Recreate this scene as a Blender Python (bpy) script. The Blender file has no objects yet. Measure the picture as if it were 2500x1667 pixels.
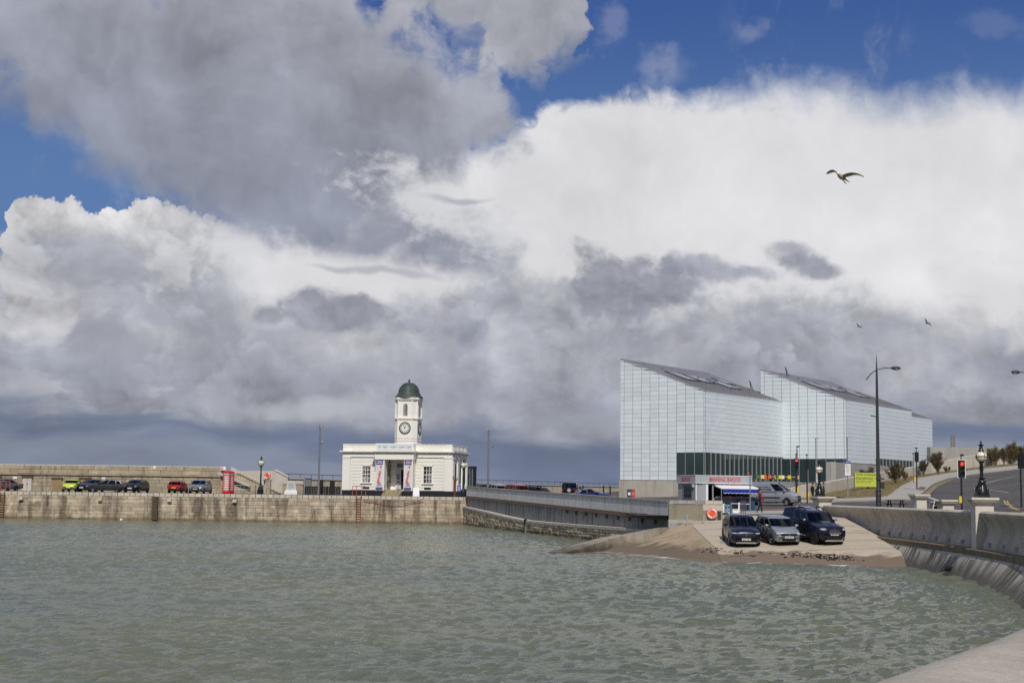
import bpy, bmesh, math, random
import numpy as np
from mathutils import Vector, Matrix, noise as mnoise
random.seed(7); np.random.seed(7)
S = bpy.context.scene
COL = S.collection
# ------------------------------------------------------------------ camera
F = 3472.0; HZ = 1203.0; ROLL = 0.013; EYE = 3.5
pit = math.atan((HZ - 833.5) / F)
r0 = Vector((1, 0, 0)); u0 = Vector((0, -math.sin(pit), math.cos(pit))); FW = Vector((0, math.cos(pit), math.sin(pit)))
RT = r0 * math.cos(ROLL) + u0 * math.sin(ROLL); UP = u0 * math.cos(ROLL) - r0 * math.sin(ROLL)
CAM = Vector((0, 0, EYE))
cd = bpy.data.cameras.new('camera'); cam = bpy.data.objects.new('camera', cd); COL.objects.link(cam)
m = Matrix((RT, UP, -FW)).transposed().to_4x4(); m.translation = CAM; cam.matrix_world = m
cd.sensor_width = 36; cd.lens = 36 * F / 2500; cd.clip_start = 0.1; cd.clip_end = 20000
S.camera = cam
def ray(px, py): return (RT * ((px - 1250) / F) - UP * ((py - 833.5) / F) + FW)
def at(px, py, Y):
    d = ray(px, py); return CAM + d * (Y / d.y)
def atz(px, py, z):
    d = ray(px, py); return CAM + d * ((z - EYE) / d.z)
# ------------------------------------------------------------------ sun, exposure
SAZ, SEL = math.radians(4), math.radians(46)
SUN = Vector((math.sin(SAZ) * math.cos(SEL), -math.cos(SAZ) * math.cos(SEL), math.sin(SEL)))
ld = bpy.data.lights.new('sun', 'SUN'); ld.energy = 3.4; ld.angle = math.radians(0.5); ld.color = (1, 0.95, 0.87)
sun = bpy.data.objects.new('sun', ld); COL.objects.link(sun); sun.rotation_euler = SUN.to_track_quat('Z', 'Y').to_euler(); sun.location = (0, 0, 60)
S.view_settings.view_transform = 'Standard'; S.view_settings.look = 'None'; S.view_settings.exposure = 0; S.view_settings.gamma = 1
S.view_settings.use_curve_mapping = False
S.cycles.max_bounces = 5; S.cycles.use_denoising = False; S.cycles.sample_clamp_direct = 1.6; S.cycles.sample_clamp_indirect = 2.0; S.cycles.caustics_reflective = False; S.cycles.caustics_refractive = False
def lin(r, g, b):
    f = lambda c: (c / 255 / 12.92) if c <= 10 else ((c / 255 + 0.055) / 1.055) ** 2.4
    return (f(r), f(g), f(b), 1)
# ------------------------------------------------------------------ sky
class NT:
    def __init__(s, nt): s.nt = nt; s.N = nt.nodes; s.L = nt.links
    def new(s, t, **kw):
        n = s.N.new(t)
        for k, v in kw.items(): setattr(n, k, v)
        return n
    def put(s, sock, v):
        if hasattr(v, 'is_output') or isinstance(v, bpy.types.NodeSocket): s.L.new(v, sock)
        elif v is not None:
            try: sock.default_value = v
            except Exception: sock.default_value = tuple(v)[:3] if hasattr(v, '__len__') else v
    def math(s, op, a, b=None, c=None, clamp=False):
        n = s.new('ShaderNodeMath', operation=op); n.use_clamp = clamp
        for i, v in enumerate((a, b, c)):
            if v is not None: s.put(n.inputs[i], v)
        return n.outputs[0]
    def vmath(s, op, a, b=None, scale=None):
        n = s.new('ShaderNodeVectorMath', operation=op); s.put(n.inputs[0], a)
        if b is not None: s.put(n.inputs[1], b)
        if scale is not None: s.put(n.inputs[3], scale)
        return n.outputs[1] if op in ('LENGTH', 'DOT_PRODUCT', 'DISTANCE') else n.outputs[0]
    def xyz(s, x, y, z=0.0):
        n = s.new('ShaderNodeCombineXYZ')
        for i, v in enumerate((x, y, z)): s.put(n.inputs[i], v)
        return n.outputs[0]
    def sep(s, v):
        n = s.new('ShaderNodeSeparateXYZ'); s.put(n.inputs[0], v); return n.outputs
    def noise(s, vec, scale, detail=4, rough=0.5, lac=2.0, dist=0.0, dim='3D', out=0):
        n = s.new('ShaderNodeTexNoise'); n.noise_dimensions = dim
        if vec is not None: s.put(n.inputs['Vector'], vec)
        s.put(n.inputs['Scale'], scale); s.put(n.inputs['Detail'], detail); s.put(n.inputs['Roughness'], rough)
        s.put(n.inputs['Lacunarity'], lac); s.put(n.inputs['Distortion'], dist)
        return n.outputs[out]
    def rng(s, v, a, b, c=0.0, d=1.0, smooth=True):
        n = s.new('ShaderNodeMapRange', interpolation_type='SMOOTHSTEP' if smooth else 'LINEAR')
        for i, x in enumerate((v, a, b, c, d)): s.put(n.inputs[i], x)
        return n.outputs[0]
    def mix(s, f, a, b, mode='MIX'):
        n = s.new('ShaderNodeMix', data_type='RGBA', blend_type=mode); n.clamp_factor = True
        s.put(n.inputs[0], f); s.put(n.inputs[6], a); s.put(n.inputs[7], b); return n.outputs[2]
    def ramp(s, f, stops, interp='LINEAR'):
        n = s.new('ShaderNodeValToRGB'); s.put(n.inputs[0], f); cr = n.color_ramp; cr.interpolation = interp
        while len(cr.elements) < len(stops): cr.elements.new(0.5)
        for e, (p, c) in zip(cr.elements, stops):
            e.position = p; e.color = c if hasattr(c, '__len__') else (c, c, c, 1)
        return n.outputs[0]
W = bpy.data.worlds.new('World'); S.world = W; W.use_nodes = True
W.node_tree.nodes.clear()
w = NT(W.node_tree)
_n3 = w.noise
w.noise = lambda vec, scale, detail=4, rough=0.5, lac=2.0, dist=0.0, out=0: _n3(vec, scale, detail, rough, lac, dist, '2D', out)
def puffs(vec, scale, detail=3.0, rough=0.55):      # rounded bulges with creases between them
    v = w.new('ShaderNodeTexVoronoi', feature='F1', voronoi_dimensions='2D'); w.put(v.inputs['Vector'], vec); w.put(v.inputs['Scale'], scale); w.put(v.inputs['Detail'], detail); w.put(v.inputs['Roughness'], rough)
    return w.math('SUBTRACT', 0.42, v.outputs['Distance'])
def uv(px, py):
    d = ray(px, py).normalized(); return math.atan2(d.x, d.y) * F, math.asin(d.z) * F
geo = w.new('ShaderNodeTexCoord').outputs['Generated']
dx, dy, dz = w.sep(geo)
Uc = w.math('MULTIPLY', w.math('ARCTAN2', dx, dy), F)
Vc = w.math('MULTIPLY', w.math('ARCSINE', dz), F)
P = w.xyz(Uc, Vc)
# domain-warped coordinates (in about photo-pixel units)
nA = w.noise(P, 1 / 330, 3, 0.5, out=1)
P1 = w.vmath('ADD', P, w.vmath('SCALE', w.vmath('SUBTRACT', nA, (0.5, 0.5, 0.5)), scale=110.0))
nB = w.noise(P, 1 / 70, 4, 0.55, out=1)
P2 = w.vmath('ADD', P1, w.vmath('SCALE', w.vmath('SUBTRACT', nB, (0.5, 0.5, 0.5)), scale=34.0))
edge = w.math('SUBTRACT', w.noise(P2, 1 / 115, 9, 0.6), 0.5)          # wispy
edgeB = w.math('ADD', w.math('MULTIPLY', w.math('SUBTRACT', w.noise(w.vmath('ADD', P2, (400, 90, 0)), 1 / 150, 9, 0.6), 0.5), 1.25), w.math('MULTIPLY', w.math('SUBTRACT', w.noise(P1, 1 / 55, 4, 0.5), 0.5), 0.35))
PW = w.vmath('ADD', P, w.vmath('SCALE', w.vmath('SUBTRACT', nB, (0.5, 0.5, 0.5)), scale=22.0))
pfS = puffs(PW, 1 / 58, 3.0, 0.6); pfL = puffs(w.vmath('MULTIPLY', PW, (0.8, 1.1, 1)), 1 / 118, 4.0, 0.55)      # cauliflower, small and large
puff = w.math('SUBTRACT', 0.42, pfS)
edgeC = w.math('ADD', w.math('MULTIPLY', edgeB, 0.6), w.math('ADD', w.math('MULTIPLY', pfL, 0.34), 0.07))
def relief(scale, off, det=6, rough=0.55):
    a = w.noise(P2, scale, det, rough); b = w.noise(w.vmath('ADD', P2, (off[0], off[1], 0)), scale, det, rough)
    return w.math('SUBTRACT', a, b)
relA = relief(1 / 120, (14, 22)); relB = relief(1 / 300, (45, 70), 5)
bigN = w.math('SUBTRACT', w.noise(P1, 1 / 420, 6, 0.5), 0.5)
midN = w.math('SUBTRACT', w.noise(w.vmath('MULTIPLY', P2, (0.75, 1.3, 1)), 1 / 160, 7, 0.55), 0.5)
LG = 1.9
def lum(col, *adds):       # brighten / darken a cloud colour by relief terms
    t = adds[0]
    for a in adds[1:]: t = w.math('ADD', t, a)
    t = w.math('ADD', w.math('MULTIPLY', t, LG), 1.0)
    return w.vmath('SCALE', tuple(col)[:3] if hasattr(col, '__len__') else col, scale=t)
GAIN = 2.0
def k(x, g): return w.math('MULTIPLY', x, g)
def fcurve(pts, vmin=-200, vmax=2600, umin=-1500.0, umax=1500.0, wob=0.0):
    n = w.new('ShaderNodeFloatCurve'); cu = n.mapping.curves[0]
    q = sorted([((uv(*p)[0] - umin) / (umax - umin), (min(max(uv(*p)[1], vmin), vmax) - vmin) / (vmax - vmin)) for p in pts])
    q = [(0.0, q[0][1])] * (q[0][0] > 0.002) + q + [(1.0, q[-1][1])] * (q[-1][0] < 0.998)
    while len(cu.points) < len(q): cu.points.new(0.5, 0.5)
    for c, (a, b) in zip(cu.points, q): c.location = (a, b); c.handle_type = 'AUTO_CLAMPED'
    n.mapping.update()
    uu = w.math('ADD', Uc, w.math('MULTIPLY', edge, wob)) if wob else Uc
    t = w.math('DIVIDE', w.math('SUBTRACT', uu, umin), umax - umin, clamp=True); w.put(n.inputs['Value'], t)
    return w.math('ADD', w.math('MULTIPLY', n.outputs[0], vmax - vmin), float(vmin))
def below(curve, soft, nz):   # 1 under the curve
    return w.rng(w.math('ADD', w.math('SUBTRACT', curve, Vc), nz), -soft, soft)
def blob(col, px, py, rx, ry, c, op=1.0, soft=0.35, nz=0.55, rot=0.0, n=None):
    cu, cv = uv(px, py)
    q = w.vmath('SUBTRACT', P1, (cu, cv, 0))
    if rot:
        x, y, _ = w.sep(q); ca, sa = math.cos(math.radians(rot)), math.sin(math.radians(rot))
        q = w.xyz(w.math('ADD', k(x, ca), k(y, sa)), w.math('SUBTRACT', k(y, ca), k(x, sa)))
    d = w.vmath('LENGTH', w.vmath('MULTIPLY', q, (1 / rx, 1 / ry, 0)))
    d = w.math('ADD', d, k(edgeC if n is None else n, -3.0 * nz))
    mk = w.rng(d, 1 + soft, 1 - soft, 0.0, op)
    return w.mix(mk, col, c)
# 0 clear blue: the physical sky, cooled a little
nsky = w.new('ShaderNodeTexSky', sky_type='NISHITA'); nsky.sun_disc = False; nsky.sun_elevation = SEL; nsky.sun_rotation = math.pi - SAZ
nsky.air_density = 1.0; nsky.dust_density = 0.3; nsky.ozone_density = 2.2
SKYS = 0.1
blue = w.vmath('SCALE', w.vmath('MULTIPLY', nsky.outputs[0], (0.5, 0.58, 0.74)), scale=SKYS)
blue = w.mix(0.8, blue, w.mix(w.rng(Vc, 700, 1250), lin(88, 120, 170), lin(54, 86, 150)))
col = blue
# thin high wisps
wis = w.math('MULTIPLY', w.rng(w.noise(w.vmath('MULTIPLY', P2, (1.3, 0.8, 1)), 1 / 150, 8, 0.62), 0.5, 0.8), w.rng(w.noise(P1, 1 / 520, 2), 0.45, 0.68))
col = w.mix(k(wis, 0.55), col, lin(170, 174, 190))
for (a, b, rx, ry, o) in ((1480, 55, 45, 60, .3), (1590, 140, 60, 55, .35), (1650, 165, 60, 40, .15), (1818, 80, 50, 28, .3), (2440, 70, 60, 40, .15)):
    col = blob(col, a, b, rx, ry, lin(165, 170, 190), o, 0.6, 1.1)
# 1 grey-white cloud at the top centre
eW = fcurve([(870, -400), (895, -60), (935, 20), (1000, 70), (1090, 105), (1140, 95), (1185, 140), (1260, 200), (1330, 195), (1350, 150), (1400, 145), (1425, 80), (1440, -20), (1455, -130), (1490, -420)], 500, 2600, wob=300.0)
mW = w.rng(w.math('ADD', w.math('SUBTRACT', Vc, eW), k(edge, 190)), -45, 75)
col = w.mix(k(mW, 0.92), col, lum(lin(168, 169, 175), k(relB, 0.6), k(bigN, 0.3), k(relA, 0.15), k(midN, 0.12)))
# 2 white bank
eB = fcurve([(-150, 690), (0, 610), (18, 545), (36, 478), (70, 466), (120, 464), (165, 462), (190, 482), (225, 498), (285, 497), (300, 484), (330, 470), (372, 470), (420, 484), (468, 494), (490, 512), (560, 522), (620, 540),
             (760, 470), (900, 420), (1000, 385), (1080, 365), (1200, 340), (1280, 305), (1350, 262), (1430, 240), (1530, 232), (1600, 250), (1680, 246), (1800, 228), (1900, 226), (2000, 222), (2100, 238), (2180, 262), (2300, 248), (2400, 232), (2500, 248), (2650, 240)], -100, 1500, wob=70.0)
leftm = w.rng(Uc, -760, -560, 1.0, 0.0)
nzB = w.math('ADD', w.math('MULTIPLY', leftm, w.math('ADD', k(w.math('SUBTRACT', 0.42, puff), 34), k(edge, 30))), w.math('MULTIPLY', w.math('SUBTRACT', 1.0, leftm), k(edge, 125)))
softB = w.math('ADD', w.math('MULTIPLY', leftm, -22.0), 27.0 + 0)
softB = w.math('ADD', softB, w.rng(Uc, 300, 700, 0.0, 45.0))
mB = w.rng(w.math('ADD', w.math('SUBTRACT', eB, Vc), nzB), w.math('MULTIPLY', softB, -1.0), softB)
whR = lum(lin(220, 220, 223), k(relB, 0.14), k(bigN, 0.16), k(relA, 0.05))
whL = lum(w.mix(w.rng(w.math('SUBTRACT', eB, Vc), 30, 190), lin(218, 218, 220), lin(178, 181, 190)), k(relB, 0.38), k(relA, 0.2), k(w.math('SUBTRACT', 0.38, puff), 0.12), k(bigN, 0.16))
col = w.mix(mB, col, w.mix(leftm, whR, whL))
# 3 grey undersides and grey masses lower down
low = fcurve([(-150, 640), (0, 625), (100, 600), (160, 590), (250, 590), (330, 640), (420, 690), (520, 725), (640, 760), (760, 765), (880, 770), (1000, 745), (1120, 700), (1240, 690), (1340, 710), (1480, 745), (1640, 755), (1760, 765), (1860, 775), (1950, 755), (2080, 770), (2200, 760), (2300, 790), (2400, 800), (2500, 790), (2650, 760)], -100, 1500)
mLow = below(low, 75, w.math('ADD', k(edge, 210), k(midN, 90)))
gryA = lum(lin(167, 170, 179), k(midN, 0.4), k(relA, 0.25), k(relB, 0.5), k(bigN, 0.25))
col = w.mix(k(mLow, 0.93), col, gryA)
def lumps(col, region, sx, sc, lo, hi, c, op, dy, gain):
    q = w.vmath('MULTIPLY', w.vmath('ADD', P1, (sx, sx * 0.37, 0)), (0.82, 1.15, 1))
    def fld(v, d): return w.math('ADD', w.math('MULTIPLY', w.noise(v, 1 / sc, d, 0.52), 0.86), w.math('ADD', w.math('MULTIPLY', puffs(v, 1.5 / sc, 3.0, 0.5), 0.17), 0.075))
    n0 = fld(q, 7); n1 = fld(w.vmath('ADD', q, (dy * 0.35, dy, 0)), 4)
    m = w.math('MULTIPLY', w.rng(n0, lo, hi), region)
    sh = w.math('ADD', w.math('MULTIPLY', w.math('SUBTRACT', n0, n1), gain), w.math('MULTIPLY', w.math('SUBTRACT', n0, hi), -1.1))
    return w.mix(k(m, op), col, w.vmath('SCALE', tuple(c)[:3], scale=w.math('ADD', sh, 1.0)))
col = lumps(col, mLow, 900, 330, 0.45, 0.52, lin(164, 167, 177), 0.8, 60, 1.3)
col = lumps(col, mLow, 2300, 210, 0.48, 0.54, lin(172, 174, 183), 0.85, 46, 1.7)
col = lumps(col, mLow, 5100, 130, 0.50, 0.55, lin(163, 166, 177), 0.75, 28, 1.6)
col = lumps(col, w.math('MULTIPLY', mB, leftm), 7700, 210, 0.47, 0.54, lin(208, 209, 213), 0.6, 40, 1.0)
col = lumps(col, w.math('MULTIPLY', mB, w.math('SUBTRACT', 1.0, leftm)), 8100, 260, 0.50, 0.62, lin(214, 215, 218), 0.35, 50, 0.5)
low2 = fcurve([(-150, 860), (0, 850), (120, 850), (300, 840), (500, 850), (700, 880), (900, 905), (1100, 880), (1300, 840), (1500, 830), (1800, 850), (2100, 900), (2300, 900), (2650, 880)], -100, 1500)
mL2 = below(low2, 120, w.math('ADD', k(midN, 210), k(bigN, 120)))
col = w.mix(k(mL2, 0.62), col, lum(lin(144, 148, 161), k(midN, 0.5), k(relA, 0.4), k(relB, 0.5)))
# 4 large grey cloud, upper left
gUp = fcurve([(-150, -900), (700, -700), (800, -350), (862, -40), (895, 55), (980, 108), (1090, 158), (1180, 195), (1225, 240), (1250, 285), (1275, 330), (1300, 400), (1340, 500), (1400, 650), (2600, 900)], -100, 2600)
gLo = fcurve([(-150, 200), (0, 205), (60, 228), (85, 290), (150, 322), (240, 362), (300, 420), (360, 452), (470, 500), (560, 548), (650, 580), (740, 592), (800, 598), (850, 570), (885, 520), (920, 475), (1010, 442), (1130, 396), (1200, 368), (1250, 342), (1290, 320), (1340, 300), (2600, 300)], -100, 2600)
mG1 = w.rng(w.math('ADD', w.math('SUBTRACT', gUp, Vc), k(edge, 190)), -60, 45)
mG2 = w.rng(w.math('ADD', w.math('SUBTRACT', Vc, gLo), k(edge, 200)), -75, 50)
mG = w.math('MULTIPLY', mG1, mG2)
hole = w.rng(w.noise(P2, 1 / 210, 5, 0.5), 0.66, 0.8, 1.0, 0.72)
gcol = lum(w.mix(w.rng(w.math('ADD', Vc, k(Uc, 0.25)), 450, 1150), lin(141, 146, 162), lin(160, 163, 173)), k(midN, 0.18), k(relB, 0.42), k(bigN, 0.3), k(relA, 0.1))
col = w.mix(w.math('MULTIPLY', mG, hole), col, gcol)
# white torn wisps through its lower right end, and the bright bank showing below it
wisp = w.math('SUBTRACT', w.noise(w.vmath('MULTIPLY', PW, (1.0, 1.5, 1)), 1 / 95, 9, 0.62), 0.5)
col = blob(col, 930, 560, 170, 95, gcol, 0.93, 0.5, 0.5, -22)
col = blob(col, 1080, 610, 110, 50, gcol, 0.85, 0.5, 0.6, -15)
col = blob(col, 1170, 560, 90, 60, gcol, 0.6, 0.7, 0.9, -30)
col = blob(col, 1060, 500, 170, 45, lin(212, 213, 217), 0.9, 0.8, 1.5, -20, wisp)
col = blob(col, 800, 660, 230, 42, lin(219, 219, 221), 0.85, 0.6, 0.8, -6)
col = blob(col, 1010, 690, 120, 30, lin(214, 214, 217), 0.8, 0.7, 0.9)
col = blob(col, 620, 620, 130, 50, lin(214, 215, 218), 0.8, 0.6, 0.8, -20)
col = blob(col, 1120, 470, 85, 9, lin(168, 171, 183), 0.8, 0.7, 0.6)
col = blob(col, 930, 664, 150, 9, lin(170, 172, 182), 0.75, 0.7, 0.5, -4)
# 5 smaller dark and light clouds in front
DK = lum(lin(150, 153, 164), k(midN, 0.35), k(relA, 0.5)); DB = lum(lin(143, 147, 162), k(midN, 0.3), k(relA, 0.4))
LT = lum(lin(198, 198, 203), k(relA, 0.5), k(midN, 0.4))
for (a, b, rx, ry, c, o, so, nz, ro) in (
    (95, 745, 125, 75, LT, .8, .5, .7, 10), (40, 665, 60, 60, LT, .6, .6, .6, 0), (190, 650, 120, 45, DK, .45, .7, .7, -15), (380, 700, 120, 35, DK, .4, .7, .8, -12),
    (350, 800, 110, 30, LT, .5, .7, .9, -20), (840, 775, 150, 60, DK, .97, .22, .42, -8), (668, 785, 52, 30, DK, .85, .35, .5, 0), (545, 820, 90, 35, DK, .5, .6, .8, 0),
    (1135, 800, 76, 54, DB, .8, .4, .7, -25), (1240, 745, 60, 40, DB, .6, .6, .8, 0), (1090, 740, 70, 35, DK, .45, .6, .8, 0), (930, 870, 160, 40, LT, .5, .8, .9, 0),
    (1490, 690, 122, 112, DK, .98, .25, .45, 8), (1610, 712, 165, 84, DK, .95, .3, .5, -8), (1385, 720, 90, 58, DK, .7, .4, .7, 0), (1740, 655, 125, 38, DB, .7, .5, .8, -10), (1850, 665, 55, 18, DB, .6, .5, .7, -10),
    (2000, 650, 58, 24, DB, .85, .6, 1.1, -14), (1950, 618, 48, 26, DK, .6, .8, 1.2, -35), (2045, 662, 40, 14, DK, .6, .8, 1.0, -10), (1930, 605, 50, 22, DK, .45, .6, .9, -10), (1880, 790, 90, 76, DK, .6, .4, .6, 0), (2010, 790, 80, 68, DK, .6, .35, .5, 0), (2170, 790, 90, 55, DK, .3, .6, .8, 0), (2345, 780, 80, 45, LT, .6, .5, .7, 0),
    (2440, 700, 110, 70, lin(214, 214, 216), .6, .6, .7, 0), (2470, 885, 95, 52, DB, .9, .4, .6, 8), (2340, 880, 60, 16, DB, .6, .5, .6, -6), (2420, 930, 60, 30, DK, .6, .5, .6, 0),
    (1640, 880, 120, 50, LT, .35, .8, 1., 0), (2250, 900, 130, 60, LT, .45, .8, .9, 0), (1300, 880, 150, 60, LT, .35, .8, 1., 0), (160, 900, 160, 40, DB, .35, .8, .8, 0), (420, 910, 150, 35, DK, .35, .8, .8, 0)):
    col = blob(col, a, b, rx, ry, c, o, so, nz, ro)
# 6 dark rain band and pale air over the sea
e6 = fcurve([(-150, 985), (0, 990), (250, 1005), (450, 1022), (600, 1032), (750, 1045), (900, 1052), (1150, 1050), (1300, 1055), (1500, 1062), (1700, 1090), (2000, 1040), (2200, 1010), (2350, 1020), (2650, 1040)], -300, 900)
strat = w.noise(w.vmath('MULTIPLY', P1, (0.3, 1.6, 1)), 1 / 120, 5, 0.5)
m6 = below(e6, 26, w.math('ADD', k(w.math('SUBTRACT', strat, 0.5), 120), k(midN, 30)))
# bright strip just above the band
col = blob(col, 830, 1005, 230, 30, lin(182, 185, 191), 0.85, 0.6, 0.5, 0)
col = blob(col, 560, 985, 150, 22, lin(168, 171, 180), 0.6, 0.7, 0.6, -4)
col = blob(col, 1420, 1020, 120, 34, lin(160, 165, 175), 0.6, 0.7, 0.5, 0)
band = lum(lin(106, 118, 143), k(w.math('SUBTRACT', strat, 0.5), 0.35))
col = w.mix(k(m6, 0.93), col, band)
e7 = fcurve([(-150, 1030), (0, 1045), (200, 1050), (400, 1055), (600, 1085), (760, 1105), (900, 1120), (1150, 1165), (1400, 1185), (1600, 1200), (2000, 1100), (2650, 1080)], -300, 900)
m7 = below(e7, 30, w.math('ADD', k(w.math('SUBTRACT', strat, 0.5), 90), k(midN, 25)))
pale = lum(w.mix(w.rng(Uc, -300, 100), lin(133, 141, 158), lin(112, 122, 147)), k(w.math('SUBTRACT', strat, 0.5), 0.25))
pale = w.mix(w.rng(Uc, 500, 900), pale, lin(140, 146, 160))
col = w.mix(k(m7, 0.85), col, pale)
# overhead and behind: broken cloud over the same blue
gen = w.rng(w.noise(P2, 1 / 500, 7, 0.55), 0.44, 0.62)
hi = w.mix(gen, blue, lum(lin(185, 187, 193), k(relB, 0.6), k(midN, 0.3)))
col = w.mix(w.math('MAXIMUM', w.rng(Vc, 1500, 2100), w.rng(w.math('ABSOLUTE', Uc), 2000, 2900)), col, w.mix(w.rng(Vc, 150, 500), lin(140, 146, 160), hi))
col = w.mix(w.rng(Vc, 0, -250), col, lin(95, 100, 98))
bg = w.new('ShaderNodeBackground'); w.put(bg.inputs[0], w.vmath('SCALE', col, scale=10.0)); bg.inputs[1].default_value = 0.1
ow = w.new('ShaderNodeOutputWorld'); w.L.new(bg.outputs[0], ow.inputs[0])
W.cycles.sampling_method = 'MANUAL'; W.cycles.sample_map_resolution = 512
# ------------------------------------------------------------------ materials
def M(name, c, rough=0.7, metal=0.0, var=0.18, scale=2.0, bump=0.0, bscale=40.0, rnd=0.0, streak=0.0, stc=(0.05, 0.045, 0.04), spec=0.4, coat=0.0, wet=None, c2=None, emit=0.0, spots=0.0, zcol=None, stains=None, fine=0.0):
    """procedural surface: base colour with noise, per-object variation, vertical stains, fine bump"""
    mt = bpy.data.materials.new(name); mt.use_nodes = True; t = NT(mt.node_tree); t.N.clear()
    pos = t.new('ShaderNodeNewGeometry').outputs['Position']
    b = t.new('ShaderNodeBsdfPrincipled'); o = t.new('ShaderNodeOutputMaterial'); t.L.new(b.outputs[0], o.inputs[0])
    c = tuple(c)[:3]; col = c + (1,)
    if zcol:
        ob = t.new('ShaderNodeTexCoord').outputs['Object']; z = t.sep(ob)[2]
        col = t.ramp(t.math('DIVIDE', z, 2.0), [(a / 2.0, tuple(q)[:3] + (1,)) for a, q in zcol], 'CONSTANT')
    if c2 is not None:
        col = t.mix(t.rng(t.noise(pos, scale * 0.35, 5, 0.6), 0.42, 0.62), col, tuple(c2)[:3] + (1,))
    f = None
    if var:
        n = t.noise(pos, scale, 6, 0.6); f = t.rng(n, 0.25, 0.75, 1 - var, 1 + var, False)
        n2 = t.noise(pos, scale * 9, 3, 0.6); f = t.math('MULTIPLY', f, t.rng(n2, 0.25, 0.75, 1 - var * 0.6, 1 + var * 0.6, False))
    if fine: f = t.math('MULTIPLY', f, t.math('MULTIPLY', t.rng(t.noise(pos, 38, 4, .7), 0.3, 0.7, 1 - fine, 1 + fine, False), t.rng(t.noise(pos, 150, 2, .6), 0.3, 0.7, 1 - fine * .6, 1 + fine * .6, False)))
    if rnd:
        r = t.new('ShaderNodeObjectInfo').outputs['Random']; g = t.rng(r, 0, 1, 1 - rnd, 1 + rnd, False)
        f = g if f is None else t.math('MULTIPLY', f, g)
    if f is not None:
        vm = t.vmath('SCALE', col, scale=f); col = vm
    if streak:
        sv = t.vmath('MULTIPLY', pos, (1.1, 1.1, 0.09)); sn = t.noise(sv, 1.3, 6, 0.62)
        col = t.mix(t.rng(sn, 0.5, 0.68, 0, streak), col, tuple(stc) + (1,))
    if spots:
        sp = t.noise(pos, 0.8, 7, 0.68); col = t.mix(t.rng(sp, 0.56, 0.66, 0, spots), col, tuple(stc) + (1,))
    if stains:               # run-off stains of given place, width, height
        px_, _, pz_ = t.sep(pos); wob = t.math('MULTIPLY', t.math('SUBTRACT', t.noise(t.vmath('MULTIPLY', pos, (1, 1, .5)), 1.6, 4), 0.5), 0.9); acc = None
        for (sx, sw, z0, z1, st) in stains:
            a_ = t.rng(t.math('ABSOLUTE', t.math('ADD', t.math('SUBTRACT', px_, sx), wob)), sw * 1.5, sw * 0.5)
            zz_ = t.math('ADD', pz_, t.math('MULTIPLY', wob, 1.5)); a_ = t.math('MULTIPLY', t.math('MULTIPLY', a_, t.rng(zz_, z0 - .3, z0 + .3)), t.math('MULTIPLY', t.rng(zz_, z1 + .3, z1 - .1), st))
            acc = a_ if acc is None else t.math('MAXIMUM', acc, a_)
        col = t.mix(t.math('MULTIPLY', acc, t.rng(t.noise(pos, 5.0, 4), .3, .6, .55, 1.0)), col, tuple(stc) + (1,))
    if wet:
        z = t.sep(pos)[2]; zz = t.math('ADD', z, t.math('MULTIPLY', t.math('SUBTRACT', t.noise(t.vmath('MULTIPLY', pos, (1, 1, 0.3)), 1.2, 5), 0.5), 0.9))
        fz = t.rng(zz, wet[0], wet[1], 1, 0); col = t.mix(t.math('MULTIPLY', fz, wet[3]), col, tuple(wet[2]) + (1,))
    t.put(b.inputs['Base Color'], col); t.put(b.inputs['Roughness'], rough); b.inputs['Metallic'].default_value = metal
    b.inputs['Specular IOR Level'].default_value = spec
    if coat: b.inputs['Coat Weight'].default_value = coat; b.inputs['Coat Roughness'].default_value = 0.04
    if emit: t.put(b.inputs['Emission Color'], col); b.inputs['Emission Strength'].default_value = emit
    if bump:
        bn = t.new('ShaderNodeBump'); bn.inputs['Strength'].default_value = bump; bn.inputs['Distance'].default_value = 0.05
        t.put(bn.inputs['Height'], t.noise(pos, bscale, 5, 0.6)); t.L.new(bn.outputs[0], b.inputs['Normal'])
    return mt
def glassm(name, tint=0.16, col=(0.8, 0.9, 0.9)):
    mt = bpy.data.materials.new(name); mt.use_nodes = True; t = NT(mt.node_tree); t.N.clear()
    tr = t.new('ShaderNodeBsdfTransparent'); tr.inputs[0].default_value = tuple(tint * x for x in col) + (1,)
    gl = t.new('ShaderNodeBsdfGlossy'); gl.inputs['Roughness'].default_value = 0.02; gl.inputs['Color'].default_value = (1, 1, 1, 1)
    fr = t.new('ShaderNodeLayerWeight'); fr.inputs[0].default_value = 0.5
    mx = t.new('ShaderNodeMixShader'); t.put(mx.inputs[0], t.math('ADD', t.math('MULTIPLY', t.math('POWER', fr.outputs[1], 4.0), 0.5), 0.04)); t.L.new(tr.outputs[0], mx.inputs[1]); t.L.new(gl.outputs[0], mx.inputs[2])
    o = t.new('ShaderNodeOutputMaterial'); t.L.new(mx.outputs[0], o.inputs[0]); return mt
ALG = (0.075, 0.06, 0.03)
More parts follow.
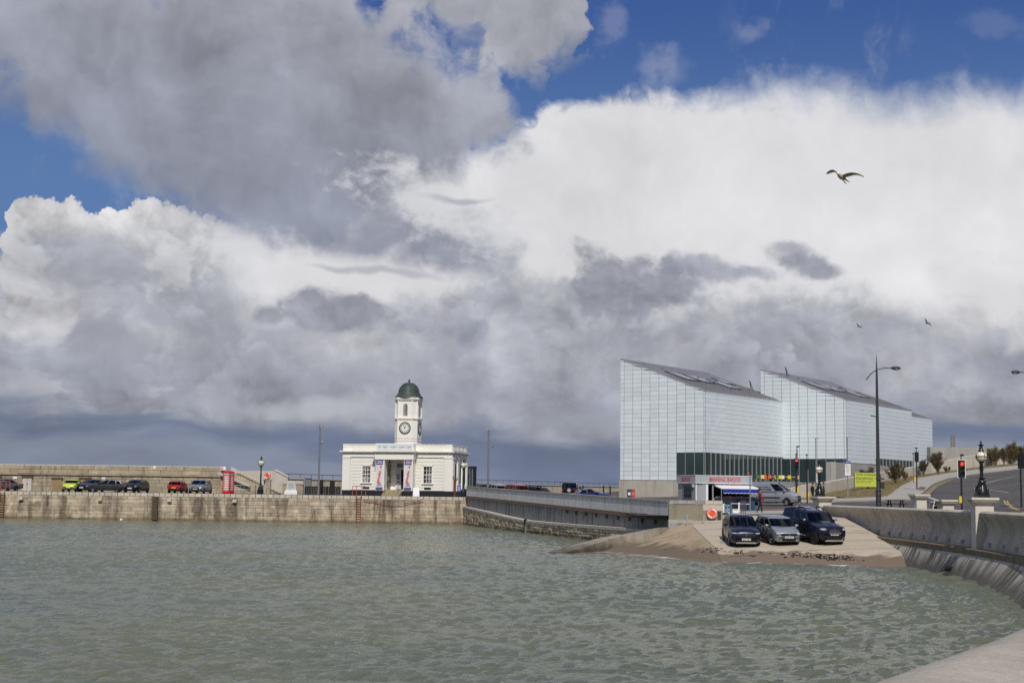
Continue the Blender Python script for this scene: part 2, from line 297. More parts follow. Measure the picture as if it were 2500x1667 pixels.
m_stone = M('quay_stone', (0.44, 0.355, 0.255), 0.85, var=0.32, scale=1.4, bump=0.9, bscale=9, rnd=0.2, streak=0.85, stc=(0.09, 0.07, 0.05), wet=(0.0, 0.6, (0.13, 0.085, 0.035), 0.8), c2=(0.48, 0.41, 0.31), stains=[((p_ - 1250) / 3472 * 155.8, w_ / 22.3, a_, b_, s_) for p_, w_, a_, b_, s_ in ((20, 6, 0, 2.6, .6), (65, 7, .9, 2.3, .7), (95, 22, 1.0, 1.6, .45), (123, 8, .3, 2.6, .55), (168, 8, .1, 2.7, .85), (220, 12, .8, 2.4, .35), (273, 10, .3, 2.6, .5), (300, 14, .2, 2.4, .35), (392, 11, 0, 2.7, .95), (449, 10, .2, 2.6, .5), (490, 9, .1, 2.6, .85), (503, 8, .1, 2.6, .7), (521, 6, .4, 2.6, .6), (540, 9, .1, 2.6, .85), (570, 7, .3, 2.6, .7), (580, 11, .1, 2.6, .85), (596, 6, .5, 2.6, .4), (668, 7, .6, 2.6, .45), (687, 6, .4, 2.6, .6), (703, 8, .6, 2.6, .35), (775, 5, .5, 1.5, .6), (860, 16, .6, 2.2, .3), (968, 14, .6, 2.6, .4), (1025, 9, .3, 2.6, .6), (1095, 14, .5, 1.6, .35))])
m_stone2 = M('old_wall_stone', (0.50, 0.41, 0.28), 0.88, var=0.3, scale=2.2, bump=1.0, bscale=8, rnd=0.25, streak=0.5, stc=(0.09, 0.07, 0.05), wet=(0.0, 0.6, (0.09, 0.065, 0.035), 0.8), spots=0.4)
m_mortar = M('quay_mortar', (0.22, 0.185, 0.14), 0.95, var=0.3, scale=3)
m_coping = M('coping_stone', (0.52, 0.47, 0.38), 0.85, var=0.15, scale=2, bump=0.4, rnd=0.12)
m_arm = M('harbour_arm_stone', (0.37, 0.31, 0.225), 0.88, var=0.24, scale=1.2, bump=0.6, bscale=9, rnd=0.17, streak=0.5, stc=(0.15, 0.11, 0.07), c2=(0.42, 0.35, 0.23))
m_armcap = M('pale_cap', (0.58, 0.53, 0.46), 0.85, var=0.1)
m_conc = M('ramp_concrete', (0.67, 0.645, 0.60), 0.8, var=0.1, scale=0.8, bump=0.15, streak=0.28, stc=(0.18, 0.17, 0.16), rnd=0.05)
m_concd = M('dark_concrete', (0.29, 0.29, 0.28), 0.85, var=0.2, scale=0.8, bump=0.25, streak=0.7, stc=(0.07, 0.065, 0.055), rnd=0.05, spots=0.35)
m_conccap = M('concrete_cap', (0.33, 0.31, 0.28), 0.85, var=0.18, scale=2, bump=0.2, streak=0.4, stc=(0.12, 0.1, 0.09), rnd=0.06)
m_beam = M('brown_beam', (0.17, 0.125, 0.10), 0.9, var=0.25, scale=2, bump=0.3)
m_sea = M('seawall_concrete', (0.46, 0.415, 0.345), 0.85, fine=0.13, var=0.15, scale=0.7, bump=0.2, bscale=25, streak=0.35, stc=(0.16, 0.14, 0.115), rnd=0.05, spots=0.3, c2=(0.42, 0.375, 0.31))
m_apron = M('apron_concrete', (0.42, 0.385, 0.33), 0.75, var=0.2, scale=0.8, bump=0.3, wet=(0.15, 0.9, (0.045, 0.042, 0.03), 0.8), spots=0.3)  # low dark zone: wet weed, plus shade on the apron put into the colour
m_bank = M('pale_wall', (0.50, 0.455, 0.385), 0.85, var=0.14, scale=0.9, bump=0.2, streak=0.25, stc=(0.25, 0.21, 0.16))
m_grey = M('grey_concrete', (0.36, 0.345, 0.315), 0.8, var=0.12, scale=0.7, bump=0.15, streak=0.2, stc=(0.2, 0.18, 0.16))
m_asph = M('asphalt', (0.075, 0.071, 0.068), 0.9, var=0.22, scale=0.5, bump=0.3, bscale=60, c2=(0.095, 0.086, 0.078))
m_pave = M('paving', (0.36, 0.335, 0.295), 0.9, var=0.12, scale=0.8, bump=0.2)
m_kerb = M('kerb_stone', (0.30, 0.27, 0.23), 0.9, var=0.15)
m_slip = M('slip_concrete', (0.45, 0.385, 0.29), 0.85, var=0.14, scale=0.6, bump=0.3, bscale=18, c2=(0.43, 0.375, 0.29), spots=0.35, stc=(0.30, 0.25, 0.18), wet=(0.36, 0.60, (0.155, 0.115, 0.08), 0.95))
m_sand = M('beach_sand', (0.36, 0.28, 0.18), 0.9, var=0.2, scale=0.8, bump=0.5, bscale=14, c2=(0.33, 0.25, 0.155), wet=(0.38, 0.75, (0.145, 0.11, 0.075), 0.95))
m_grass = M('dry_grass', (0.145, 0.12, 0.05), 0.95, var=0.35, scale=1.5, bump=1.0, bscale=22, c2=(0.215, 0.165, 0.085))
m_white = M('white_stucco', (0.82, 0.79, 0.715), 0.7, var=0.04, scale=0.7, streak=0.05, stc=(0.5, 0.48, 0.42))
m_paint = M('white_paint', (0.8, 0.8, 0.79), 0.5, var=0.03)
m_black = M('black_paint', (0.018, 0.018, 0.02), 0.5, var=0.1)
m_iron = M('black_iron', (0.012, 0.013, 0.015), 0.35, var=0.15, spec=0.5)
m_steel = M('galvanised_steel', (0.33, 0.33, 0.34), 0.5, 0.5, var=0.1)
m_pole = M('grey_pole', (0.20, 0.195, 0.20), 0.5, 0.2, var=0.08)
m_dgrey = M('dark_pole', (0.035, 0.038, 0.04), 0.45, var=0.1)
m_pane = M('window_glass', (0.012, 0.015, 0.016), 0.04, var=0, spec=0.6)
m_pang = M('gallery_glass', (0.03, 0.05, 0.052), 0.05, var=0.1, scale=0.3, spec=0.55)
m_panel = M('translucent_panel', (0.70, 0.765, 0.785), 0.2, var=0.05, scale=0.25, rnd=0.06, spec=0.4)
m_mull = M('mullion', (0.20, 0.185, 0.19), 0.5, 0.3, var=0.05)
m_fin = M('window_fin', (0.4, 0.4, 0.4), 0.4, 0.4, var=0.05)
m_roof = M('zinc_roof', (0.24, 0.235, 0.24), 0.5, 0.4, var=0.1, scale=0.6)
m_trim = M('roof_trim', (0.5, 0.5, 0.51), 0.4, 0.5, var=0.05)
m_copper = M('green_copper', (0.036, 0.05, 0.045), 0.55, var=0.3, scale=3, c2=(0.052, 0.07, 0.062), streak=0.14, stc=(0.12, 0.2, 0.165))
m_red = M('red_paint', (0.55, 0.018, 0.015), 0.35, var=0.06)
m_rust = M('rusty_iron', (0.17, 0.055, 0.03), 0.85, var=0.3, scale=6)
m_globe = M('lamp_globe', (0.72, 0.66, 0.5), 0.25, var=0.05, spec=0.5)
m_orange = M('orange_plastic', (0.75, 0.09, 0.03), 0.45, var=0.05)
m_yell = M('yellow_plastic', (0.75, 0.55, 0.02), 0.45, var=0.05)
m_wood = M('weathered_wood', (0.11, 0.07, 0.04), 0.85, var=0.25, scale=6)
m_door = M('old_white_door', (0.55, 0.51, 0.45), 0.8, var=0.15, scale=3, streak=0.4, stc=(0.3, 0.26, 0.2))
m_doorb = M('boarded_door', (0.29, 0.2, 0.1), 0.85, var=0.15, scale=3)
m_dark = M('dark_timber', (0.02, 0.017, 0.015), 0.85, var=0.3)
m_void = M('dark_opening', (0.008, 0.008, 0.009), 0.9, var=0)
m_text_red = M('red_lettering', (0.45, 0.02, 0.05), 0.6, var=0)
m_text_dk = M('dark_lettering', (0.03, 0.03, 0.05), 0.6, var=0)
m_text_bl = M('blue_lettering', (0.08, 0.06, 0.3), 0.6, var=0)
m_text_wh = M('white_lettering', (0.8, 0.82, 0.85), 0.6, var=0)
# ------------------------------------------------------------------ mesh helpers
class MB:
    def __init__(s): s.v = []; s.f = []
    def add(s, vs, fs):
        b = len(s.v); s.v += [tuple(p) for p in vs]; s.f += [tuple(i + b for i in f) for f in fs]; return s
    def box(s, cx, cy, cz, sx, sy, sz, rz=0.0, taper=1.0):
        x, y, z = sx / 2, sy / 2, sz / 2; ca, sa = math.cos(rz), math.sin(rz); V = []
        for zz, k_ in ((-z, 1.0), (z, taper)):
            for xx, yy in ((-x, -y), (x, -y), (x, y), (-x, y)):
                xx *= k_; yy *= k_; V.append((cx + xx * ca - yy * sa, cy + xx * sa + yy * ca, cz + zz))
        return s.add(V, [(0, 3, 2, 1), (4, 5, 6, 7), (0, 1, 5, 4), (1, 2, 6, 5), (2, 3, 7, 6), (3, 0, 4, 7)])
    def span(s, x0, x1, y0, y1, z0, z1): return s.box((x0 + x1) / 2, (y0 + y1) / 2, (z0 + z1) / 2, abs(x1 - x0), abs(y1 - y0), abs(z1 - z0))
    def prism(s, poly, z0, z1):
        n = len(poly); V = [(p[0], p[1], z0) for p in poly] + [(p[0], p[1], z1) for p in poly]
        return s.add(V, [tuple(range(n))[::-1], tuple(range(n, 2 * n))] + [(i, (i + 1) % n, n + (i + 1) % n, n + i) for i in range(n)])
    def extr(s, poly, off):          # extrude a planar 3D polygon by a vector
        n = len(poly); o = Vector(off); V = [tuple(p) for p in poly] + [tuple(Vector(p) + o) for p in poly]
        return s.add(V, [tuple(range(n))[::-1], tuple(range(n, 2 * n))] + [(i, (i + 1) % n, n + (i + 1) % n, n + i) for i in range(n)])
    def lathe(s, prof, c=(0, 0, 0), n=16, axis='z', cap=True):
        V = []; Fc = []
        for r, h in prof:
            r = max(r, .002)
            for i in range(n):
                a = 2 * math.pi * i / n; p = (r * math.cos(a), r * math.sin(a), h)
                if axis == 'y': p = (p[0], p[2], p[1])
                if axis == 'x': p = (p[2], p[0], p[1])
                V.append((c[0] + p[0], c[1] + p[1], c[2] + p[2]))
        for j in range(len(prof) - 1):
            for i in range(n): Fc.append((j * n + i, j * n + (i + 1) % n, (j + 1) * n + (i + 1) % n, (j + 1) * n + i))
        if cap: Fc.append(tuple(range(n))[::-1]); Fc.append(tuple(range((len(prof) - 1) * n, len(prof) * n)))
        return s.add(V, Fc)
    def cyl(s, x, y, z0, z1, r, r2=None, n=10): return s.lathe([(r, z0), (r if r2 is None else r2, z1)], (x, y, 0), n)
    def tube(s, pts, r, n=6):
        pts = [Vector(p) for p in pts]; R = r if hasattr(r, '__len__') else [r] * len(pts); V = []; Fc = []
        for j, p in enumerate(pts):
            d = (pts[min(j + 1, len(pts) - 1)] - pts[max(j - 1, 0)]).normalized()
            a = d.cross(Vector((0, 0, 1)) if abs(d.z) < 0.9 else Vector((1, 0, 0))).normalized(); b = d.cross(a)
            for i in range(n):
                t = 2 * math.pi * i / n; V.append(tuple(p + (a * math.cos(t) + b * math.sin(t)) * R[j]))
        for j in range(len(pts) - 1):
            for i in range(n): Fc.append((j * n + i, j * n + (i + 1) % n, (j + 1) * n + (i + 1) % n, (j + 1) * n + i))
        Fc.append(tuple(range(n))[::-1]); Fc.append(tuple(range((len(pts) - 1) * n, len(pts) * n)))
        return s.add(V, Fc)
    def sphere(s, c, r, nu=12, nv=8):
        rx, ry, rz = r if hasattr(r, '__len__') else (r, r, r); V = []; Fc = []
        for j in range(1, nv):
            th = math.pi * j / nv
            for i in range(nu):
                a = 2 * math.pi * i / nu; V.append((c[0] + rx * math.sin(th) * math.cos(a), c[1] + ry * math.sin(th) * math.sin(a), c[2] - rz * math.cos(th)))
        V.append((c[0], c[1], c[2] - rz)); V.append((c[0], c[1], c[2] + rz)); b = len(V)
        for j in range(nv - 2):
            for i in range(nu): Fc.append((j * nu + i, j * nu + (i + 1) % nu, (j + 1) * nu + (i + 1) % nu, (j + 1) * nu + i))
        for i in range(nu): Fc.append((b - 2, (i + 1) % nu, i)); Fc.append((b - 1, (nv - 2) * nu + i, (nv - 2) * nu + (i + 1) % nu))
        return s.add(V, Fc)
    def grid(s, rows):               # rows: list of equal-length point lists
        n = len(rows[0]); V = [p for r in rows for p in r]
        return s.add(V, [(j * n + i, j * n + i + 1, (j + 1) * n + i + 1, (j + 1) * n + i) for j in range(len(rows) - 1) for i in range(n - 1)])
    def mesh(s, name, mat=None, smooth=False, ang=None):
        me = bpy.data.meshes.new(name); me.from_pydata(s.v, [], s.f); me.validate(verbose=False)
        if mat: me.materials.append(mat)
        if smooth or ang:
            me.polygons.foreach_set('use_smooth', [True] * len(me.polygons))
            if ang: me.set_sharp_from_angle(angle=math.radians(ang))
        me.update(); return me
def thing(name, label, cat, loc=(0, 0, 0), rz=0.0, group=None):
    o = bpy.data.objects.new(name, None); COL.objects.link(o); o.empty_display_size = 0.3
    o.location = loc; o.rotation_euler = (0, 0, rz); o['label'] = label; o['category'] = cat
    if group: o['group'] = group
    return o
def part(par, name, mb, mat, smooth=False, ang=None, world=False, label=None):
    me = mb if isinstance(mb, bpy.types.Mesh) else None
    if me is None:
        if world:
            r = par
            while r.parent: r = r.parent
            iv = Matrix.LocRotScale(r.location, r.rotation_euler, None).inverted(); mb.v = [tuple(iv @ Vector(p)) for p in mb.v]
        me = mb.mesh(name, mat, smooth, ang)
    o = bpy.data.objects.new(name, me); COL.objects.link(o); o.parent = par
    if label: o['label'] = label
    return o
def single(name, mb, mat, label, cat, loc=(0, 0, 0), rz=0.0, group=None, smooth=False, ang=None):
    o = bpy.data.objects.new(name, mb if isinstance(mb, bpy.types.Mesh) else mb.mesh(name, mat, smooth, ang)); COL.objects.link(o)
    o.location = loc; o.rotation_euler = (0, 0, rz); o['label'] = label; o['category'] = cat
    if group: o['group'] = group
    return o
def struct(name, mb, mat, smooth=False, kind='structure'):
    o = bpy.data.objects.new(name, mb.mesh(name, mat, smooth)); COL.objects.link(o); o['kind'] = kind; return o
def dup(root, loc, rz=0.0, label=None, group=None, swap=None, scale=None):
    r = root.copy(); COL.objects.link(r); r.location = loc; r.rotation_euler = (0, 0, rz)
    if label: r['label'] = label
    if group: r['group'] = group
    if scale: r.scale = (scale,) * 3
    for ch in list(root.children):
        c = ch.copy(); COL.objects.link(c); c.parent = r
        for g in list(ch.children):
            d = g.copy(); COL.objects.link(d); d.parent = c
    return r
def text_mesh(txt, h, wd, mat, depth=0.004, bold=0.0, shear=0.0):
    """flat lettering in the XZ plane facing -y, centred on the origin, h high and wd wide"""
    cu = bpy.data.curves.new('lettering', 'FONT'); cu.body = txt; cu.size = 1; cu.align_x = 'CENTER'; cu.offset = bold; cu.extrude = 0.001; cu.resolution_u = 2; cu.shear = shear
    ob = bpy.data.objects.new('lettering', cu); COL.objects.link(ob)
    me = bpy.data.meshes.new_from_object(ob.evaluated_get(bpy.context.evaluated_depsgraph_get())); bpy.data.objects.remove(ob); bpy.data.curves.remove(cu)
    co = np.array([tuple(v.co) for v in me.vertices]); mn = co.min(0); mx = co.max(0)
    sx = wd / max(mx[0] - mn[0], 1e-6); sy = h / max(mx[1] - mn[1], 1e-6)
    for v in me.vertices: v.co = ((v.co.x - (mn[0] + mx[0]) / 2) * sx, -depth if v.co.z > 0 else 0.0, (v.co.y - (mn[1] + mx[1]) / 2) * sy)
    me.materials.clear(); me.materials.append(mat); me.name = 'lettering'; return me
def lettering(par, txt, h, wd, mat, loc, rz=0.0, bold=0.0, shear=0.0, name='lettering'):
    o = part(par, name, text_mesh(txt, h, wd, mat, bold=bold, shear=shear), mat); o.location = loc; o.rotation_euler = (0, 0, rz); return o
def lerp(a, b, t): return a + (b - a) * t
def interp(x, pts):
    if x <= pts[0][0]: return pts[0][1]
    for (a, b), (c, d) in zip(pts, pts[1:]):
        if x <= c: return lerp(b, d, (x - a) / (c - a))
    return pts[-1][1]
def stone_meshes(mat, n=6, bev=0.025, hump=0.035):
    out = []
    for i in range(n):
        mb = MB(); e = bev; V = []
        jz = lambda: random.uniform(-0.012, 0.012)
        f = [(-.5 + e, -.5 + 0.02 + jz(), -.5 + e * 2), (.5 - e, -.5 + 0.02 + jz(), -.5 + e * 2), (.5 - e, -.5 + jz(), .5 - e * 2), (-.5 + e, -.5 + jz(), .5 - e * 2)]
        g = [(-.5, -.45, -.5), (.5, -.45, -.5), (.5, -.45, .5), (-.5, -.45, .5)]; b = [(x, .5, z) for x, y, z in g]
        c = (random.uniform(-.2, .2), -.505 - random.uniform(0, hump), random.uniform(-.2, .2))
        mb.add(f + g + b + [c], [(0, 1, 12), (1, 2, 12), (2, 3, 12), (3, 0, 12)] + [(4 + a, 4 + (a + 1) % 4, (a + 1) % 4, a) for a in range(4)] + [(8 + a, 8 + (a + 1) % 4, 4 + (a + 1) % 4, 4 + a) for a in range(4)])
        out.append(mb.mesh('stone', mat))
    return out
def place_stone(par, name, me, c, size, rz=0.0):
    o = bpy.data.objects.new(name, me); COL.objects.link(o); o.parent = par; o.location = c; o.scale = size; o.rotation_euler = (0, 0, rz); return o
# ------------------------------------------------------------------ water
def slipu(x, y):
    d = y - (72.5 - 0.35 * (x - 12)); return 0.1 * d - 0.13 * max(0.0, 6.6 - d) ** 1.3 if d > 1.5 else -0.93 - 0.3 * (1.5 - d)
def slipz(x, y): return min(2.2, slipu(x, y))
def sandz(x, y):
    z = slipu(x, y) - interp(x, [(2, 2.0), (6, 1.45), (8.5, .95), (10.2, 0.42), (11.2, .08), (11.8, 0.0)]); return min(z, 2.15)
def axis(a, b, st, lo, hi, g=1.22):
    c = list(np.arange(a, b, st)); s_ = st; x = c[0]; L_ = []
    while x > lo: s_ *= g; x -= s_; L_.append(x)
    s_ = st; x = c[-1]; H_ = []
    while x < hi: s_ *= g; x += s_; H_.append(x)
    return np.array(L_[::-1] + c + H_)
gx = axis(-32, 24, 0.125, -4000, 4000); gy = np.concatenate([axis(4, 48, 0.115, -60, 48)[:-1], np.arange(48, 84, 0.17), [6000.0]])
# a little finer spread for the far harbour
gy = np.concatenate([gy[gy < 84], np.arange(84, 158, 0.32), axis(158, 170, 1, 158, 6000, 1.3)[1:]])
gx = np.concatenate([gx[gx < -3000], -np.geomspace(3000, 62, 16), np.arange(-61, -32, 0.35), gx[(gx >= -32) & (gx < 24)], np.arange(24.5, 60, 2.0), np.geomspace(64, 4000, 16)])
X, Y = np.meshgrid(gx, gy)
rg = np.random.default_rng(11); Z = np.zeros_like(X)
QX = X + 0.6 * np.sin(Y * 0.23 + 0.8 * np.sin(X * 0.11)); QY = Y + 0.7 * np.sin(X * 0.19 + 1.3) + 0.4 * np.sin(X * 0.43 - Y * 0.2)
for i in range(80):
    lam = 0.38 * (9.0 ** (rg.random() ** 1.05)); th = rg.normal(-1.75, 0.62); kk = 2 * math.pi / lam
    amp = 0.0102 * lam ** 0.42 * rg.uniform(0.5, 1.3); ph = rg.uniform(0, 6.28)
    s_ = np.sin(kk * (QX * math.cos(th) + QY * math.sin(th)) + ph)
    patch = 0.6 + 0.4 * np.sin(X * rg.uniform(.05, .25) + Y * rg.uniform(.05, .25) + rg.uniform(0, 6))
    Z += amp * patch * (1.0 - np.abs(s_) * 1.0 - 0.36 if i % 2 else s_)
fade = np.clip((3000 - np.hypot(X, Y)) / 2800, 0, 1); Z *= fade
gust = 0.5 * (np.sin(X * .11 + 1.7 * np.sin(Y * .05 + .6)) + np.sin(Y * .13 - X * .06 + 1.4 * np.sin(X * .08)))
Z *= 0.98 + 0.3 * gust + 0.008 * np.clip(X, -25, 20)
shal = np.zeros_like(X); inn = (X > 0) & (X < 22) & (Y > 60) & (Y < 104)
ii = np.argwhere(inn)
JETW = [(1.6, 82.0), (2.5, 83.8), (3.7, 86.2), (4.8, 88.3), (6.0, 90.0), (7.2, 91.0), (8.6, 90.9), (9.7, 90.4)]
for a, b in ii:
    if X[a, b] < 9.7 and Y[a, b] > interp(X[a, b], JETW) - 0.3: continue
    shal[a, b] = min(max(1.0 - (-sandz(X[a, b], Y[a, b]) if X[a, b] < 11.5 else -slipz(X[a, b], Y[a, b])) / 1.15, 0), 1)
Z *= 1 - 0.55 * shal
nx, ny = len(gx), len(gy)
V = np.stack([X, Y, Z], -1).reshape(-1, 3); idx = np.arange(nx * ny).reshape(ny, nx)
Fq = np.stack([idx[:-1, :-1], idx[:-1, 1:], idx[1:, 1:], idx[1:, :-1]], -1).reshape(-1, 4)
me = bpy.data.meshes.new('water'); me.vertices.add(len(V)); me.vertices.foreach_set('co', V.ravel())
me.loops.add(Fq.size); me.loops.foreach_set('vertex_index', Fq.ravel()); me.polygons.add(len(Fq)); me.polygons.foreach_set('loop_start', np.arange(len(Fq)) * 4); me.polygons.foreach_set('loop_total', np.full(len(Fq), 4))
me.polygons.foreach_set('use_smooth', np.ones(len(Fq), bool)); me.update(); me.validate()
at_ = me.attributes.new('shallow', 'FLOAT', 'POINT'); at_.data.foreach_set('value', shal.ravel())
mw = bpy.data.materials.new('harbour_water'); mw.use_nodes = True; t = NT(mw.node_tree); t.N.clear()
pos = t.new('ShaderNodeNewGeometry').outputs['Position']; b = t.new('ShaderNodeBsdfPrincipled'); o = t.new('ShaderNodeOutputMaterial'); t.L.new(b.outputs[0], o.inputs[0])
att = t.new('ShaderNodeAttribute', attribute_name='shallow').outputs['Fac']
wc = t.mix(t.rng(t.noise(pos, 0.06, 4), 0.35, 0.65), (0.155, 0.166, 0.098, 1), (0.130, 0.152, 0.108, 1))
wc = t.mix(t.rng(att, 0.25, 0.85), wc, (0.19, 0.135, 0.105, 1))
fm = t.noise(t.vmath('MULTIPLY', pos, (0.7, 1.6, 1)), 1.1, 7, 0.62)
foam = t.math('MULTIPLY', t.rng(fm, 0.49, 0.6), t.math('MULTIPLY', t.rng(att, 0.6, 0.86), t.rng(att, 1.0, 0.97, 0.35, 1.0)))
t.put(b.inputs['Base Color'], t.mix(foam, wc, (0.62, 0.6, 0.58, 1))); t.put(b.inputs['Roughness'], t.math('ADD', t.math('MULTIPLY', foam, 0.6), 0.07)); b.inputs['IOR'].default_value = 1.42
bn = t.new('ShaderNodeBump'); bn.inputs['Strength'].default_value = 1.0; bn.inputs['Distance'].default_value = 0.17
t.put(bn.inputs['Height'], t.noise(t.vmath('MULTIPLY', pos, (1.0, 1.5, 1)), 2.6, 8, 0.68, dist=0.5)); t.L.new(bn.outputs[0], b.inputs['Normal'])
me.materials.append(mw)
wo = bpy.data.objects.new('water', me); COL.objects.link(wo); wo['kind'] = 'structure'
# ------------------------------------------------------------------ terrain
P1 = Vector((-4.75, 155.7)); P2 = Vector((10.3, 93.0))
SW = [(-2.6, -2.0), (1.1, 4.22), (2.17, 6.0), (4.4, 10.2), (7.6, 17.0), (11.2, 26.0), (14.6, 35.5), (17.6, 45), (19.8, 54), (20.9, 63), (21.3, 72), (21.45, 82), (21.5, 90), (21.5, 98.5)]
def cat(pts, n):
    P_ = [Vector(p) for p in pts]; P_ = [P_[0] * 2 - P_[1]] + P_ + [P_[-1] * 2 - P_[-2]]; out = []
    for i in range(1, len(P_) - 2):
        for j in range(n):
            t = j / n; a, b, c, d = P_[i - 1:i + 3]
            out.append(0.5 * ((2 * b) + (c - a) * t + (2 * a - 5 * b + 4 * c - d) * t * t + (3 * b - a - 3 * c + d) * t ** 3))
    return out + [P_[-2]]
SWC = cat(SW, 10)
def sw_x(y): return interp(y, [(p.y, p.x) for p in SWC])
def tz(x, y):
    h = (x - 30) * 0.95 + (y - 120) * 0.1
    return 2.2 + 0.8 * min(max((y - 105) / 45, 0), 1) + 0.12 * (math.sqrt(h * h + 25) + h) / 2
def xmin(y):
    if y > 155.7: return -4.6
    if y > 93: return lerp(P2.x, P1.x, (y - 93) / 62.7) + 0.25 if y > 101 else max(lerp(P2.x, P1.x, (y - 93) / 62.7) + 0.25, 8.4)
    return sw_x(y) + 0.3
def T(px, py, y0=60, y1=400):     # where a sight line through the photo meets the ground
    d = ray(px, py); y = y0
    while y < y1:
        p = CAM + d * (y / d.y)
        if p.z < tz(p.x, p.y): return Vector((p.x, p.y, tz(p.x, p.y)))
        y += 0.2
    p = CAM + d * (130 / d.y); return Vector((p.x, p.y, tz(p.x, p.y)))
rows = []
for y in list(np.arange(-6, 97, 1.5)) + [97.0, 97.01] + list(np.arange(98, 260, 2)) + [275, 300, 330]:
    x0 = sw_x(y) + 0.25 if y <= 97 else xmin(max(y, 101.5)); x1 = 120
    rows.append([(x, y, tz(x, y)) for x in [x0 + (x1 - x0) * (i / 60) ** 1.5 for i in range(61)]])
gm_ = MB().grid(rows); gm_.grid([[(x, y, 2.19) for x in (8.2, 10.5, 13.0)] for y in (91.9, 94.5, 97.2)]); gm_.grid([[(x, y, 2.19) for x in (13.0, 17, 21.6)] for y in (96.2, 97.2)]); gm_.grid([[(x, y, 2.19) for x in (8.2, 13, 21.6)] for y in (97.15, 101.6)])
struct('ground', gm_, m_asph, True)
def resample(pl, n):
    pl = [Vector(p) for p in pl]; L_ = [0]
    for a, b in zip(pl, pl[1:]): L_.append(L_[-1] + (b - a).length)
    return [Vector([interp(L_[-1] * i / (n - 1), [(l, p[c]) for l, p in zip(L_, pl)]) for c in range(2)]) for i in range(n)]
def strip(A, B, off, n=80, mrows=6, base=None):
    a, b = resample(A, n), resample(B, n); rows = []
    for j in range(mrows + 1):
        rows.append([(p.x, p.y, tz(p.x, p.y) + off) for p in [x.lerp(y, j / mrows) for x, y in zip(a, b)]])
    mb = MB().grid(rows)
    if base is not None:      # a vertical kerb face along the second edge
        mb.grid([[(p[0], p[1], p[2] + base - off) for p in rows[-1]], rows[-1]])
    return mb
XY = lambda pts: [T(*p).xy for p in pts]
PA = XY([(1900, 1226), (1960, 1222), (2030, 1220), (2100, 1218), (2166, 1214.5), (2196, 1191), (2240, 1169), (2319, 1156), (2400, 1146), (2500, 1136.5), (2600, 1128)])
PB = XY([(1900, 1229), (1960, 1227.5), (2042, 1226), (2120, 1224), (2222, 1221), (2255, 1203), (2276, 1184.5), (2319, 1168), (2404, 1154.5), (2500, 1143.5), (2600, 1134)])
struct('pavement', strip(PA, PB, 0.13, 120, 8, 0.0), m_pave)
WB = XY([(1900, 1224), (1958, 1219), (2021, 1206), (2085, 1194), (2150, 1180), (2208, 1168.5), (2274, 1157.5), (2361, 1146.5), (2420, 1139), (2500, 1131), (2600, 1122)])
bank = strip(WB, PA, 0.10, 120, 10)
for i, v in enumerate(bank.v): bank.v[i] = (v[0], v[1], v[2] + 0.16 * mnoise.noise(Vector(v) * 0.5) + 0.07 * mnoise.noise(Vector(v) * 2.1))
struct('grass_bank', bank, m_grass, True)
def line(pts, wd, off, mat, name, n=60):
    pl = resample(XY(pts), n); rows = [[], []]
    for i, p in enumerate(pl):
        d = (pl[min(i + 1, n - 1)] - pl[max(i - 1, 0)]).normalized(); q = Vector((-d.y, d.x)) * wd / 2
        for k_, s_ in ((0, 1), (1, -1)): r = p + q * s_; rows[k_].append((r.x, r.y, tz(r.x, r.y) + off))
    return rows
m_yline = M('yellow_line', (0.42, 0.33, 0.13), 0.85, var=0.3, scale=3); m_wline = M('white_line', (0.45, 0.43, 0.4), 0.85, var=0.3, scale=3)
mb = MB()
for o_ in (0, 2.2): mb.grid(line([(2100 + o_, 1227.5 + o_), (2227 + o_ * 2, 1223 + o_), (2260 + o_ * 2, 1204.5 + o_), (2281 + o_ * 2, 1186 + o_), (2322 + o_, 1169.5 + o_), (2404, 1155.5 + o_), (2495, 1144.5 + o_)], 0.13, 0.012, m_yline, ''))
for o_ in (0, 7): mb.grid(line([(2452 + o_, 1222), (2454 + o_, 1229), (2466 + o_, 1238), (2486 + o_, 1247), (2520 + o_, 1258)], 0.12, 0.012, m_yline, ''))
struct('yellow_lines', mb, m_yline)
mb = MB()
mb.grid(line([(2378, 1193), (2405, 1180), (2440, 1170.5), (2480, 1163)], 0.16, 0.012, m_wline, '')); mb.grid(line([(2400, 1195), (2440, 1199), (2462, 1203)], 0.13, 0.016, m_wline, ''))
mb.grid(line([(1850, 1231), (1900, 1229.6)], 0.2, 0.012, m_wline, ''))
struct('white_lines', mb, m_wline)
m_redr = M('red_road_patch', (0.17, 0.095, 0.075), 0.9, var=0.15)
struct('red_surfacing', strip(XY([(1862, 1241), (1990, 1239)]), XY([(1862, 1249), (1990, 1247)]), 0.008, 12, 3), m_redr)
struct('tactile_paving', strip(XY([(2246, 1191), (2262, 1192)]), XY([(2238, 1198), (2256, 1200)]), 0.14, 6, 3), m_redr)
FA = XY([(1800, 1249), (1850, 1248), (1960, 1246)]); FB = XY([(1800, 1256), (1860, 1255), (1960, 1253)])
struct('footway', strip(FA, FB, 0.05, 30, 4, 0.0), m_pave)
# quay deck
mb = MB(); mb.grid([[(x, y, 2.99 - 0.0 * y) for x in (-400, -90, -4.5)] for y in (156.3, 175, 200, 330)]); struct('quay_deck', mb, m_asph)
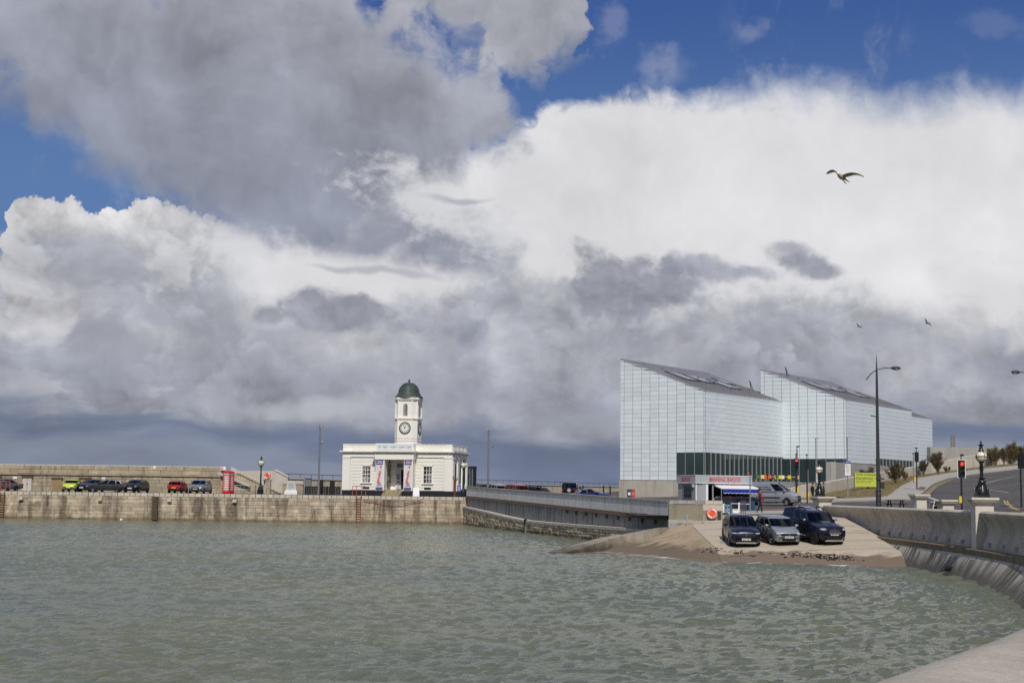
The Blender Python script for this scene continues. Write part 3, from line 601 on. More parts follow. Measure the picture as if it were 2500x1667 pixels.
# slipway and beach
rows = []
for y in np.arange(62, 101.1, 0.6):
    xe = min(sw_x(y) - 0.2, 21.4)
    rows.append([(x, y, slipz(x, y) + 0.004 + 0.012 * mnoise.noise(Vector((x * .6, y * .6, 0)))) for x in np.linspace(11.35, xe, 36)])
struct('slipway', MB().grid(rows), m_slip, True)
JET = [(1.6, 82.0), (2.5, 83.8), (3.7, 86.2), (4.8, 88.3), (6.0, 90.0), (7.2, 91.0), (8.6, 90.9), (9.7, 90.4), (10.1, 91.7), (13.2, 91.8)]
rows = []
for x in np.linspace(1.6, 12.3, 52):
    ym = interp(x, JET)
    rows.append([(x, y, sandz(x, y) + (0.04 if x < 11.5 else 0.04 - 0.25 * (x - 11.5)) + 0.06 * mnoise.noise(Vector((x * .4, y * .4, 3))) + 0.02 * mnoise.noise(Vector((x * 2, y * 2, 3)))) for y in np.linspace(62, ym, 60)])
struct('beach_sand', MB().grid(rows), m_sand, True)
# ================================================================== quay wall
def px2x(px, Y): return (px - 1250) / F * Y
m_fender = M('fender_timber', (.085, .06, .04), .9, var=.4, scale=4, bump=.8)
q = thing('quay_wall', 'long quay wall of weathered stone blocks with pale coping, rising from the water', 'quay wall', (-30, 156, 0))
mb = MB(); mb.span(-400, -4.6, 156.16, 156.9, -2, 2.985); part(q, 'core', mb, m_mortar, world=True)
SM = stone_meshes(m_stone); hts = [0.30, 0.46, 0.34, 0.48, 0.36, 0.44, 0.34]
allst = []; z = -0.12
for h in hts:
    x = -4.45 + random.uniform(-0.02, 0.02)
    while x > -62:
        L_ = random.choice((0.55, 0.75, 0.95, 1.2, 1.5, 2.0)) * random.uniform(0.85, 1.15); allst.append((x - L_ / 2, z + h / 2, L_, h)); x -= L_
    z += h
vis = [s for s in allst if s[0] > -56.6]; random.shuffle(vis); vis.sort(key=lambda s: -s[2] * s[3]); named = vis[:300]; rest = vis[300:] + [s for s in allst if s[0] <= -56.6]
for (x, zz, L_, h) in named:
    place_stone(q, 'stone', random.choice(SM), (x + 30, random.choice((-.01, 0.0, .0, .012, .02)), zz), (L_ - 0.018, 0.4, h - 0.016))
mb = MB()
for (x, zz, L_, h) in rest: mb.box(x + 30, 0.02 + random.choice((-.02, 0, .03)), zz, L_ - 0.035, 0.4, h - 0.03)
o = part(q, 'stonework', mb, m_stone); o['kind'] = 'stuff'
CP = stone_meshes(m_coping, 4, 0.015, 0.0); x = -4.4
while x > -57:
    L_ = random.uniform(0.52, 0.78); place_stone(q, 'coping_stone', random.choice(CP), (x - L_ / 2 + 30, 0.12, 2.80), (L_ - 0.05, 0.62, 0.37)); x -= L_
mb = MB(); mb.span(-400, x, 155.85, 156.4, 2.62, 2.985); part(q, 'coping', mb, m_coping, world=True)
for px in (65, 257, 425, 583):
    X_ = px2x(px, 155.8); o = part(q, 'corbel', MB().box(0, 0, 0, 0.42, 0.42, 0.34), m_coping); o.location = (X_ + 30, -0.3, 2.25)
o = part(q, 'timber_fender', MB().box(0, 0, 0, 0.6, 0.3, 2.45, taper=0.85), m_fender); o.location = (px2x(391, 155.8) + 30, -0.35, 1.35)
part(q, 'end_block', MB().span(-4.9, -4.15, 155.75, 156.7, 2.1, 2.75).span(-4.55, -4.0, 155.7, 156.8, -1, 2.1), m_stone, world=True)
# ladders
def ladder(px, lab):
    X_ = px2x(px, 155.6); t_ = thing('quay_ladder', lab, 'ladder', (X_, 155.62, 0), 0, 'iron ladders on the quay wall')
    for s in (-0.24, 0.24): part(t_, 'stile', MB().tube([(s * 0.9, 0, -0.4), (s, -0.02, 2.9)], 0.045), m_rust)
    for i in range(11): part(t_, 'rung', MB().tube([(-.24, 0, 0.15 + i * 0.26), (.24, 0, 0.15 + i * 0.26)], 0.03), m_rust)
    for s in (-0.72, -0.28, 0.28, 0.72): part(t_, 'grab_rail', MB().tube([(s, 0.2, 2.95), (s, 0.2, 3.95), (s * 0.9, 0.28, 4.05)], 0.035), m_redr2)
    part(t_, 'top_rail', MB().tube([(-.72, 0.2, 4.03), (.72, 0.2, 4.03)], 0.035), m_redr2)
m_redr2 = M('faded_red_paint', (0.42, 0.10, 0.08), 0.6, var=0.1)
ladder(883, 'rusty ladder with faded red grab rails, below the white clock tower building')
ladder(18, 'rusty ladder with faded red grab rails, at the far left beside the taupe saloon')
# ================================================================== harbour arm wall
YA = 170.0; a_ = thing('harbour_arm_wall', 'tall two-tier stone wall of the harbour arm behind the parked cars', 'stone wall', (-60, YA, 3))
XR = px2x(548, YA)
mb = MB(); mb.span(-400, XR - 0.02, YA + 0.1, YA + 2.6, 3, 6.05); part(a_, 'core', mb, m_mortar, world=True)
AM = stone_meshes(m_arm, 6, 0.012, 0.01)
for (z0, z1, mn, mxx, yo, nm) in ((5.62, 6.05, 1.9, 2.5, -0.02, 'parapet_block'), (5.12, 5.6, 1.9, 2.6, 0.0, 'parapet_block'), (4.92, 5.1, 2.4, 3.4, -0.1, 'string_course'), (4.5, 4.9, 0.9, 1.8, 0.0, 'stone'), (4.08, 4.48, 0.9, 1.8, 0.0, 'stone'), (3.6, 4.06, 0.9, 1.9, 0.0, 'stone'), (2.98, 3.58, 1.0, 2.0, 0.0, 'stone')):
    x = XR
    while x > -63:
        L_ = random.uniform(mn, mxx); place_stone(a_, nm, random.choice(AM), (x - L_ / 2 + 60, 0.2 + yo + random.uniform(-.015, .015), (z0 + z1) / 2 - 3), (L_ - 0.03, 0.45 if nm != 'string_course' else 0.6, z1 - z0)); x -= L_
x = XR
while x > -63:
    L_ = random.uniform(1.6, 3.4); o = part(a_, 'capstone', MB().box(0, 0, 0, L_ - 0.06, 2.5, 0.1), m_armcap); o.location = (x - L_ / 2 + 60, 1.2, 3.11 + random.uniform(-.01, .01)); x -= L_
for px, w_, zt, mt_, nm in ((77, 1.05, 1.55, m_door, 'door'), (150, 1.1, 1.45, m_doorb, 'boarded_door'), (218, 1.2, 1.5, m_doorb, 'boarded_door'), (4, 0.8, 1.5, m_doorb, 'boarded_door')):
    d_ = part(a_, nm, MB().box(0, 0, zt / 2, w_, 0.1, zt), mt_); d_.location = (px2x(px, YA - .1) + 60, -0.09, 0.0)
    part(d_, 'lintel', MB().box(0, -0.02, zt + 0.1, w_ + 0.25, 0.2, 0.2), m_wood)
    if nm == 'door': part(d_, 'door_gap', MB().box(0, -0.055, zt / 2, 0.03, 0.012, zt), m_void); part(d_, 'padlock', MB().box(0.03, -0.07, 0.85, 0.1, 0.03, 0.22), m_rust)
for px, py, s_, lb in ((37, 1165.5, 0.5, 'small white notice above the taupe saloon on the harbour wall'), (253, 1167, 0.42, 'small white notice on the harbour wall above the dark hatchbacks'), (377, 1140.5, 0.28, 'tiny white notice high on the parapet above the black hatchback')):
    p = at(px, py, YA - 0.06); single('notice', MB().box(0, 0, 0, s_, 0.03, s_ * 0.5 if s_ > .3 else 0.34), m_paint, lb, 'notice', p)
sg = thing('no_fishing_sign', 'white prohibition sign with red ring on the wall above the phone box', 'sign', at(545, 1143, YA - 0.08))
part(sg, 'panel', MB().box(0, 0, 0, 0.62, 0.03, 0.42), m_paint); part(sg, 'ring', MB().lathe([(0.1, -0.02), (0.15, -0.02), (0.15, -0.03), (0.1, -0.03)], (-.14, 0, 0), 12, 'y', False), m_red)
part(sg, 'bar', MB().extr([(-.24, -.022, -.07), (-.22, -.022, -.09), (-.04, -.022, .07), (-.06, -.022, .09)], (0, -.008, 0)), m_red)
# ================================================================== steps and rounded walls right of the phone box
st = thing('harbour_steps', 'stone flight of steps climbing left behind the phone box to the harbour arm', 'steps', (px2x(640, 168), 168, 3))
for i in range(14):
    x0 = px2x(686, 168) - i * 0.37; o = part(st, 'tread', MB().span(px2x(548, 168), x0, 167.6, 170.2, 3 + i * 0.17, 3.165 + i * 0.17), m_arm, world=True)
fl = MB(); A_, B_ = at(566, 1140, 171.2), at(656, 1180, 171.2)
fl.extr([(A_.x, 170.6, A_.z), (B_.x, 170.6, B_.z), (B_.x, 170.6, B_.z - 0.85), (A_.x, 170.6, A_.z - 0.85)], (0, 0.5, 0)); part(st, 'upper_flank', fl, m_bank, world=True)
fl = MB(); A_, B_ = at(533, 1151, 167.5), at(612, 1183, 167.5)
fl.extr([(A_.x, 167.1, A_.z), (B_.x, 167.1, B_.z), (B_.x, 167.1, B_.z - 0.3), (A_.x, 167.1, A_.z - 0.3)], (0, 0.35, 0)); part(st, 'lower_flank', fl, m_bank, world=True)
for px in (588, 596, 624, 641): p = at(px, 1199, 166.5); part(st, 'rail_post', MB().tube([(p.x, 166.5, 3), (p.x, 166.5, 4.02)], 0.04), m_steel if px < 600 else m_dgrey, world=True)
for zz in (3.5, 4.0): part(st, 'handrail', MB().tube([(px2x(580, 166.5), 166.5, zz), (px2x(668, 166.5), 166.5, zz)], 0.03), m_steel, world=True)
rw = thing('rounded_wall', 'smooth pale concrete wall with a sloping end behind the lifebuoy', 'concrete wall', (px2x(640, 173), 173, 3))
q0 = [at(px, py, 173) for px, py in ((568, 1141), (575, 1148), (590, 1149), (640, 1148.5), (672, 1149), (690, 1158), (703, 1166), (703, 1203), (568, 1203))]
part(rw, 'wall', MB().extr([(p.x, 173, max(p.z, 2.95)) for p in q0], (0, 0.8, 0)), m_bank, world=True)
A_, B_, C_ = at(672, 1148.6, 172.9), at(690, 1157.6, 172.9), at(704, 1165.6, 172.9)
part(rw, 'coping', MB().extr([(A_.x, 172.9, A_.z + .16), (B_.x, 172.9, B_.z + .14), (C_.x, 172.9, C_.z + .12), (C_.x, 172.9, C_.z), (B_.x, 172.9, B_.z), (A_.x, 172.9, A_.z)], (0, 0.95, 0)), m_armcap, world=True)
bl = thing('stone_block', 'low square stone block wall behind the white memorial', 'stone wall', (px2x(722, 170), 170, 3))
part(bl, 'base', MB().span(px2x(697, 170), px2x(747, 170), 170, 171.4, 3, 4.2), m_arm, world=True); part(bl, 'cap', MB().span(px2x(696, 170), px2x(748, 170), 169.9, 171.5, 4.22, 4.62), m_bank, world=True)
# memorial: white bell-shaped stone
mm = thing('memorial_stone', 'white bell-shaped memorial stone on a stepped plinth', 'memorial', (px2x(719, 166), 166, 3))
part(mm, 'plinth', MB().box(0, 0, .16, 1.5, .8, .32).box(0, 0, .41, 1.35, .7, .18), m_paint)
prof = [(-.6, .5), (-.56, .8), (-.5, 1.1), (-.46, 1.28), (-.36, 1.42), (-.2, 1.5), (0, 1.54), (.2, 1.5), (.36, 1.42), (.46, 1.28), (.5, 1.1), (.56, .8), (.6, .5)]
part(mm, 'headstone', MB().extr([(x, -.2, z) for x, z in prof], (0, .4, 0)), m_armcap)
part(mm, 'inscription_panel', MB().extr([(x * .8, -.215, .5 + (z - .5) * .88 + .03) for x, z in prof], (0, .013, 0)), M('slate_panel', (0.5, 0.5, 0.53), 0.6, var=0.15, scale=6))
for i in range(5): part(mm, 'inscription_line', MB().box(random.uniform(-.03, .03), -.219, .75 + i * .13, .55, .006, .035), m_pole)
# ================================================================== far sea parapet, railing, low dark fence
A2, B2 = Vector((px2x(688, 186), 186)), Vector((px2x(1530, 292), 292)); dr = (B2 - A2).normalized(); LN = (B2 - A2).length; ang = math.atan2(dr.y, dr.x)
sp = thing('sea_parapet', 'long pale stained sea wall closing the far side of the car park', 'sea wall', (A2.x, A2.y, 2.4), ang)
m_spar = M('sea_parapet_concrete', (0.52, 0.47, 0.37), 0.85, var=0.2, scale=0.5, streak=0.6, stc=(0.3, 0.24, 0.12), rnd=0.1)
n_ = 24
for i in range(n_): o = part(sp, 'wall_panel', MB().span(0.02, LN / n_ - 0.02, 0, .5, 0, 2.55), m_spar); o.location = (i * LN / n_, 0, 0)
part(sp, 'capping', MB().span(0, LN, -.1, .7, 2.55, 2.7), m_armcap)
rl = thing('sea_railing', 'thin dark railing along the top of the far sea wall', 'railing', (A2.x, A2.y, 5.1), ang)
part(rl, 'rail', MB().tube([(-1, .3, .52), (LN, .3, .52)], 0.045), m_dgrey)
for i in range(46): o = part(rl, 'post', MB().tube([(0, .3, 0), (0, .3, .52)], 0.035), m_dgrey); o.location = (i * LN / 46, 0, 0)
df = thing('dark_fence', 'low dark slatted fence between the memorial and the white building', 'fence', (px2x(790, 168), 168, 3))
for i in range(22): part(df, 'board', MB().span(px2x(748, 168) + i * .2, px2x(748, 168) + i * .2 + .17, 168, 168.05, 3.02, 3.98 + random.uniform(-.02, .02)), m_dark, world=True)
for i in range(4): part(df, 'fence_post', MB().box(px2x(752, 168) + i * 1.3, 168.1, 3.5, .1, .1, 1.05), m_dark, world=True)
part(df, 'fence_rail', MB().span(px2x(748, 168), px2x(836, 168), 168.06, 168.12, 3.85, 3.93), m_dark, world=True)
for px, w_, h_, lb in ((760, .7, 1.9, 'grey locker standing tallest behind the dark fence'), (790, .55, 1.75, 'dark bin behind the fence beside the tall grey pole'), (818, .55, 1.6, 'dark bin behind the fence next to the white building')):
    b_ = thing('storage_box', lb, 'storage box', (px2x(px, 178), 178, 3), 0); part(b_, 'body', MB().box(0, 0, h_ / 2, w_, .6, h_), m_pole if px == 760 else m_dark); part(b_, 'lid', MB().box(0, 0, h_ + .05, w_ + .08, .7, .08), m_dark)
# ================================================================== Droit-style white building with clock tower
RZ = math.radians(-12.3); D = thing('clock_tower_building', 'white stucco harbour building with a domed clock tower and columned porch', 'building', (-12.94, 163.0, 3.0), RZ)
hw, dp = 6.48, 7.0
core = MB(); core.span(-hw, -1.2, 0.1, dp, 0.6, 5.3).span(1.2, hw, .1, dp, .6, 5.3).span(-1.2, 1.2, 1.6, dp, .6, 5.3)
part(D, 'wall', core, m_white)
part(D, 'plinth', MB().span(-hw - .06, -1.2, .0, dp + .06, 0, .6).span(1.2, hw + .06, 0, dp + .06, 0, .6).span(-1.2, 1.2, 1.6, dp, 0, .55), m_black)
for sgn in (-1, 1):       # banded stucco on the two wings
    for i in range(10):
        z0 = .64 + i * .36; segs = [(1.25 + (1.0 if True else 0), 3.05), (4.25, 5.55)] if 1.35 < z0 + .18 < 3.45 else [(2.25, 5.55)]
        for s0, s1 in segs: part(D, 'stucco_band', MB().span(sgn * s0, sgn * s1, .03, .12, z0, z0 + .33), m_white)
    part(D, 'corner_pier', MB().span(sgn * 5.6, sgn * (hw + .05), -.06, .12, .6, 4.25), m_white)
    part(D, 'pier_capital', MB().span(sgn * 5.55, sgn * (hw + .1), -.1, .12, 4.25, 4.38), m_white)
    wx = sgn * 3.65
    wn = part(D, 'window', MB().span(wx - .62, wx - .48, -.02, .16, 1.36, 3.5).span(wx + .48, wx + .62, -.02, .16, 1.36, 3.5).span(wx - .62, wx + .62, -.02, .16, 3.36, 3.5), m_white)
    part(wn, 'pane', MB().span(wx - .48, wx + .48, .1, .13, 1.5, 3.36), m_pane)
    part(wn, 'sill', MB().span(wx - .68, wx + .68, -.12, .14, 1.36, 1.5), m_white)
    for i in (-1, 1): part(wn, 'glazing_bar', MB().span(wx + i * .16 - .022, wx + i * .16 + .022, .06, .11, 1.5, 3.36), m_paint)
    for i in range(1, 4): part(wn, 'glazing_bar', MB().span(wx - .48, wx + .48, .055, .105, 1.5 + i * .465 - (.035 if i == 2 else .02), 1.5 + i * .465 + (.035 if i == 2 else .02)), m_paint)
    part(D, 'vent', MB().span(wx - .4, wx + .4, -.02, .1, .78, 1.0), m_void)
    # porch piers with banner
    pier = MB().span(sgn * 1.15, sgn * 2.2, -1.15, -.1, .6, 4.1); part(D, 'porch_pier', pier, m_white)
    part(D, 'pier_base', MB().span(sgn * 1.1, sgn * 2.25, -1.2, .02, 0, .6), m_black)
    part(D, 'porch_side_wall', MB().span(sgn * 1.2, sgn * 1.5, -.1, 1.7, .5, 4.1), m_white)
part(D, 'entablature', MB().span(-2.3, 2.3, -1.22, .12, 4.1, 4.85), m_white)
part(D, 'frieze', MB().span(-hw - .04, hw + .04, -.05, dp + .05, 4.4, 4.82), m_white)
part(D, 'porch_frieze', MB().span(-2.22, 2.22, -1.12, 0.1, 4.85, 4.96), m_white)
for i in range(26): part(D, 'dentil', MB().span(-2.2 + i * .17, -2.12 + i * .17, -1.28, -1.2, 4.72, 4.82), m_white)
part(D, 'cornice', MB().span(-hw - .34, hw + .34, -.34, dp + .34, 4.96, 5.1).span(-2.55, 2.55, -1.5, -.34, 4.96, 5.1), m_white)
part(D, 'cornice_moulding', MB().span(-hw - .18, hw + .18, -.18, dp + .18, 4.84, 4.955).span(-2.4, 2.4, -1.34, -.18, 4.85, 4.957), m_white)
part(D, 'parapet', MB().span(-hw, hw, 0.0, .3, 5.1, 5.78).span(hw - .3, hw, .3, dp, 5.1, 5.78).span(-hw, -hw + .3, .3, dp, 5.1, 5.78).span(-hw + .3, hw - .3, dp - .3, dp, 5.1, 5.78), m_white)
part(D, 'parapet_capping', MB().span(-hw - .05, hw + .05, -.05, .36, 5.78, 5.88).span(hw - .34, hw + .05, .36, dp + .05, 5.78, 5.88).span(-hw - .05, -hw + .34, .36, dp + .05, 5.78, 5.88), m_white)
for sgn in (-1, 1):
    part(D, 'parapet_panel', MB().span(sgn * 2.5, sgn * 5.5, -.03, .02, 5.2, 5.7), m_white); part(D, 'parapet_pier', MB().span(sgn * 5.8, sgn * (hw + .03), -.04, .02, 5.1, 5.78), m_white)
for i in range(4): part(D, 'parapet_baluster_panel', MB().span(hw - .02, hw + .03, .5 + i * 1.7, 1.5 + i * 1.7, 5.2, 5.7), m_white)
part(D, 'sign_block', MB().span(-2.25, 2.25, -1.15, .02, 5.1, 5.92), m_white)
part(D, 'sign_board', MB().span(-2.1, 2.1, -1.2, -1.14, 5.18, 5.82), M('sign_board', (0.62, 0.67, 0.68), 0.5, var=0.05))
sc = MB()   # looping handwriting, as flat thin strokes
m_script = M('script_tube', (0.3, 0.42, 0.4), 0.5, var=0)
for i, (x0, n_, a_1) in enumerate(((-1.9, 3, .07), (-1.35, 5, .1), (-.45, 8, .1), (.6, 7, .09), (1.5, 5, .09))):
    pts = [(x0 + .085 * n_ * (j / 24) + .045 * math.sin(j * .9 * n_ / 5 + i), -1.215, 5.5 + a_1 * math.sin(j * 1.3 * n_ / 6 + i * 2) * (1.6 if (i + j) % 9 == 0 else 1)) for j in range(25)]
    sc.tube(pts, 0.013, 4)
part(D, 'script_lettering', sc, m_script)
part(D, 'roof', MB().span(-hw + .3, hw - .3, .3, dp - .3, 5.3, 5.4), m_roof)
# right-hand side: pilasters and tall openings
for yy in (.1, 2.2, 4.3, 6.4): part(D, 'pilaster', MB().span(hw - .02, hw + .12, yy, yy + .6, .6, 4.25), m_white); part(D, 'pilaster_capital', MB().span(hw - .02, hw + .2, yy - .06, yy + .66, 4.25, 4.38), m_white)
for yy in (1.1, 3.2, 5.3):
    wn = part(D, 'side_window', MB().span(hw - .02, hw + .03, yy, yy + .85, 1.4, 3.8), m_paint); part(wn, 'pane', MB().span(hw + .03, hw + .04, yy + .1, yy + .75, 1.5, 3.7), m_pane)
# porch interior, door, steps
dr_ = part(D, 'door', MB().span(-.62, .62, 1.5, 1.58, .75, 4.0), m_paint)
part(dr_, 'door_opening', MB().span(.08, .56, 1.44, 1.5, .8, 3.0), m_void); part(dr_, 'fanlight', MB().span(-.45, .5, 1.46, 1.5, 3.2, 3.7), m_pole)
part(dr_, 'door_leaf', MB().span(-.55, .05, 1.43, 1.49, .8, 3.0), M('pale_blue_door', (0.5, 0.53, 0.56), 0.5, var=0.04)); part(dr_, 'notice', MB().span(-.42, -.1, 1.4, 1.43, 1.9, 2.5), m_pole); part(dr_, 'letter_box', MB().span(-.42, -.1, 1.4, 1.43, 1.55, 1.68), m_black)
for i in range(4): part(D, 'step', MB().span(-1.05 + i * .0, 1.0, -2.3 + i * .33, .6 if i == 3 else -1.2, i * .17, (i + 1) * .17), M('worn_step_%d' % i, (0.33, 0.27, 0.16), 0.85, var=0.2))
part(D, 'porch_floor', MB().span(-1.2, 1.2, -1.2, 1.6, .5, .7), m_armcap)
for sx in (-.75, .85):
    hr = MB(); hr.tube([(sx, -2.2, .2), (sx, -2.2, 1.05), (sx, -1.0, 1.65), (sx, -.5, 1.65), (sx, -.5, .7)], .03); hr.tube([(sx, -1.0, .7), (sx, -1.0, 1.65)], .025); part(D, 'handrail', hr, m_dgrey)
# tower
def octo(Wd, ch): h = Wd / 2; return [(-h + ch, -h), (h - ch, -h), (h, -h + ch), (h, h - ch), (h - ch, h), (-h + ch, h), (-h, h - ch), (-h, -h + ch)]
ty = 4.2
def osh(Wd, ch, z0, z1): return MB().prism([(x, y + ty) for x, y in octo(Wd, ch)], z0, z1)
part(D, 'tower_shaft', osh(2.73, .44, 5.3, 8.9), m_white); part(D, 'tower_base_band', osh(2.83, .45, 5.3, 6.1), m_white)
for zz in (6.3, 6.62): part(D, 'tower_groove', osh(2.75, .445, zz, zz + .03), m_pole)
part(D, 'string_course', osh(2.95, .47, 8.9, 9.06), m_white); part(D, 'belfry', osh(2.6, .44, 9.06, 11.35), m_white)
part(D, 'tower_cornice', osh(2.85, .47, 11.1, 11.22).prism([(x, y + ty) for x, y in octo(3.0, .5)], 11.22, 11.42), m_white)
dm = part(D, 'dome', MB().lathe([(1.68, 11.43), (1.66, 11.55), (1.42, 11.74), (1.36, 11.92), (1.24, 12.05), (1.2, 12.25), (1.1, 12.55), (.93, 12.82), (.68, 13.06), (.36, 13.2), (.14, 13.25)], (0, ty, 0), 24), m_copper, ang=50)
for i in range(8):
    a = math.pi * 2 * (i + .5) / 8; part(dm, 'dome_rib', MB().tube([(math.cos(a) * r, ty + math.sin(a) * r, z) for r, z in ((1.24, 12.05), (1.21, 12.26), (1.11, 12.56), (.94, 12.83), (.69, 13.07), (.36, 13.21))], .035, 5), m_copper)
part(dm, 'finial', MB().lathe([(.14, 13.24), (.1, 13.36), (.13, 13.42), (.13, 13.52), (.07, 13.55), (.05, 13.65), (.01, 13.7)], (0, ty, 0), 10), m_copper)
m_face = M('clock_face', (0.74, 0.73, 0.68), 0.6, var=0.03)
for k_, (rz_, cx_, cy_) in enumerate(((0, 0, ty - 1.375), (math.pi / 2, 1.375, ty))):
    c_ = part(D, 'clock', MB().lathe([(.0, .0), (.7, .0), (.7, -.05), (.62, -.07), (.6, -.02), (0, -.02)], (0, 0, 0), 28, 'y'), m_black); c_.location = (cx_, cy_, 7.85); c_.rotation_euler = (0, 0, rz_)
    part(c_, 'dial', MB().lathe([(0, -.03), (.58, -.03), (.58, -.035), (0, -.035)], (0, 0, 0), 28, 'y'), m_face)
    nm = MB()
    for i in range(12):
        a = i * math.pi / 6; ca, sa = math.cos(a), math.sin(a)
        for off in (-.04, .04):
            q4 = [(off - .022, .4), (off + .022, .4), (off + .026, .55), (off - .026, .55)]
            nm.extr([(x * ca + y * sa, -.036, -x * sa + y * ca) for x, y in q4], (0, -.008, 0))
    part(c_, 'numerals', nm, m_black)
    for a, L_, wd in ((27, .34, .035), (-30, .5, .025)):
        a = math.radians(a); ca, sa = math.cos(a), math.sin(a); part(c_, 'hand', MB().extr([(x * ca + y * sa, -.046, -x * sa + y * ca) for x, y in ((-wd, -.08), (wd, -.08), (wd * .9, L_ * .6), (0, L_), (-wd * .9, L_ * .6))], (0, -.01, 0)), m_black)
    ar = [(-.26, 0), (.26, 0), (.26, 1.15)] + [(.26 * math.cos(t_), 1.15 + .26 * math.sin(t_)) for t_ in [math.pi * j / 8 for j in range(1, 8)]] + [(-.26, 1.15)]
    bw = part(D, 'belfry_window', MB().extr([(x * 1.28, -.02, z * 1.05 - .04) for x, z in ar], (0, .04, 0)), m_white); bw.location = (cx_ * 1.3 / 1.375 if k_ else 0, ty - 1.3 if not k_ else ty, 9.3); bw.rotation_euler = (0, 0, rz_)
    part(bw, 'louvre', MB().extr([(x, -.03, z) for x, z in ar], (0, .02, 0)), m_concd); part(bw, 'bar', MB().box(0, -.035, .7, .5, .01, .03), m_pole)
for (sx, sy) in ((-1, -1), (1, -1), (1, 1)):
    for (px_, py_) in (((1.3 - .44), 1.3), (1.3, (1.3 - .44))):
        part(D, 'tower_pilaster', MB().cyl(sx * px_, ty + sy * py_, 9.06, 11.1, .09, n=8), m_white)
# banners hung on the porch piers
m_ban = M('banner_cloth', (0.68, 0.67, 0.67), 0.7, var=0.04); m_pur = M('purple_print', (0.13, 0.085, 0.27), 0.7, var=0.05); m_sal = M('salmon_print', (0.62, 0.16, 0.13), 0.7, var=0.06)
Rb = Matrix.Rotation(RZ, 4, 'Z'); base = Vector((-12.94, 163.0, 3.0))
for sgn, lb in ((-1, 'white information banner with red letter i on the left porch pier'), (1, 'white information banner with red letter i on the right porch pier')):
    p = base + Rb @ Vector((sgn * 1.68 - .02, -1.2, .75)); b_ = thing('banner', lb, 'banner', p, RZ, 'information banners on the white porch')
    part(b_, 'cloth', MB().grid([[(x, -.02 - .012 * math.sin(z * 3 + x * 5), z) for x in (-.42, -.14, .14, .42)] for z in np.linspace(0, 3.3, 12)]), m_ban, True)
    part(b_, 'header', MB().box(0, -.05, 3.02, .84, .012, .5), m_pur); part(b_, 'footer', MB().box(0, -.05, .1, .84, .012, .22), m_pur)
    for i, w_ in enumerate((.4, .55, .7)): part(b_, 'header_text', MB().box(.03, -.058, 3.14 - i * .1, w_, .004, .035), m_text_wh)
    for i, w_ in enumerate((.45, .5, .55)): part(b_, 'footer_text', MB().box(.03, -.045, .62 - i * .12, w_, .008, .04), m_pur)
    part(b_, 'letter_dot', MB().lathe([(0, -.04), (.13, -.04), (.13, -.05), (0, -.05)], (.17, 0, 2.52), 14, 'y'), m_sal)
    part(b_, 'letter_stroke', MB().extr([(x, -.042, z) for x, z in ((.06, 2.1), (.2, 2.12), (.12, 1.55), (.02, 1.05), (.0, .86), (.1, .84), (.14, .66), (.02, .56), (-.16, .58), (-.26, .75), (-.22, 1.0), (-.12, 1.35), (-.03, 1.68), (-.14, 1.62), (-.12, 1.72))], (0, -.01, 0)), m_sal)
    part(b_, 'hanging_bar', MB().tube([(-.46, -.02, 3.32), (.46, -.02, 3.32)], .03), m_dgrey)
# dark curved glazed annexe beyond the right end
p = at(1150, 1200, 171); ax = thing('glazed_annexe', 'dark curved glazed annexe behind the right end of the white building', 'annexe', (p.x, 171, 3), 0)
pl = [(-.55, 0), (.25, 0), (.5, .25), (.6, .6), (.6, 2), (-.55, 2)]
part(ax, 'roof', MB().prism(pl, 3.3, 3.62), m_black); part(ax, 'glass', MB().prism([(x * .92, y + .06) for x, y in pl], 0, 3.3), m_pang)
for x_ in (-.5, -.2, .1): part(ax, 'mullion', MB().span(x_, x_ + .05, -.02, .06, 0, 3.3), m_fin)
part(ax, 'corner_post', MB().tube([(.5, .2, 0), (.5, .2, 3.3)], .12), m_black)
# ================================================================== ramp wall down to the slip
dv = (P2 - P1).normalized(); RL = (P2 - P1).length; nv = Vector((dv.y, -dv.x)) * -1
if nv.y > 0: nv = -nv
rp = thing('ramp_wall', 'long sloping grey concrete parapet wall along the ramp down to the slipway', 'concrete wall', (P1.x, P1.y, 0), math.atan2(dv.y, dv.x))
zt = lambda s: lerp(4.16, 3.13, s / RL)
sgn_ = -1 if (Matrix.Rotation(-math.atan2(dv.y, dv.x), 2) @ nv).y < 0 else 1
def rslab(par, nm, s0, s1, y0, y1, za, zb, mat, world=False):
    V_ = []
    for s in (s0, s1):
        for y in (y0, y1):
            V_ += [(s, y, zt(s) + za), (s, y, zt(s) + zb)]
    return part(par, nm, MB().add(V_, [(0, 1, 3, 2), (4, 6, 7, 5), (0, 4, 5, 1), (2, 3, 7, 6), (0, 2, 6, 4), (1, 5, 7, 3)]), mat)
f_ = sgn_
npn = 14
for i in range(npn):
    s0, s1 = RL * i / npn, RL * (i + 1) / npn
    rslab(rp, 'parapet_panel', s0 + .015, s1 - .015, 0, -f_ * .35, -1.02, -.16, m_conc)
ncp = 46
for i in range(ncp): rslab(rp, 'coping_slab', RL * i / ncp + .01, RL * (i + 1) / ncp - .01, f_ * .05, -f_ * .42, -.155, 0, m_conccap)
rslab(rp, 'beam', 0, RL, f_ * .1, -f_ * .3, -1.3, -1.02, m_beam)
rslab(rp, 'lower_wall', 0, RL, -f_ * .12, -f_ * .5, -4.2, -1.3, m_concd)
for i in range(9): rslab(rp, 'bracket', RL * (.62 + i * .042), RL * (.62 + i * .042) + .22, f_ * .05, -f_ * .12, -1.62, -1.3, m_beam)
for i in range(11): rslab(rp, 'joint', RL * (.05 + i * .085), RL * (.05 + i * .085) + .03, -f_ * .1, -f_ * .121, -4.0, -1.3, m_void)
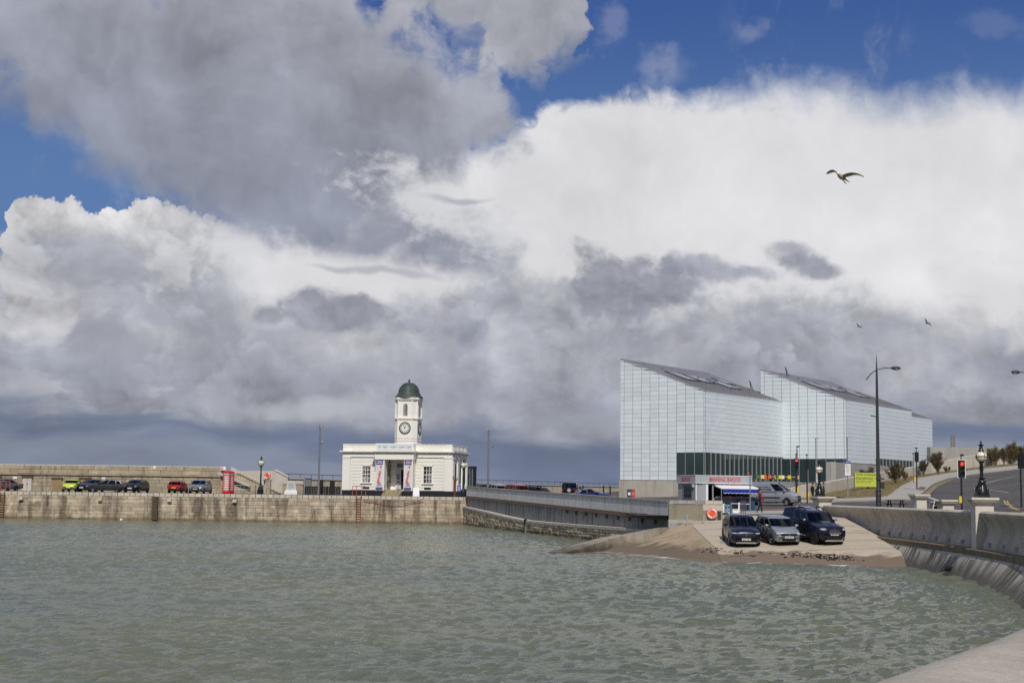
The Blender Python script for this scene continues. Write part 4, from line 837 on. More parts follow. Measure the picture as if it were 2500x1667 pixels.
# old stone wall below it
ow_ = thing('old_stone_wall', 'low dark stained stone wall at the water under the concrete ramp wall', 'stone wall', (P1.x, P1.y, 0), math.atan2(dv.y, dv.x))
tops = [(0, 2.0), (RL * .18, 1.65), (RL * .33, 1.3), (RL * .45, 1.1), (RL * .6, 1.1), (RL * .8, 1.15), (RL, 1.2)]
def ow_out(s): return .32 + .3 * math.sin(min(s / RL, 1) * math.pi) ** 0.7
OM = stone_meshes(m_stone2, 5, 0.03)
mb = MB(); rows = []
for s in np.linspace(0, RL, 30): rows.append([(s, f_ * (ow_out(s) - .16), -1), (s, f_ * (ow_out(s) - .16), interp(s, tops) - .12), (s, -f_ * .3, interp(s, tops) - .12)])
part(ow_, 'core', MB().grid(rows), m_mortar)
cnt = 0
for c in range(5):
    s = .1
    while s < RL * .97:
        L_ = random.uniform(.7, 1.5); tp = interp(s + L_ / 2, tops) - .2; h = (tp + .35) / 5; zc = -.35 + h * (c + .5)
        y0, y1 = ow_out(s), ow_out(s + L_); o = place_stone(ow_, 'stone', random.choice(OM), (s + L_ / 2, f_ * ((y0 + y1) / 2 - .2 + random.uniform(-.03, .05)), zc), (L_ - .04, .4, h - .03), math.atan2(f_ * (y1 - y0), L_) if f_ < 0 else math.pi); s += L_; cnt += 1
s = 0
while s < RL * .97:
    L_ = 1.9; V_ = []
    for ss in (s + .02, s + L_ - .02):
        for y in (ow_out(ss) + .06, -.3): V_ += [(ss, f_ * y, interp(ss, tops) - .2), (ss, f_ * y, interp(ss, tops))]
    part(ow_, 'capping_stone', MB().add(V_, [(0, 1, 3, 2), (4, 6, 7, 5), (0, 4, 5, 1), (2, 3, 7, 6), (0, 2, 6, 4), (1, 5, 7, 3)]), m_bank); s += L_
o = part(ow_, 'drain_outlet', MB().lathe([(.28, -.1), (.28, .1)], (RL * .45, f_ * (ow_out(RL * .45) + .02), .95), 14, 'y'), m_void)
part(ow_, 'drain_stain', MB().box(RL * .45, f_ * (ow_out(RL * .45) + .03), .35, .42, .05, .9), m_concd)
# ================================================================== wall at the head of the slip
YS = 91.5; x0, x1 = px2x(1636, YS), px2x(1766, YS)
sw_ = thing('slip_head_wall', 'short olive grey concrete wall with pale coping at the head of the slipway', 'concrete wall', (x0, YS, 0))
part(sw_, 'wall', MB().span(0, x1 - x0, 0, .4, .5, 2.93), M('olive_concrete', (0.25, 0.225, 0.165), 0.85, var=0.15, scale=1, streak=0.35, stc=(0.13, 0.11, 0.07)))
part(sw_, 'pale_end', MB().span((x1 - x0) * .63, x1 - x0 + .02, -.012, .4, 2.55, 2.93), m_bank)
n_ = 6
for i in range(n_): part(sw_, 'coping_slab', MB().span(i * (x1 - x0) / n_ + .01, (i + 1) * (x1 - x0) / n_ - .01, -.05, .5, 2.95, 3.18), m_conccap if i < 4 else m_bank)
part(sw_, 'ledge', MB().span(-.1, (x1 - x0) * .42, -.7, 0, .3, 1.95), m_grey); part(sw_, 'ledge_void', MB().span(-.05, (x1 - x0) * .4, -.72, -.69, .9, 1.75), m_concd)
part(sw_, 'return_wall', MB().span(x1 - x0 - .4, x1 - x0, .4, 5.5, .5, 2.5), m_grey)
part(sw_, 'end_post', MB().span(x1 - x0 - .32, x1 - x0 - .12, -.06, 0, .8, 2.5), m_dgrey); part(sw_, 'end_post_plate', MB().span(x1 - x0 - .29, x1 - x0 - .15, -.08, -.06, 1.0, 1.5), m_steel)
p = at(1698, 1289, 89.8); rf = thing('step_rail', 'pale steel rail frame of two posts and two bars on the sand', 'railing', (p.x, 89.8, 1.15))
for s in (-.52, .52): part(rf, 'post', MB().box(s, 0, .55, .09, .09, 1.25), m_fin)
for zz in (.3, .72): part(rf, 'bar', MB().box(0, 0, zz, 1.0, .06, .06), m_fin)
part(rf, 'sand_block', MB().box(0, .2, -.3, 1.5, .8, .62, taper=.86), m_sand)
lb_ = thing('lifebuoy_housing', 'big orange lifebuoy housing with white bands on the slip head wall', 'lifebuoy', at(1738, 1253, YS - .1))
def lifebuoy(par, R):
    part(par, 'housing', MB().lathe([(0, .1), (R * .97, .1), (R, .02), (R * .97, -.06), (R * .9, -.09), (R * .62, -.11), (R * .58, -.09), (0, -.09)], (0, 0, 0), 24, 'y'), m_orange)
    mb = MB()
    for a0, a1 in ((20, 85), (200, 265)):
        ring = [(math.cos(math.radians(a)), math.sin(math.radians(a))) for a in np.linspace(a0, a1, 9)]
        mb.extr([(x * R * .84, -.115, z * R * .84) for x, z in ring] + [(x * R * .64, -.115, z * R * .64) for x, z in ring[::-1]], (0, -.012, 0))
    part(par, 'white_band', mb, m_paint)
    for rr in (R * .62, R * .86): part(par, 'white_line', MB().lathe([(rr, -.112), (rr + .018, -.112), (rr + .018, -.12), (rr, -.12)], (0, 0, 0), 24, 'y', False), m_paint)
lifebuoy(lb_, .34)
# low jetty curving along the left edge of the beach
jp = [(9.7, 90.2, 1.48), (8.6, 90.9, 1.26), (7.2, 91.0, .98), (6.0, 90.0, .74), (4.8, 88.3, .48), (3.7, 86.2, .24), (2.5, 83.8, .0), (1.6, 82.0, -.3)]
jt = thing('low_jetty', 'low curved stone kerb wall dividing the sand from the harbour water', 'jetty', (6, 89, 0))
for (a, b) in zip(jp, jp[1:]):
    d = Vector((b[0] - a[0], b[1] - a[1])).normalized(); nn = Vector((-d.y, d.x)) * .62; V_ = []
    for p in (a, b):
        for s in (-1, 1): V_ += [(p[0] + nn.x * s * 1.0, p[1] + nn.y * s * 1.0, p[2] - 1.3), (p[0] + nn.x * s * .9, p[1] + nn.y * s * .9, p[2])]
    c_ = sum((Vector(v) for v in V_), Vector()) / 8; V_ = [tuple(c_ + (Vector(v) - c_) * Vector((.995, .995, 1)) ) if False else v for v in V_]
    part(jt, 'kerb_block', MB().add(V_, [(0, 1, 3, 2), (4, 6, 7, 5), (0, 4, 5, 1), (2, 3, 7, 6), (0, 2, 6, 4), (1, 5, 7, 3)]), M('jetty_stone', (0.33, 0.295, 0.235), 0.9, var=0.3, scale=1.5, bump=0.8, spots=.5, wet=(-.1, .85, (0.06, 0.045, 0.028), .92)) if a is jp[0] else bpy.data.materials['jetty_stone'], world=True)
# ================================================================== curved seawall
sea = thing('curved_seawall', 'curved grey concrete seawall with a rolled overhanging top beside the slipway', 'seawall', (21.4, 90, 0))
prof = [(.42, 2.2), (.44, 2.86), (.36, 2.95), (.1, 2.98), (-.06, 2.95), (-.13, 2.88), (-.13, 2.8), (-.06, 2.68), (.06, 2.5), (.14, 2.3), (.17, 2.1), (.13, 1.9), (.05, 1.72), (-.02, 1.58), (-.05, 1.45), (-.06, 1.2)]
sd = [0]
for a, b in zip(SWC, SWC[1:]): sd.append(sd[-1] + (b - a).length)
SL = sd[-1]
def sw_at(s):
    p = Vector([interp(s, [(l, p[c]) for l, p in zip(sd, SWC)]) for c in range(2)]); q_ = Vector([interp(min(s + .6, SL), [(l, p[c]) for l, p in zip(sd, SWC)]) for c in range(2)]); r_ = Vector([interp(max(s - .6, 0), [(l, p[c]) for l, p in zip(sd, SWC)]) for c in range(2)])
    d = (q_ - r_).normalized(); return p, Vector((d.y, -d.x))     # outward = landward normal
def sw_rows(s0, s1, n, pr):
    rows = []
    for s in np.linspace(s0, s1, n):
        p, nl = sw_at(s); rows.append([(p.x + nl.x * d, p.y + nl.y * d, z) for d, z in pr])
    return rows
PW = 2.35; s = SL; sPill = min(range(len(SWC)), key=lambda i: abs(SWC[i].x / SWC[i].y * F + 1250 - 2384)); sPill = sd[sPill]
while s > 1:
    L_ = PW if s > 30 else 4.0; s0 = max(s - L_, 0.2)
    mb = MB().grid(sw_rows(s0 + .012, s - .012, 5, prof)); rws = sw_rows(s0 + .012, s - .012, 2, prof)
    for r_ in rws: mb.add(r_, [tuple(range(len(r_)))])
    part(sea, 'wall_panel', mb, m_sea, ang=40, world=True)
    if s > 30:
        pm, nl = sw_at((s + s0) / 2); an = math.atan2(-nl.x, nl.y)
        c = pm - nl * -.0 + nl * -.045; part(sea, 'drain_slot', MB().box(c.x, c.y, 1.52, .05, .42, .2, math.atan2(nl.y, nl.x)), m_concd, world=True)
    s = s0
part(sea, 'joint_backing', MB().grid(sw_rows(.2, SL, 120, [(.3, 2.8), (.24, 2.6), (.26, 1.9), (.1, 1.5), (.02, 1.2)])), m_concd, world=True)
part(sea, 'landward_face', MB().grid(sw_rows(.2, SL, 120, [(.41, 1.2), (.43, 2.5)])), m_sea, world=True)
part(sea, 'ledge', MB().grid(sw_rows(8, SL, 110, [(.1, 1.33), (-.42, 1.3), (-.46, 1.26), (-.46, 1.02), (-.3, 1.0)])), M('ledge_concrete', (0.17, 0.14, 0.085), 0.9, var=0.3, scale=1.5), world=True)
rows = []
for s in np.linspace(8, SL, 150):
    p, nl = sw_at(s); wtoe = interp(p.y, [(0, 1.0), (40, 1.25), (52, 1.45), (60, 1.0), (70, .6), (78, .6), (98, .5)]); rows.append([(p.x - nl.x * (.44 + wtoe * t_), p.y - nl.y * (.44 + wtoe * t_), lerp(1.03, -.45 if p.y < 70 else lerp(-.45, .9, min((p.y - 70) / 18, 1)), t_)) for t_ in np.linspace(0, 1.0, 7)])
struct('seawall_apron', MB().grid(rows), m_apron)
# weed streaks running down the apron, with shade painted in as extra dark
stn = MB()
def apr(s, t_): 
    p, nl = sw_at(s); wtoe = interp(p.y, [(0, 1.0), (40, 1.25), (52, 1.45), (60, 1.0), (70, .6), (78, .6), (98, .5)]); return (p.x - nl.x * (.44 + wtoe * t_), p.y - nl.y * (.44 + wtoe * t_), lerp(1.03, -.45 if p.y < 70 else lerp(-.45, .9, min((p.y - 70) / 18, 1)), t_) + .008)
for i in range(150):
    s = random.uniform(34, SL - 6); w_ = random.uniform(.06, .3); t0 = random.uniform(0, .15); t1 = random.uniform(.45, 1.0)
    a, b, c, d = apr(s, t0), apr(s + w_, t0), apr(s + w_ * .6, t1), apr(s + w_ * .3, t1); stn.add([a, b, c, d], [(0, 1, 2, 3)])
o = struct('apron_streaks', stn, M('weed_shade_streak', (0.10, 0.09, 0.065), 0.7, var=0.3, scale=3), kind='stuff')
# seawall pillars
m_cream = M('cream_render', (0.60, 0.555, 0.47), 0.75, var=0.06, scale=1.2, streak=0.1, stc=(0.4, 0.36, 0.3))
def pillar(p, z0, z1, w_, lab, rz=.0):
    t_ = thing('seawall_pillar', lab, 'pillar', (p[0], p[1], z0), rz); h = z1 - z0
    part(t_, 'shaft', MB().box(0, 0, (h - .3) / 2, w_, w_, h - .3), m_cream); part(t_, 'cap', MB().box(0, 0, h - .2, w_ * 1.02, w_ * 1.02, .24).box(0, 0, h - .18, w_ * 1.45, w_ * 1.45, .01).box(0, 0, h - .04, w_ * 1.5, w_ * 1.5, .1), m_cream)
    cp = MB(); a, b = w_ * .51, w_ * .72
    cp.add([(x * a, y * a, h - .3) for x, y in ((-1, -1), (1, -1), (1, 1), (-1, 1))] + [(x * b, y * b, h - .05) for x, y in ((-1, -1), (1, -1), (1, 1), (-1, 1))], [(0, 1, 5, 4), (1, 2, 6, 5), (2, 3, 7, 6), (3, 0, 4, 7)]); part(t_, 'cap_moulding', cp, m_cream)
    return t_
pp, nl = sw_at(sPill); pilA = pp + nl * .12
pillar(pilA, 1.2, 3.56, .8, 'cream pillar with a flared cap on the seawall, carrying the nearest globe lamp', math.atan2(nl.y, nl.x))
pe, nle = sw_at(SL); pilB = Vector((px2x(2008, 98.3), 98.3))
pillar(pilB, 1.9, 3.52, .92, 'cream pillar with a flared cap at the far end of the seawall, behind the pickup', .25)
pillar((px2x(2243, 81), 81), 2.0, 3.72, .62, 'cream gateway pillar, taller one left of the ramp handrail', .2)
pillar((px2x(2307, 81.5), 81.5), 2.0, 3.43, .68, 'cream gateway pillar, lower one left of the red traffic light', .2)
gr = thing('ramp_handrail', 'white sloping handrail between the two gateway pillars', 'handrail', (px2x(2265, 81.5), 81.5, 2.05))
part(gr, 'rail', MB().tube([(-.1, 0, 1.55), (.75, -.3, 1.25), (.75, -.3, .3)], .03), m_paint); part(gr, 'lower_rail', MB().tube([(-.35, 0, .95), (.5, -.3, .62)], .03), m_paint)
for t_ in (0, .45, .9): part(gr, 'post', MB().tube([(-.1 + t_, -.3 * t_, 1.55 - .35 * t_), (-.35 + t_, -.3 * t_, .3)], .025), m_paint)
ub = thing('utility_cabinet', 'grey tapered litter bin between the gateway pillars', 'litter bin', (px2x(2282, 82.5), 82.5, 2.05))
part(ub, 'body', MB().box(0, 0, .6, .62, .5, 1.2, taper=.72), m_steel); part(ub, 'lid', MB().box(0, 0, 1.25, .8, .66, .08), m_steel); part(ub, 'slot', MB().box(0, -.235, .95, .3, .02, .14), m_void)
pt_ = thing('picnic_table', 'dark wooden picnic table behind the seawall', 'picnic table', (px2x(2185, 112), 112, tz(px2x(2185, 112), 112)), .1)
part(pt_, 'table_top', MB().box(0, 0, .74, 1.3, .65, .05), m_dark)
for s in (-.55, .55): part(pt_, 'bench', MB().box(.0, s, .46, 1.4, .24, .05), m_dark)
for s in (-.5, .5): part(pt_, 'trestle', MB().extr([(s, -.55, 0), (s, -.45, 0), (s, -.1, .72), (s, -.25, .72)], (.06, 0, 0)).extr([(s, .55, 0), (s, .45, 0), (s, .1, .72), (s, .25, .72)], (.06, 0, 0)).box(s, 0, .42, .06, 1.1, .07), m_dark)

# casting joints across the slipway slab
m_joint = M('slab_joint', (.13, .11, .085), .9, var=.2)
for y_ in (77.4, 80.6, 83.8, 87.0, 90.2, 93.4):
    mb = MB(); pts = [(x, y_ + .03 * math.sin(x * 1.7)) for x in np.linspace(11.8, 21.0, 24)]
    mb.grid([[(x, y + d, slipz(x, y + d) + .022) for x, y in pts] for d in (-.02, .02)]); struct('slab_joint', mb, m_joint)

p = at(2160, 1386, 66); single('drain_pipe', MB().lathe([(.11, -.2), (.11, .12), (.08, .12), (.08, -.1)], (0, 0, 0), 12, 'x'), m_void, 'short black drain pipe stub low on the seawall apron near the water', 'drain pipe', (sw_x(66) - .95, 66, .32), 2.6)
ch = MB(); ch.tube([(lerp(px2x(893, 155.6), px2x(1040, 155.6), u), 155.6, 2.62 - .5 * math.sin(math.pi * u) ** .8 + .05 * math.sin(u * 9)) for u in np.linspace(0, 1, 25)], .035, 5)
single('mooring_chain', ch, m_rust, 'dark chain hanging in a shallow curve along the quay wall under the porch', 'chain')
single('float', MB().sphere((0, 0, 0), (.16, .16, .13), 10, 8), m_paint, 'tiny white float at the foot of the quay wall under the black hatchback', 'float', (px2x(309, 154.8), 154.8, .08))
# ================================================================== gallery of stepped glass blocks
DA = Vector((0.813, -0.582)); DB = Vector((0.582, 0.813)); ZL, ZH = 17.45, 22.3
G = thing('art_gallery', 'large gallery of tall mono-pitched blocks clad in pale blue translucent glass panels', 'building', (25.97, 190.0, 2.3))
PANB = MB().span(-.5, .5, -.5, .5, -.5, .5).mesh('panel', m_panel)
named_n = [0]; stuffmb = MB()
def blockz(t): return lerp(ZH, ZL, t)     # t 0 at the high edge, 1 at the low edge
def glass_face(O, dirv, L_, nrm, cols, z0f, topf, big):
    """panels on a face: O start point, cols = column edges"""
    rz = math.atan2(dirv.y, dirv.x)
    for c0, c1 in zip(cols, cols[1:]):
        zb = z0f((c0 + c1) / 2); z = zb; RH = .605
        while True:
            t0, t1 = topf(c0 + .04), topf(c1 - .04); lo = min(t0, t1); full = z + RH <= lo - .02
            if z > max(t0, t1) - .15: break
            w0 = c0 + .035; w1 = c1 - .035; zt_ = z + RH - .025
            if full:
                cx, cz = (w0 + w1) / 2, (z + zt_) / 2; p = O + dirv * cx + nrm * .02
                if big and named_n[0] < 300:
                    place_stone(G, 'panel', PANB, (p.x - 25.97, p.y - 190, cz - 2.3), (w1 - w0, .05, zt_ - z), rz); named_n[0] += 1
                else: stuffmb.box(p.x - 25.97, p.y - 190, cz - 2.3, w1 - w0, .05, zt_ - z, rz)
            else:
                poly = []
                for s_, zz in ((w0, z), (w1, z), (w1, min(zt_, t1 - .06)), (w0, min(zt_, t0 - .06))):
                    p = O + dirv * s_ + nrm * .045; poly.append((p.x, p.y, max(zz, z + .01)))
                mb = MB().extr(poly, tuple(-nrm * .05) + (0,))
                if big and named_n[0] < 300: part(G, 'panel', mb, m_panel, world=True); named_n[0] += 1
                else: stuffmb.add([(x - 25.97, y - 190, zz - 2.3) for x, y, zz in mb.v], mb.f)
            z += RH
def cols_of(L_, p, first=None):
    c = [0.0] + ([first] if first else [])
    while c[-1] + p < L_ - .2: c.append(c[-1] + p)
    return c + [L_]
def block(B, LA, LB, k_, zA, zB, zwin):
    B = Vector(B); A = B - DA * LA; C = B + DB * LB; D_ = A + DB * LB
    nA = Vector((DA.y, -DA.x)); nA = nA if nA.dot(Vector((0, -1))) > 0 else -nA
    nB = DA.copy()
    zf = 2.0
    V_ = [(A.x, A.y, zf), (B.x, B.y, zf), (C.x, C.y, zf), (D_.x, D_.y, zf), (A.x, A.y, ZH - .12), (B.x, B.y, ZL - .12), (C.x, C.y, ZL - .12), (D_.x, D_.y, ZH - .12)]
    part(G, 'wall', MB().add(V_, [(0, 3, 2, 1), (0, 1, 5, 4), (1, 2, 6, 5), (2, 3, 7, 6), (3, 0, 4, 7), (4, 5, 6, 7)]), m_mull, world=True)
    up = Vector((0, 0, 1)); ia, ib = A + DB * .35 + DA * .3, B + DB * .35 - DA * .3
    q4 = [(*(A + DA * .3 + DB * .3), ZH - .16), (*(B - DA * .3 + DB * .3), ZL - .02), (*(C - DA * .3 - DB * .3), ZL - .02), (*(D_ + DA * .3 - DB * .3), ZH - .16)]
    rf = part(G, 'roof', MB().extr(q4, (0, 0, .06)), m_roof, world=True)
    # standing seams, skylights, edge trims, mast
    def rp3(u, v, h=.07): x = A + DA * (u * LA) + DB * (v * LB); return (x.x, x.y, lerp(ZH - .14, ZL - .02, u) + h)
    for i in range(1, 22): part(rf, 'roof_seam', MB().tube([rp3(.03, i / 22), rp3(.97, i / 22)], .035, 4), m_roof, world=True)
    for (u0, u1, v0, v1) in ((.32, .6, .18, .34), (.32, .6, .37, .53), (.42, .72, .56, .72), (.3, .5, .74, .86)):
        sk = part(rf, 'skylight', MB().extr([rp3(u0, v0, .08), rp3(u1, v0, .08), rp3(u1, v1, .08), rp3(u0, v1, .08)], (0, 0, .1)), m_dgrey, world=True)
        part(rf, 'skylight_pane', MB().extr([rp3(u0 + .03, v0 + .02, .185), rp3(u1 - .03, v0 + .02, .185), rp3(u1 - .03, v1 - .02, .185), rp3(u0 + .03, v1 - .02, .185)], (0, 0, .03)), m_trim, world=True)
    for i in range(7): part(rf, 'roof_vent', MB().cyl(*rp3(random.uniform(.12, .85), random.uniform(.1, .9), 0)[:2], ZL, ZL + 1, .12) if False else MB().lathe([(.16, 0), (.16, .3), (.22, .32), (.22, .42)], rp3(.15 + .1 * i, .12 + .11 * i, .02), 8), m_steel, world=True)
    tr = MB(); e = .07
    for a, b, za, zb in ((A, B, ZH, ZL), (B, C, ZL, ZL), (C, D_, ZL, ZH), (D_, A, ZH, ZH)):
        d = (b - a).normalized(); n2 = Vector((-d.y, d.x)) * .3
        tr.extr([(a.x, a.y, za - .14), (b.x, b.y, zb - .14), (b.x, b.y, zb + .02), (a.x, a.y, za + .02)], (n2.x, n2.y, 0))
    part(G, 'edge_trim', tr, m_trim, world=True)
    mp = rp3(.62 if k_ == 1 else .12, .93 if k_ == 1 else .22, 0); part(G, 'mast', MB().tube([mp, (mp[0] - .25, mp[1], mp[2] + 1.5)], .07, 5).tube([(mp[0] + .3, mp[1], mp[2]), (mp[0] - .25, mp[1], mp[2] + 1.5)], .05, 5), m_dgrey, world=True)
    pa = 1.38; ca = cols_of(LA, pa, .62); cb = cols_of(LB, pa)
    glass_face(A, DA, LA, nA, ca, zA, lambda s: blockz(s / LA) - .1, k_ == 1)
    glass_face(B, DB, LB, nB, cb, zB, lambda s: ZL - .1, k_ == 1)
    if zwin:
        for (O, d, n, cs, rngs) in ((A, DA, nA, ca, zwin[0]), (B, DB, nB, cb, zwin[1])):
            for c0, c1 in zip(cs, cs[1:]):
                m_ = (c0 + c1) / 2; r_ = rngs(m_)
                if not r_: continue
                p = O + d * m_ + n * .0; rz = math.atan2(d.y, d.x)
                part(G, 'window_pane', MB().box(p.x, p.y, (r_[0] + r_[1]) / 2, c1 - c0 - .05, .07, r_[1] - r_[0], rz), m_pang, world=True)
                p = O + d * c1 + n * .09; part(G, 'window_fin', MB().box(p.x, p.y, (r_[0] + r_[1]) / 2, .055, .18, r_[1] - r_[0], rz), m_fin, world=True)
    return A, C
LA1 = 13.25
A1, C1 = block((25.97, 190.0), LA1, 26.0, 1, lambda s: 9.22 if s > LA1 - 5.0 else 5.52, lambda s: 9.22,
      (lambda s: (5.45, 9.17) if s > LA1 - 5.0 else None, lambda s: (5.45, 9.17)))
block((48.1, 204.0), 13.4, 26.5, 2, lambda s: 9.0, lambda s: 8.45 if s < 10.5 else 9.35, (lambda s: (5.45, 8.95), lambda s: (8.3, 9.3) if s > 10.5 else None))
block((60.0, 231.0), 13.4, 24.6, 3, lambda s: 9.0, lambda s: 8.5, None)
o = part(G, 'panels', stuffmb, m_panel); o['kind'] = 'stuff'
B1 = Vector((25.97, 190.0)); nA = Vector((-.582, -.813))
a, b = B1 - DA * LA1 + nA * .12, B1 + nA * .12
for i in range(6):
    c0, c1 = a.lerp(b, i / 6), a.lerp(b, (i + 1) / 6); cc = (c0 + c1) / 2
    part(G, 'base_panel', MB().box(cc.x, cc.y, 3.75, (c1 - c0).length - .02, .3, 3.35, math.atan2(DA.y, DA.x)), M('base_concrete', (0.46, 0.42, 0.35), 0.8, var=0.1, scale=.8, streak=.35, stc=(.25, .19, .13)) if i == 0 else bpy.data.materials['base_concrete'], world=True)
# terrace and steps
TR = thing('gallery_terrace', 'raised terrace with broad dark steps in front of the gallery cafe', 'terrace', (36, 196, 2.5))
def tp(al, ou, z): p = B1 + DB * al + DA * ou; return (p.x, p.y, z)
part(TR, 'floor', MB().add([tp(a_, o_, z) for z in (5.05, 5.4) for a_, o_ in ((.0, .1), (26, .1), (26, 11), (.0, 11))], [(0, 3, 2, 1), (4, 5, 6, 7), (0, 1, 5, 4), (1, 2, 6, 5), (2, 3, 7, 6), (3, 0, 4, 7)]), m_concd, world=True)
for i in range(11): part(TR, 'step', MB().add([tp(a_, o_, z) for z in (3.2, 5.4 - i * .17) for a_, o_ in ((.0, 11 + i * .42), (26, 11 + i * .42), (26, 11.43 + i * .42), (.0, 11.43 + i * .42))], [(0, 3, 2, 1), (4, 5, 6, 7), (0, 1, 5, 4), (1, 2, 6, 5), (2, 3, 7, 6), (3, 0, 4, 7)]), m_concd, world=True)
# cafe furniture: chairs in different colours, white tables, seated diners
def chair_mesh(col):
    t_ = thing('cafe_chair', '', 'chair')
    part(t_, 'seat', MB().box(0, 0, .45, .46, .44, .04), col); part(t_, 'backrest', MB().box(0, .23, .68, .46, .05, .46), col)
    for sx in (-.19, .19):
        for sy in (-.18, .18): part(t_, 'leg', MB().tube([(sx, sy, .44), (sx * 1.25, sy * 1.25, 0)], .018, 5), m_fin)
    return t_
CC = {'yellow': M('yellow_chair', (.75, .6, .03), .5, var=.03), 'white': M('white_chair', (.7, .68, .64), .5, var=.03), 'orange': M('orange_chair', (.7, .14, .03), .5, var=.03), 'cream': M('cream_chair', (.7, .5, .2), .5, var=.03), 'green': M('green_chair', (.07, .16, .05), .5, var=.03)}
spots = [(1864, 'cream', 'cream cafe chair leftmost in the terrace row'), (1871, 'orange', 'orange cafe chair left of the red orange one'), (1879, 'orange', 'red orange cafe chair beside the first yellow table'), (1898, 'yellow', 'yellow cafe chair with its back to the left, middle of the terrace'), (1905, 'yellow', 'yellow cafe chair right of the middle pair'), (1913, 'white', 'white cafe chair between the yellow ones on the terrace'), (1930, 'yellow', 'single yellow cafe chair between two white tables'), (1946, 'cream', 'cream cafe chair at the right end beside the traffic light pole'), (1842, 'green', 'green cafe chair in shade at the left of the terrace'), (1851, 'green', 'green cafe chair nearest the kiosk end of the terrace')]
protos = {}
for i, (px, c_, lb) in enumerate(spots):
    Yc = 191.2 + (i % 3) * .5; loc = (px2x(px, Yc), Yc, 5.41); rz = (0, 2.6, -.6, 1.2, 3.3)[i % 5]
    if c_ not in protos: protos[c_] = chair_mesh(CC[c_]); o = protos[c_]; o.location = loc; o.rotation_euler = (0, 0, rz)
    else: o = dup(protos[c_], loc, rz)
    o['label'] = lb; o['group'] = 'cafe chairs on the gallery terrace'
tb0 = None
for px, lb in ((1888, 'round cafe table between the orange and yellow chairs'), (1922, 'white cafe table left of the single yellow chair'), (1939, 'white cafe table right of the single yellow chair')):
    loc = (px2x(px, 191.6), 191.6, 5.41)
    if tb0 is None:
        tb0 = thing('cafe_table', lb, 'table', loc, 0, 'cafe tables on the gallery terrace')
        part(tb0, 'table_top', MB().cyl(0, 0, .7, .74, .42, n=16), m_paint); part(tb0, 'pedestal', MB().cyl(0, 0, .03, .7, .035), m_steel); part(tb0, 'foot', MB().cyl(0, 0, 0, .03, .24, n=12), m_steel)
    else: dup(tb0, loc, 0, lb)
# bins by the gallery base
for px, mt_, lb in ((1536, M('navy_plastic', (.03, .07, .13), .5, var=.05), 'navy recycling bin with white panel against the gallery base'), (1545, M('red_bin', (.5, .05, .04), .5, var=.05), 'red recycling bin with pale panel against the gallery base')):
    p = at(px, 1208, 181); b_ = thing('recycling_bin', lb, 'bin', (p.x, 181, 3.0)); part(b_, 'body', MB().box(0, 0, .55, .48, .5, 1.1), mt_); part(b_, 'panel', MB().box(0, -.26, .6, .3, .02, .35), m_paint if px < 1540 else m_sal); part(b_, 'lid', MB().box(0, 0, 1.13, .52, .54, .08), mt_)
m_pale_flue = M('flue_metal', (.26, .21, .16), .6, .2, var=.1)
# ================================================================== retaining walls on the hill
def wall_px(nm, pts, Yf, mat, lab, cat_, thick=.5, npan=None):
    """pts: (px, y_top, y_bottom); the wall stands where Yf puts it, built in panels"""
    q_ = [(at(px, yt, Yf(px)), at(px, yb, Yf(px))) for px, yt, yb in pts]
    t_ = thing(nm, lab, cat_, (q_[0][1].x, q_[0][1].y, q_[0][1].z))
    for (a, b), (c, d) in zip(q_, q_[1:]):
        dd = (Vector((c.x - a.x, c.y - a.y, 0))).normalized(); n2 = Vector((-dd.y, dd.x, 0)) * thick; e = dd * .012
        part(t_, 'wall_panel', MB().extr([tuple(a + e), tuple(c - e), (d.x - e.x, d.y - e.y, d.z - .5), (b.x + e.x, b.y + e.y, b.z - .5)], tuple(n2)), mat, world=True)
    return t_
wb = {p: T(p, y) for p, y in ((1958, 1219), (2021, 1206), (2085, 1194), (2150, 1180), (2208, 1168.5), (2274, 1157.5), (2361, 1146.5), (2420, 1139))}
yb_ = sorted((k_, v.y + .3) for k_, v in wb.items())
YW = lambda px: interp(px, yb_)
wall_px('ramp_parapet', [(1930, 1192, 1224), (1968, 1184.5, 1217.5), (2007, 1179.5, 1210), (2024, 1176.5, 1206), (2057, 1170, 1200), (2087, 1164, 1194), (2117, 1158.5, 1187), (2147, 1153, 1181), (2178, 1149, 1174.5), (2208, 1144, 1168.5), (2240, 1138, 1163), (2274, 1131, 1157.5), (2315, 1123.5, 1152), (2340, 1118, 1149), (2378, 1111, 1144.5), (2400, 1108, 1142), (2440, 1106, 1138), (2500, 1103, 1131), (2560, 1100, 1126)], YW, m_bank, 'pale rendered wall climbing along the grass bank to the right', 'retaining wall', .6)
wall_px('stair_wall', [(2015, 1127, 1200), (2028, 1127, 1200)], lambda x: lerp(172, 168, (x - 2015) / 13), m_grey, 'short grey concrete wall end beside the dark gallery entrance', 'retaining wall', .6)
wall_px('concrete_retaining_wall', [(2028.5, 1127, 1200), (2057, 1129, 1196), (2092, 1131.5, 1190), (2132, 1134.5, 1180), (2172, 1138, 1170), (2212, 1143, 1160)], lambda x: lerp(168, 188, (x - 2028) / 184), m_grey, 'smooth grey concrete retaining wall under the gallery', 'retaining wall', .6)
wall_px('upper_concrete_wall', [(2271, 1091, 1150), (2330, 1091.5, 1150), (2395, 1092, 1150), (2460, 1092.5, 1150), (2530, 1093, 1150)], lambda x: 196 + (x - 2271) * .02, m_grey, 'high plain grey concrete wall behind the shrubs on the hill', 'retaining wall', .8)
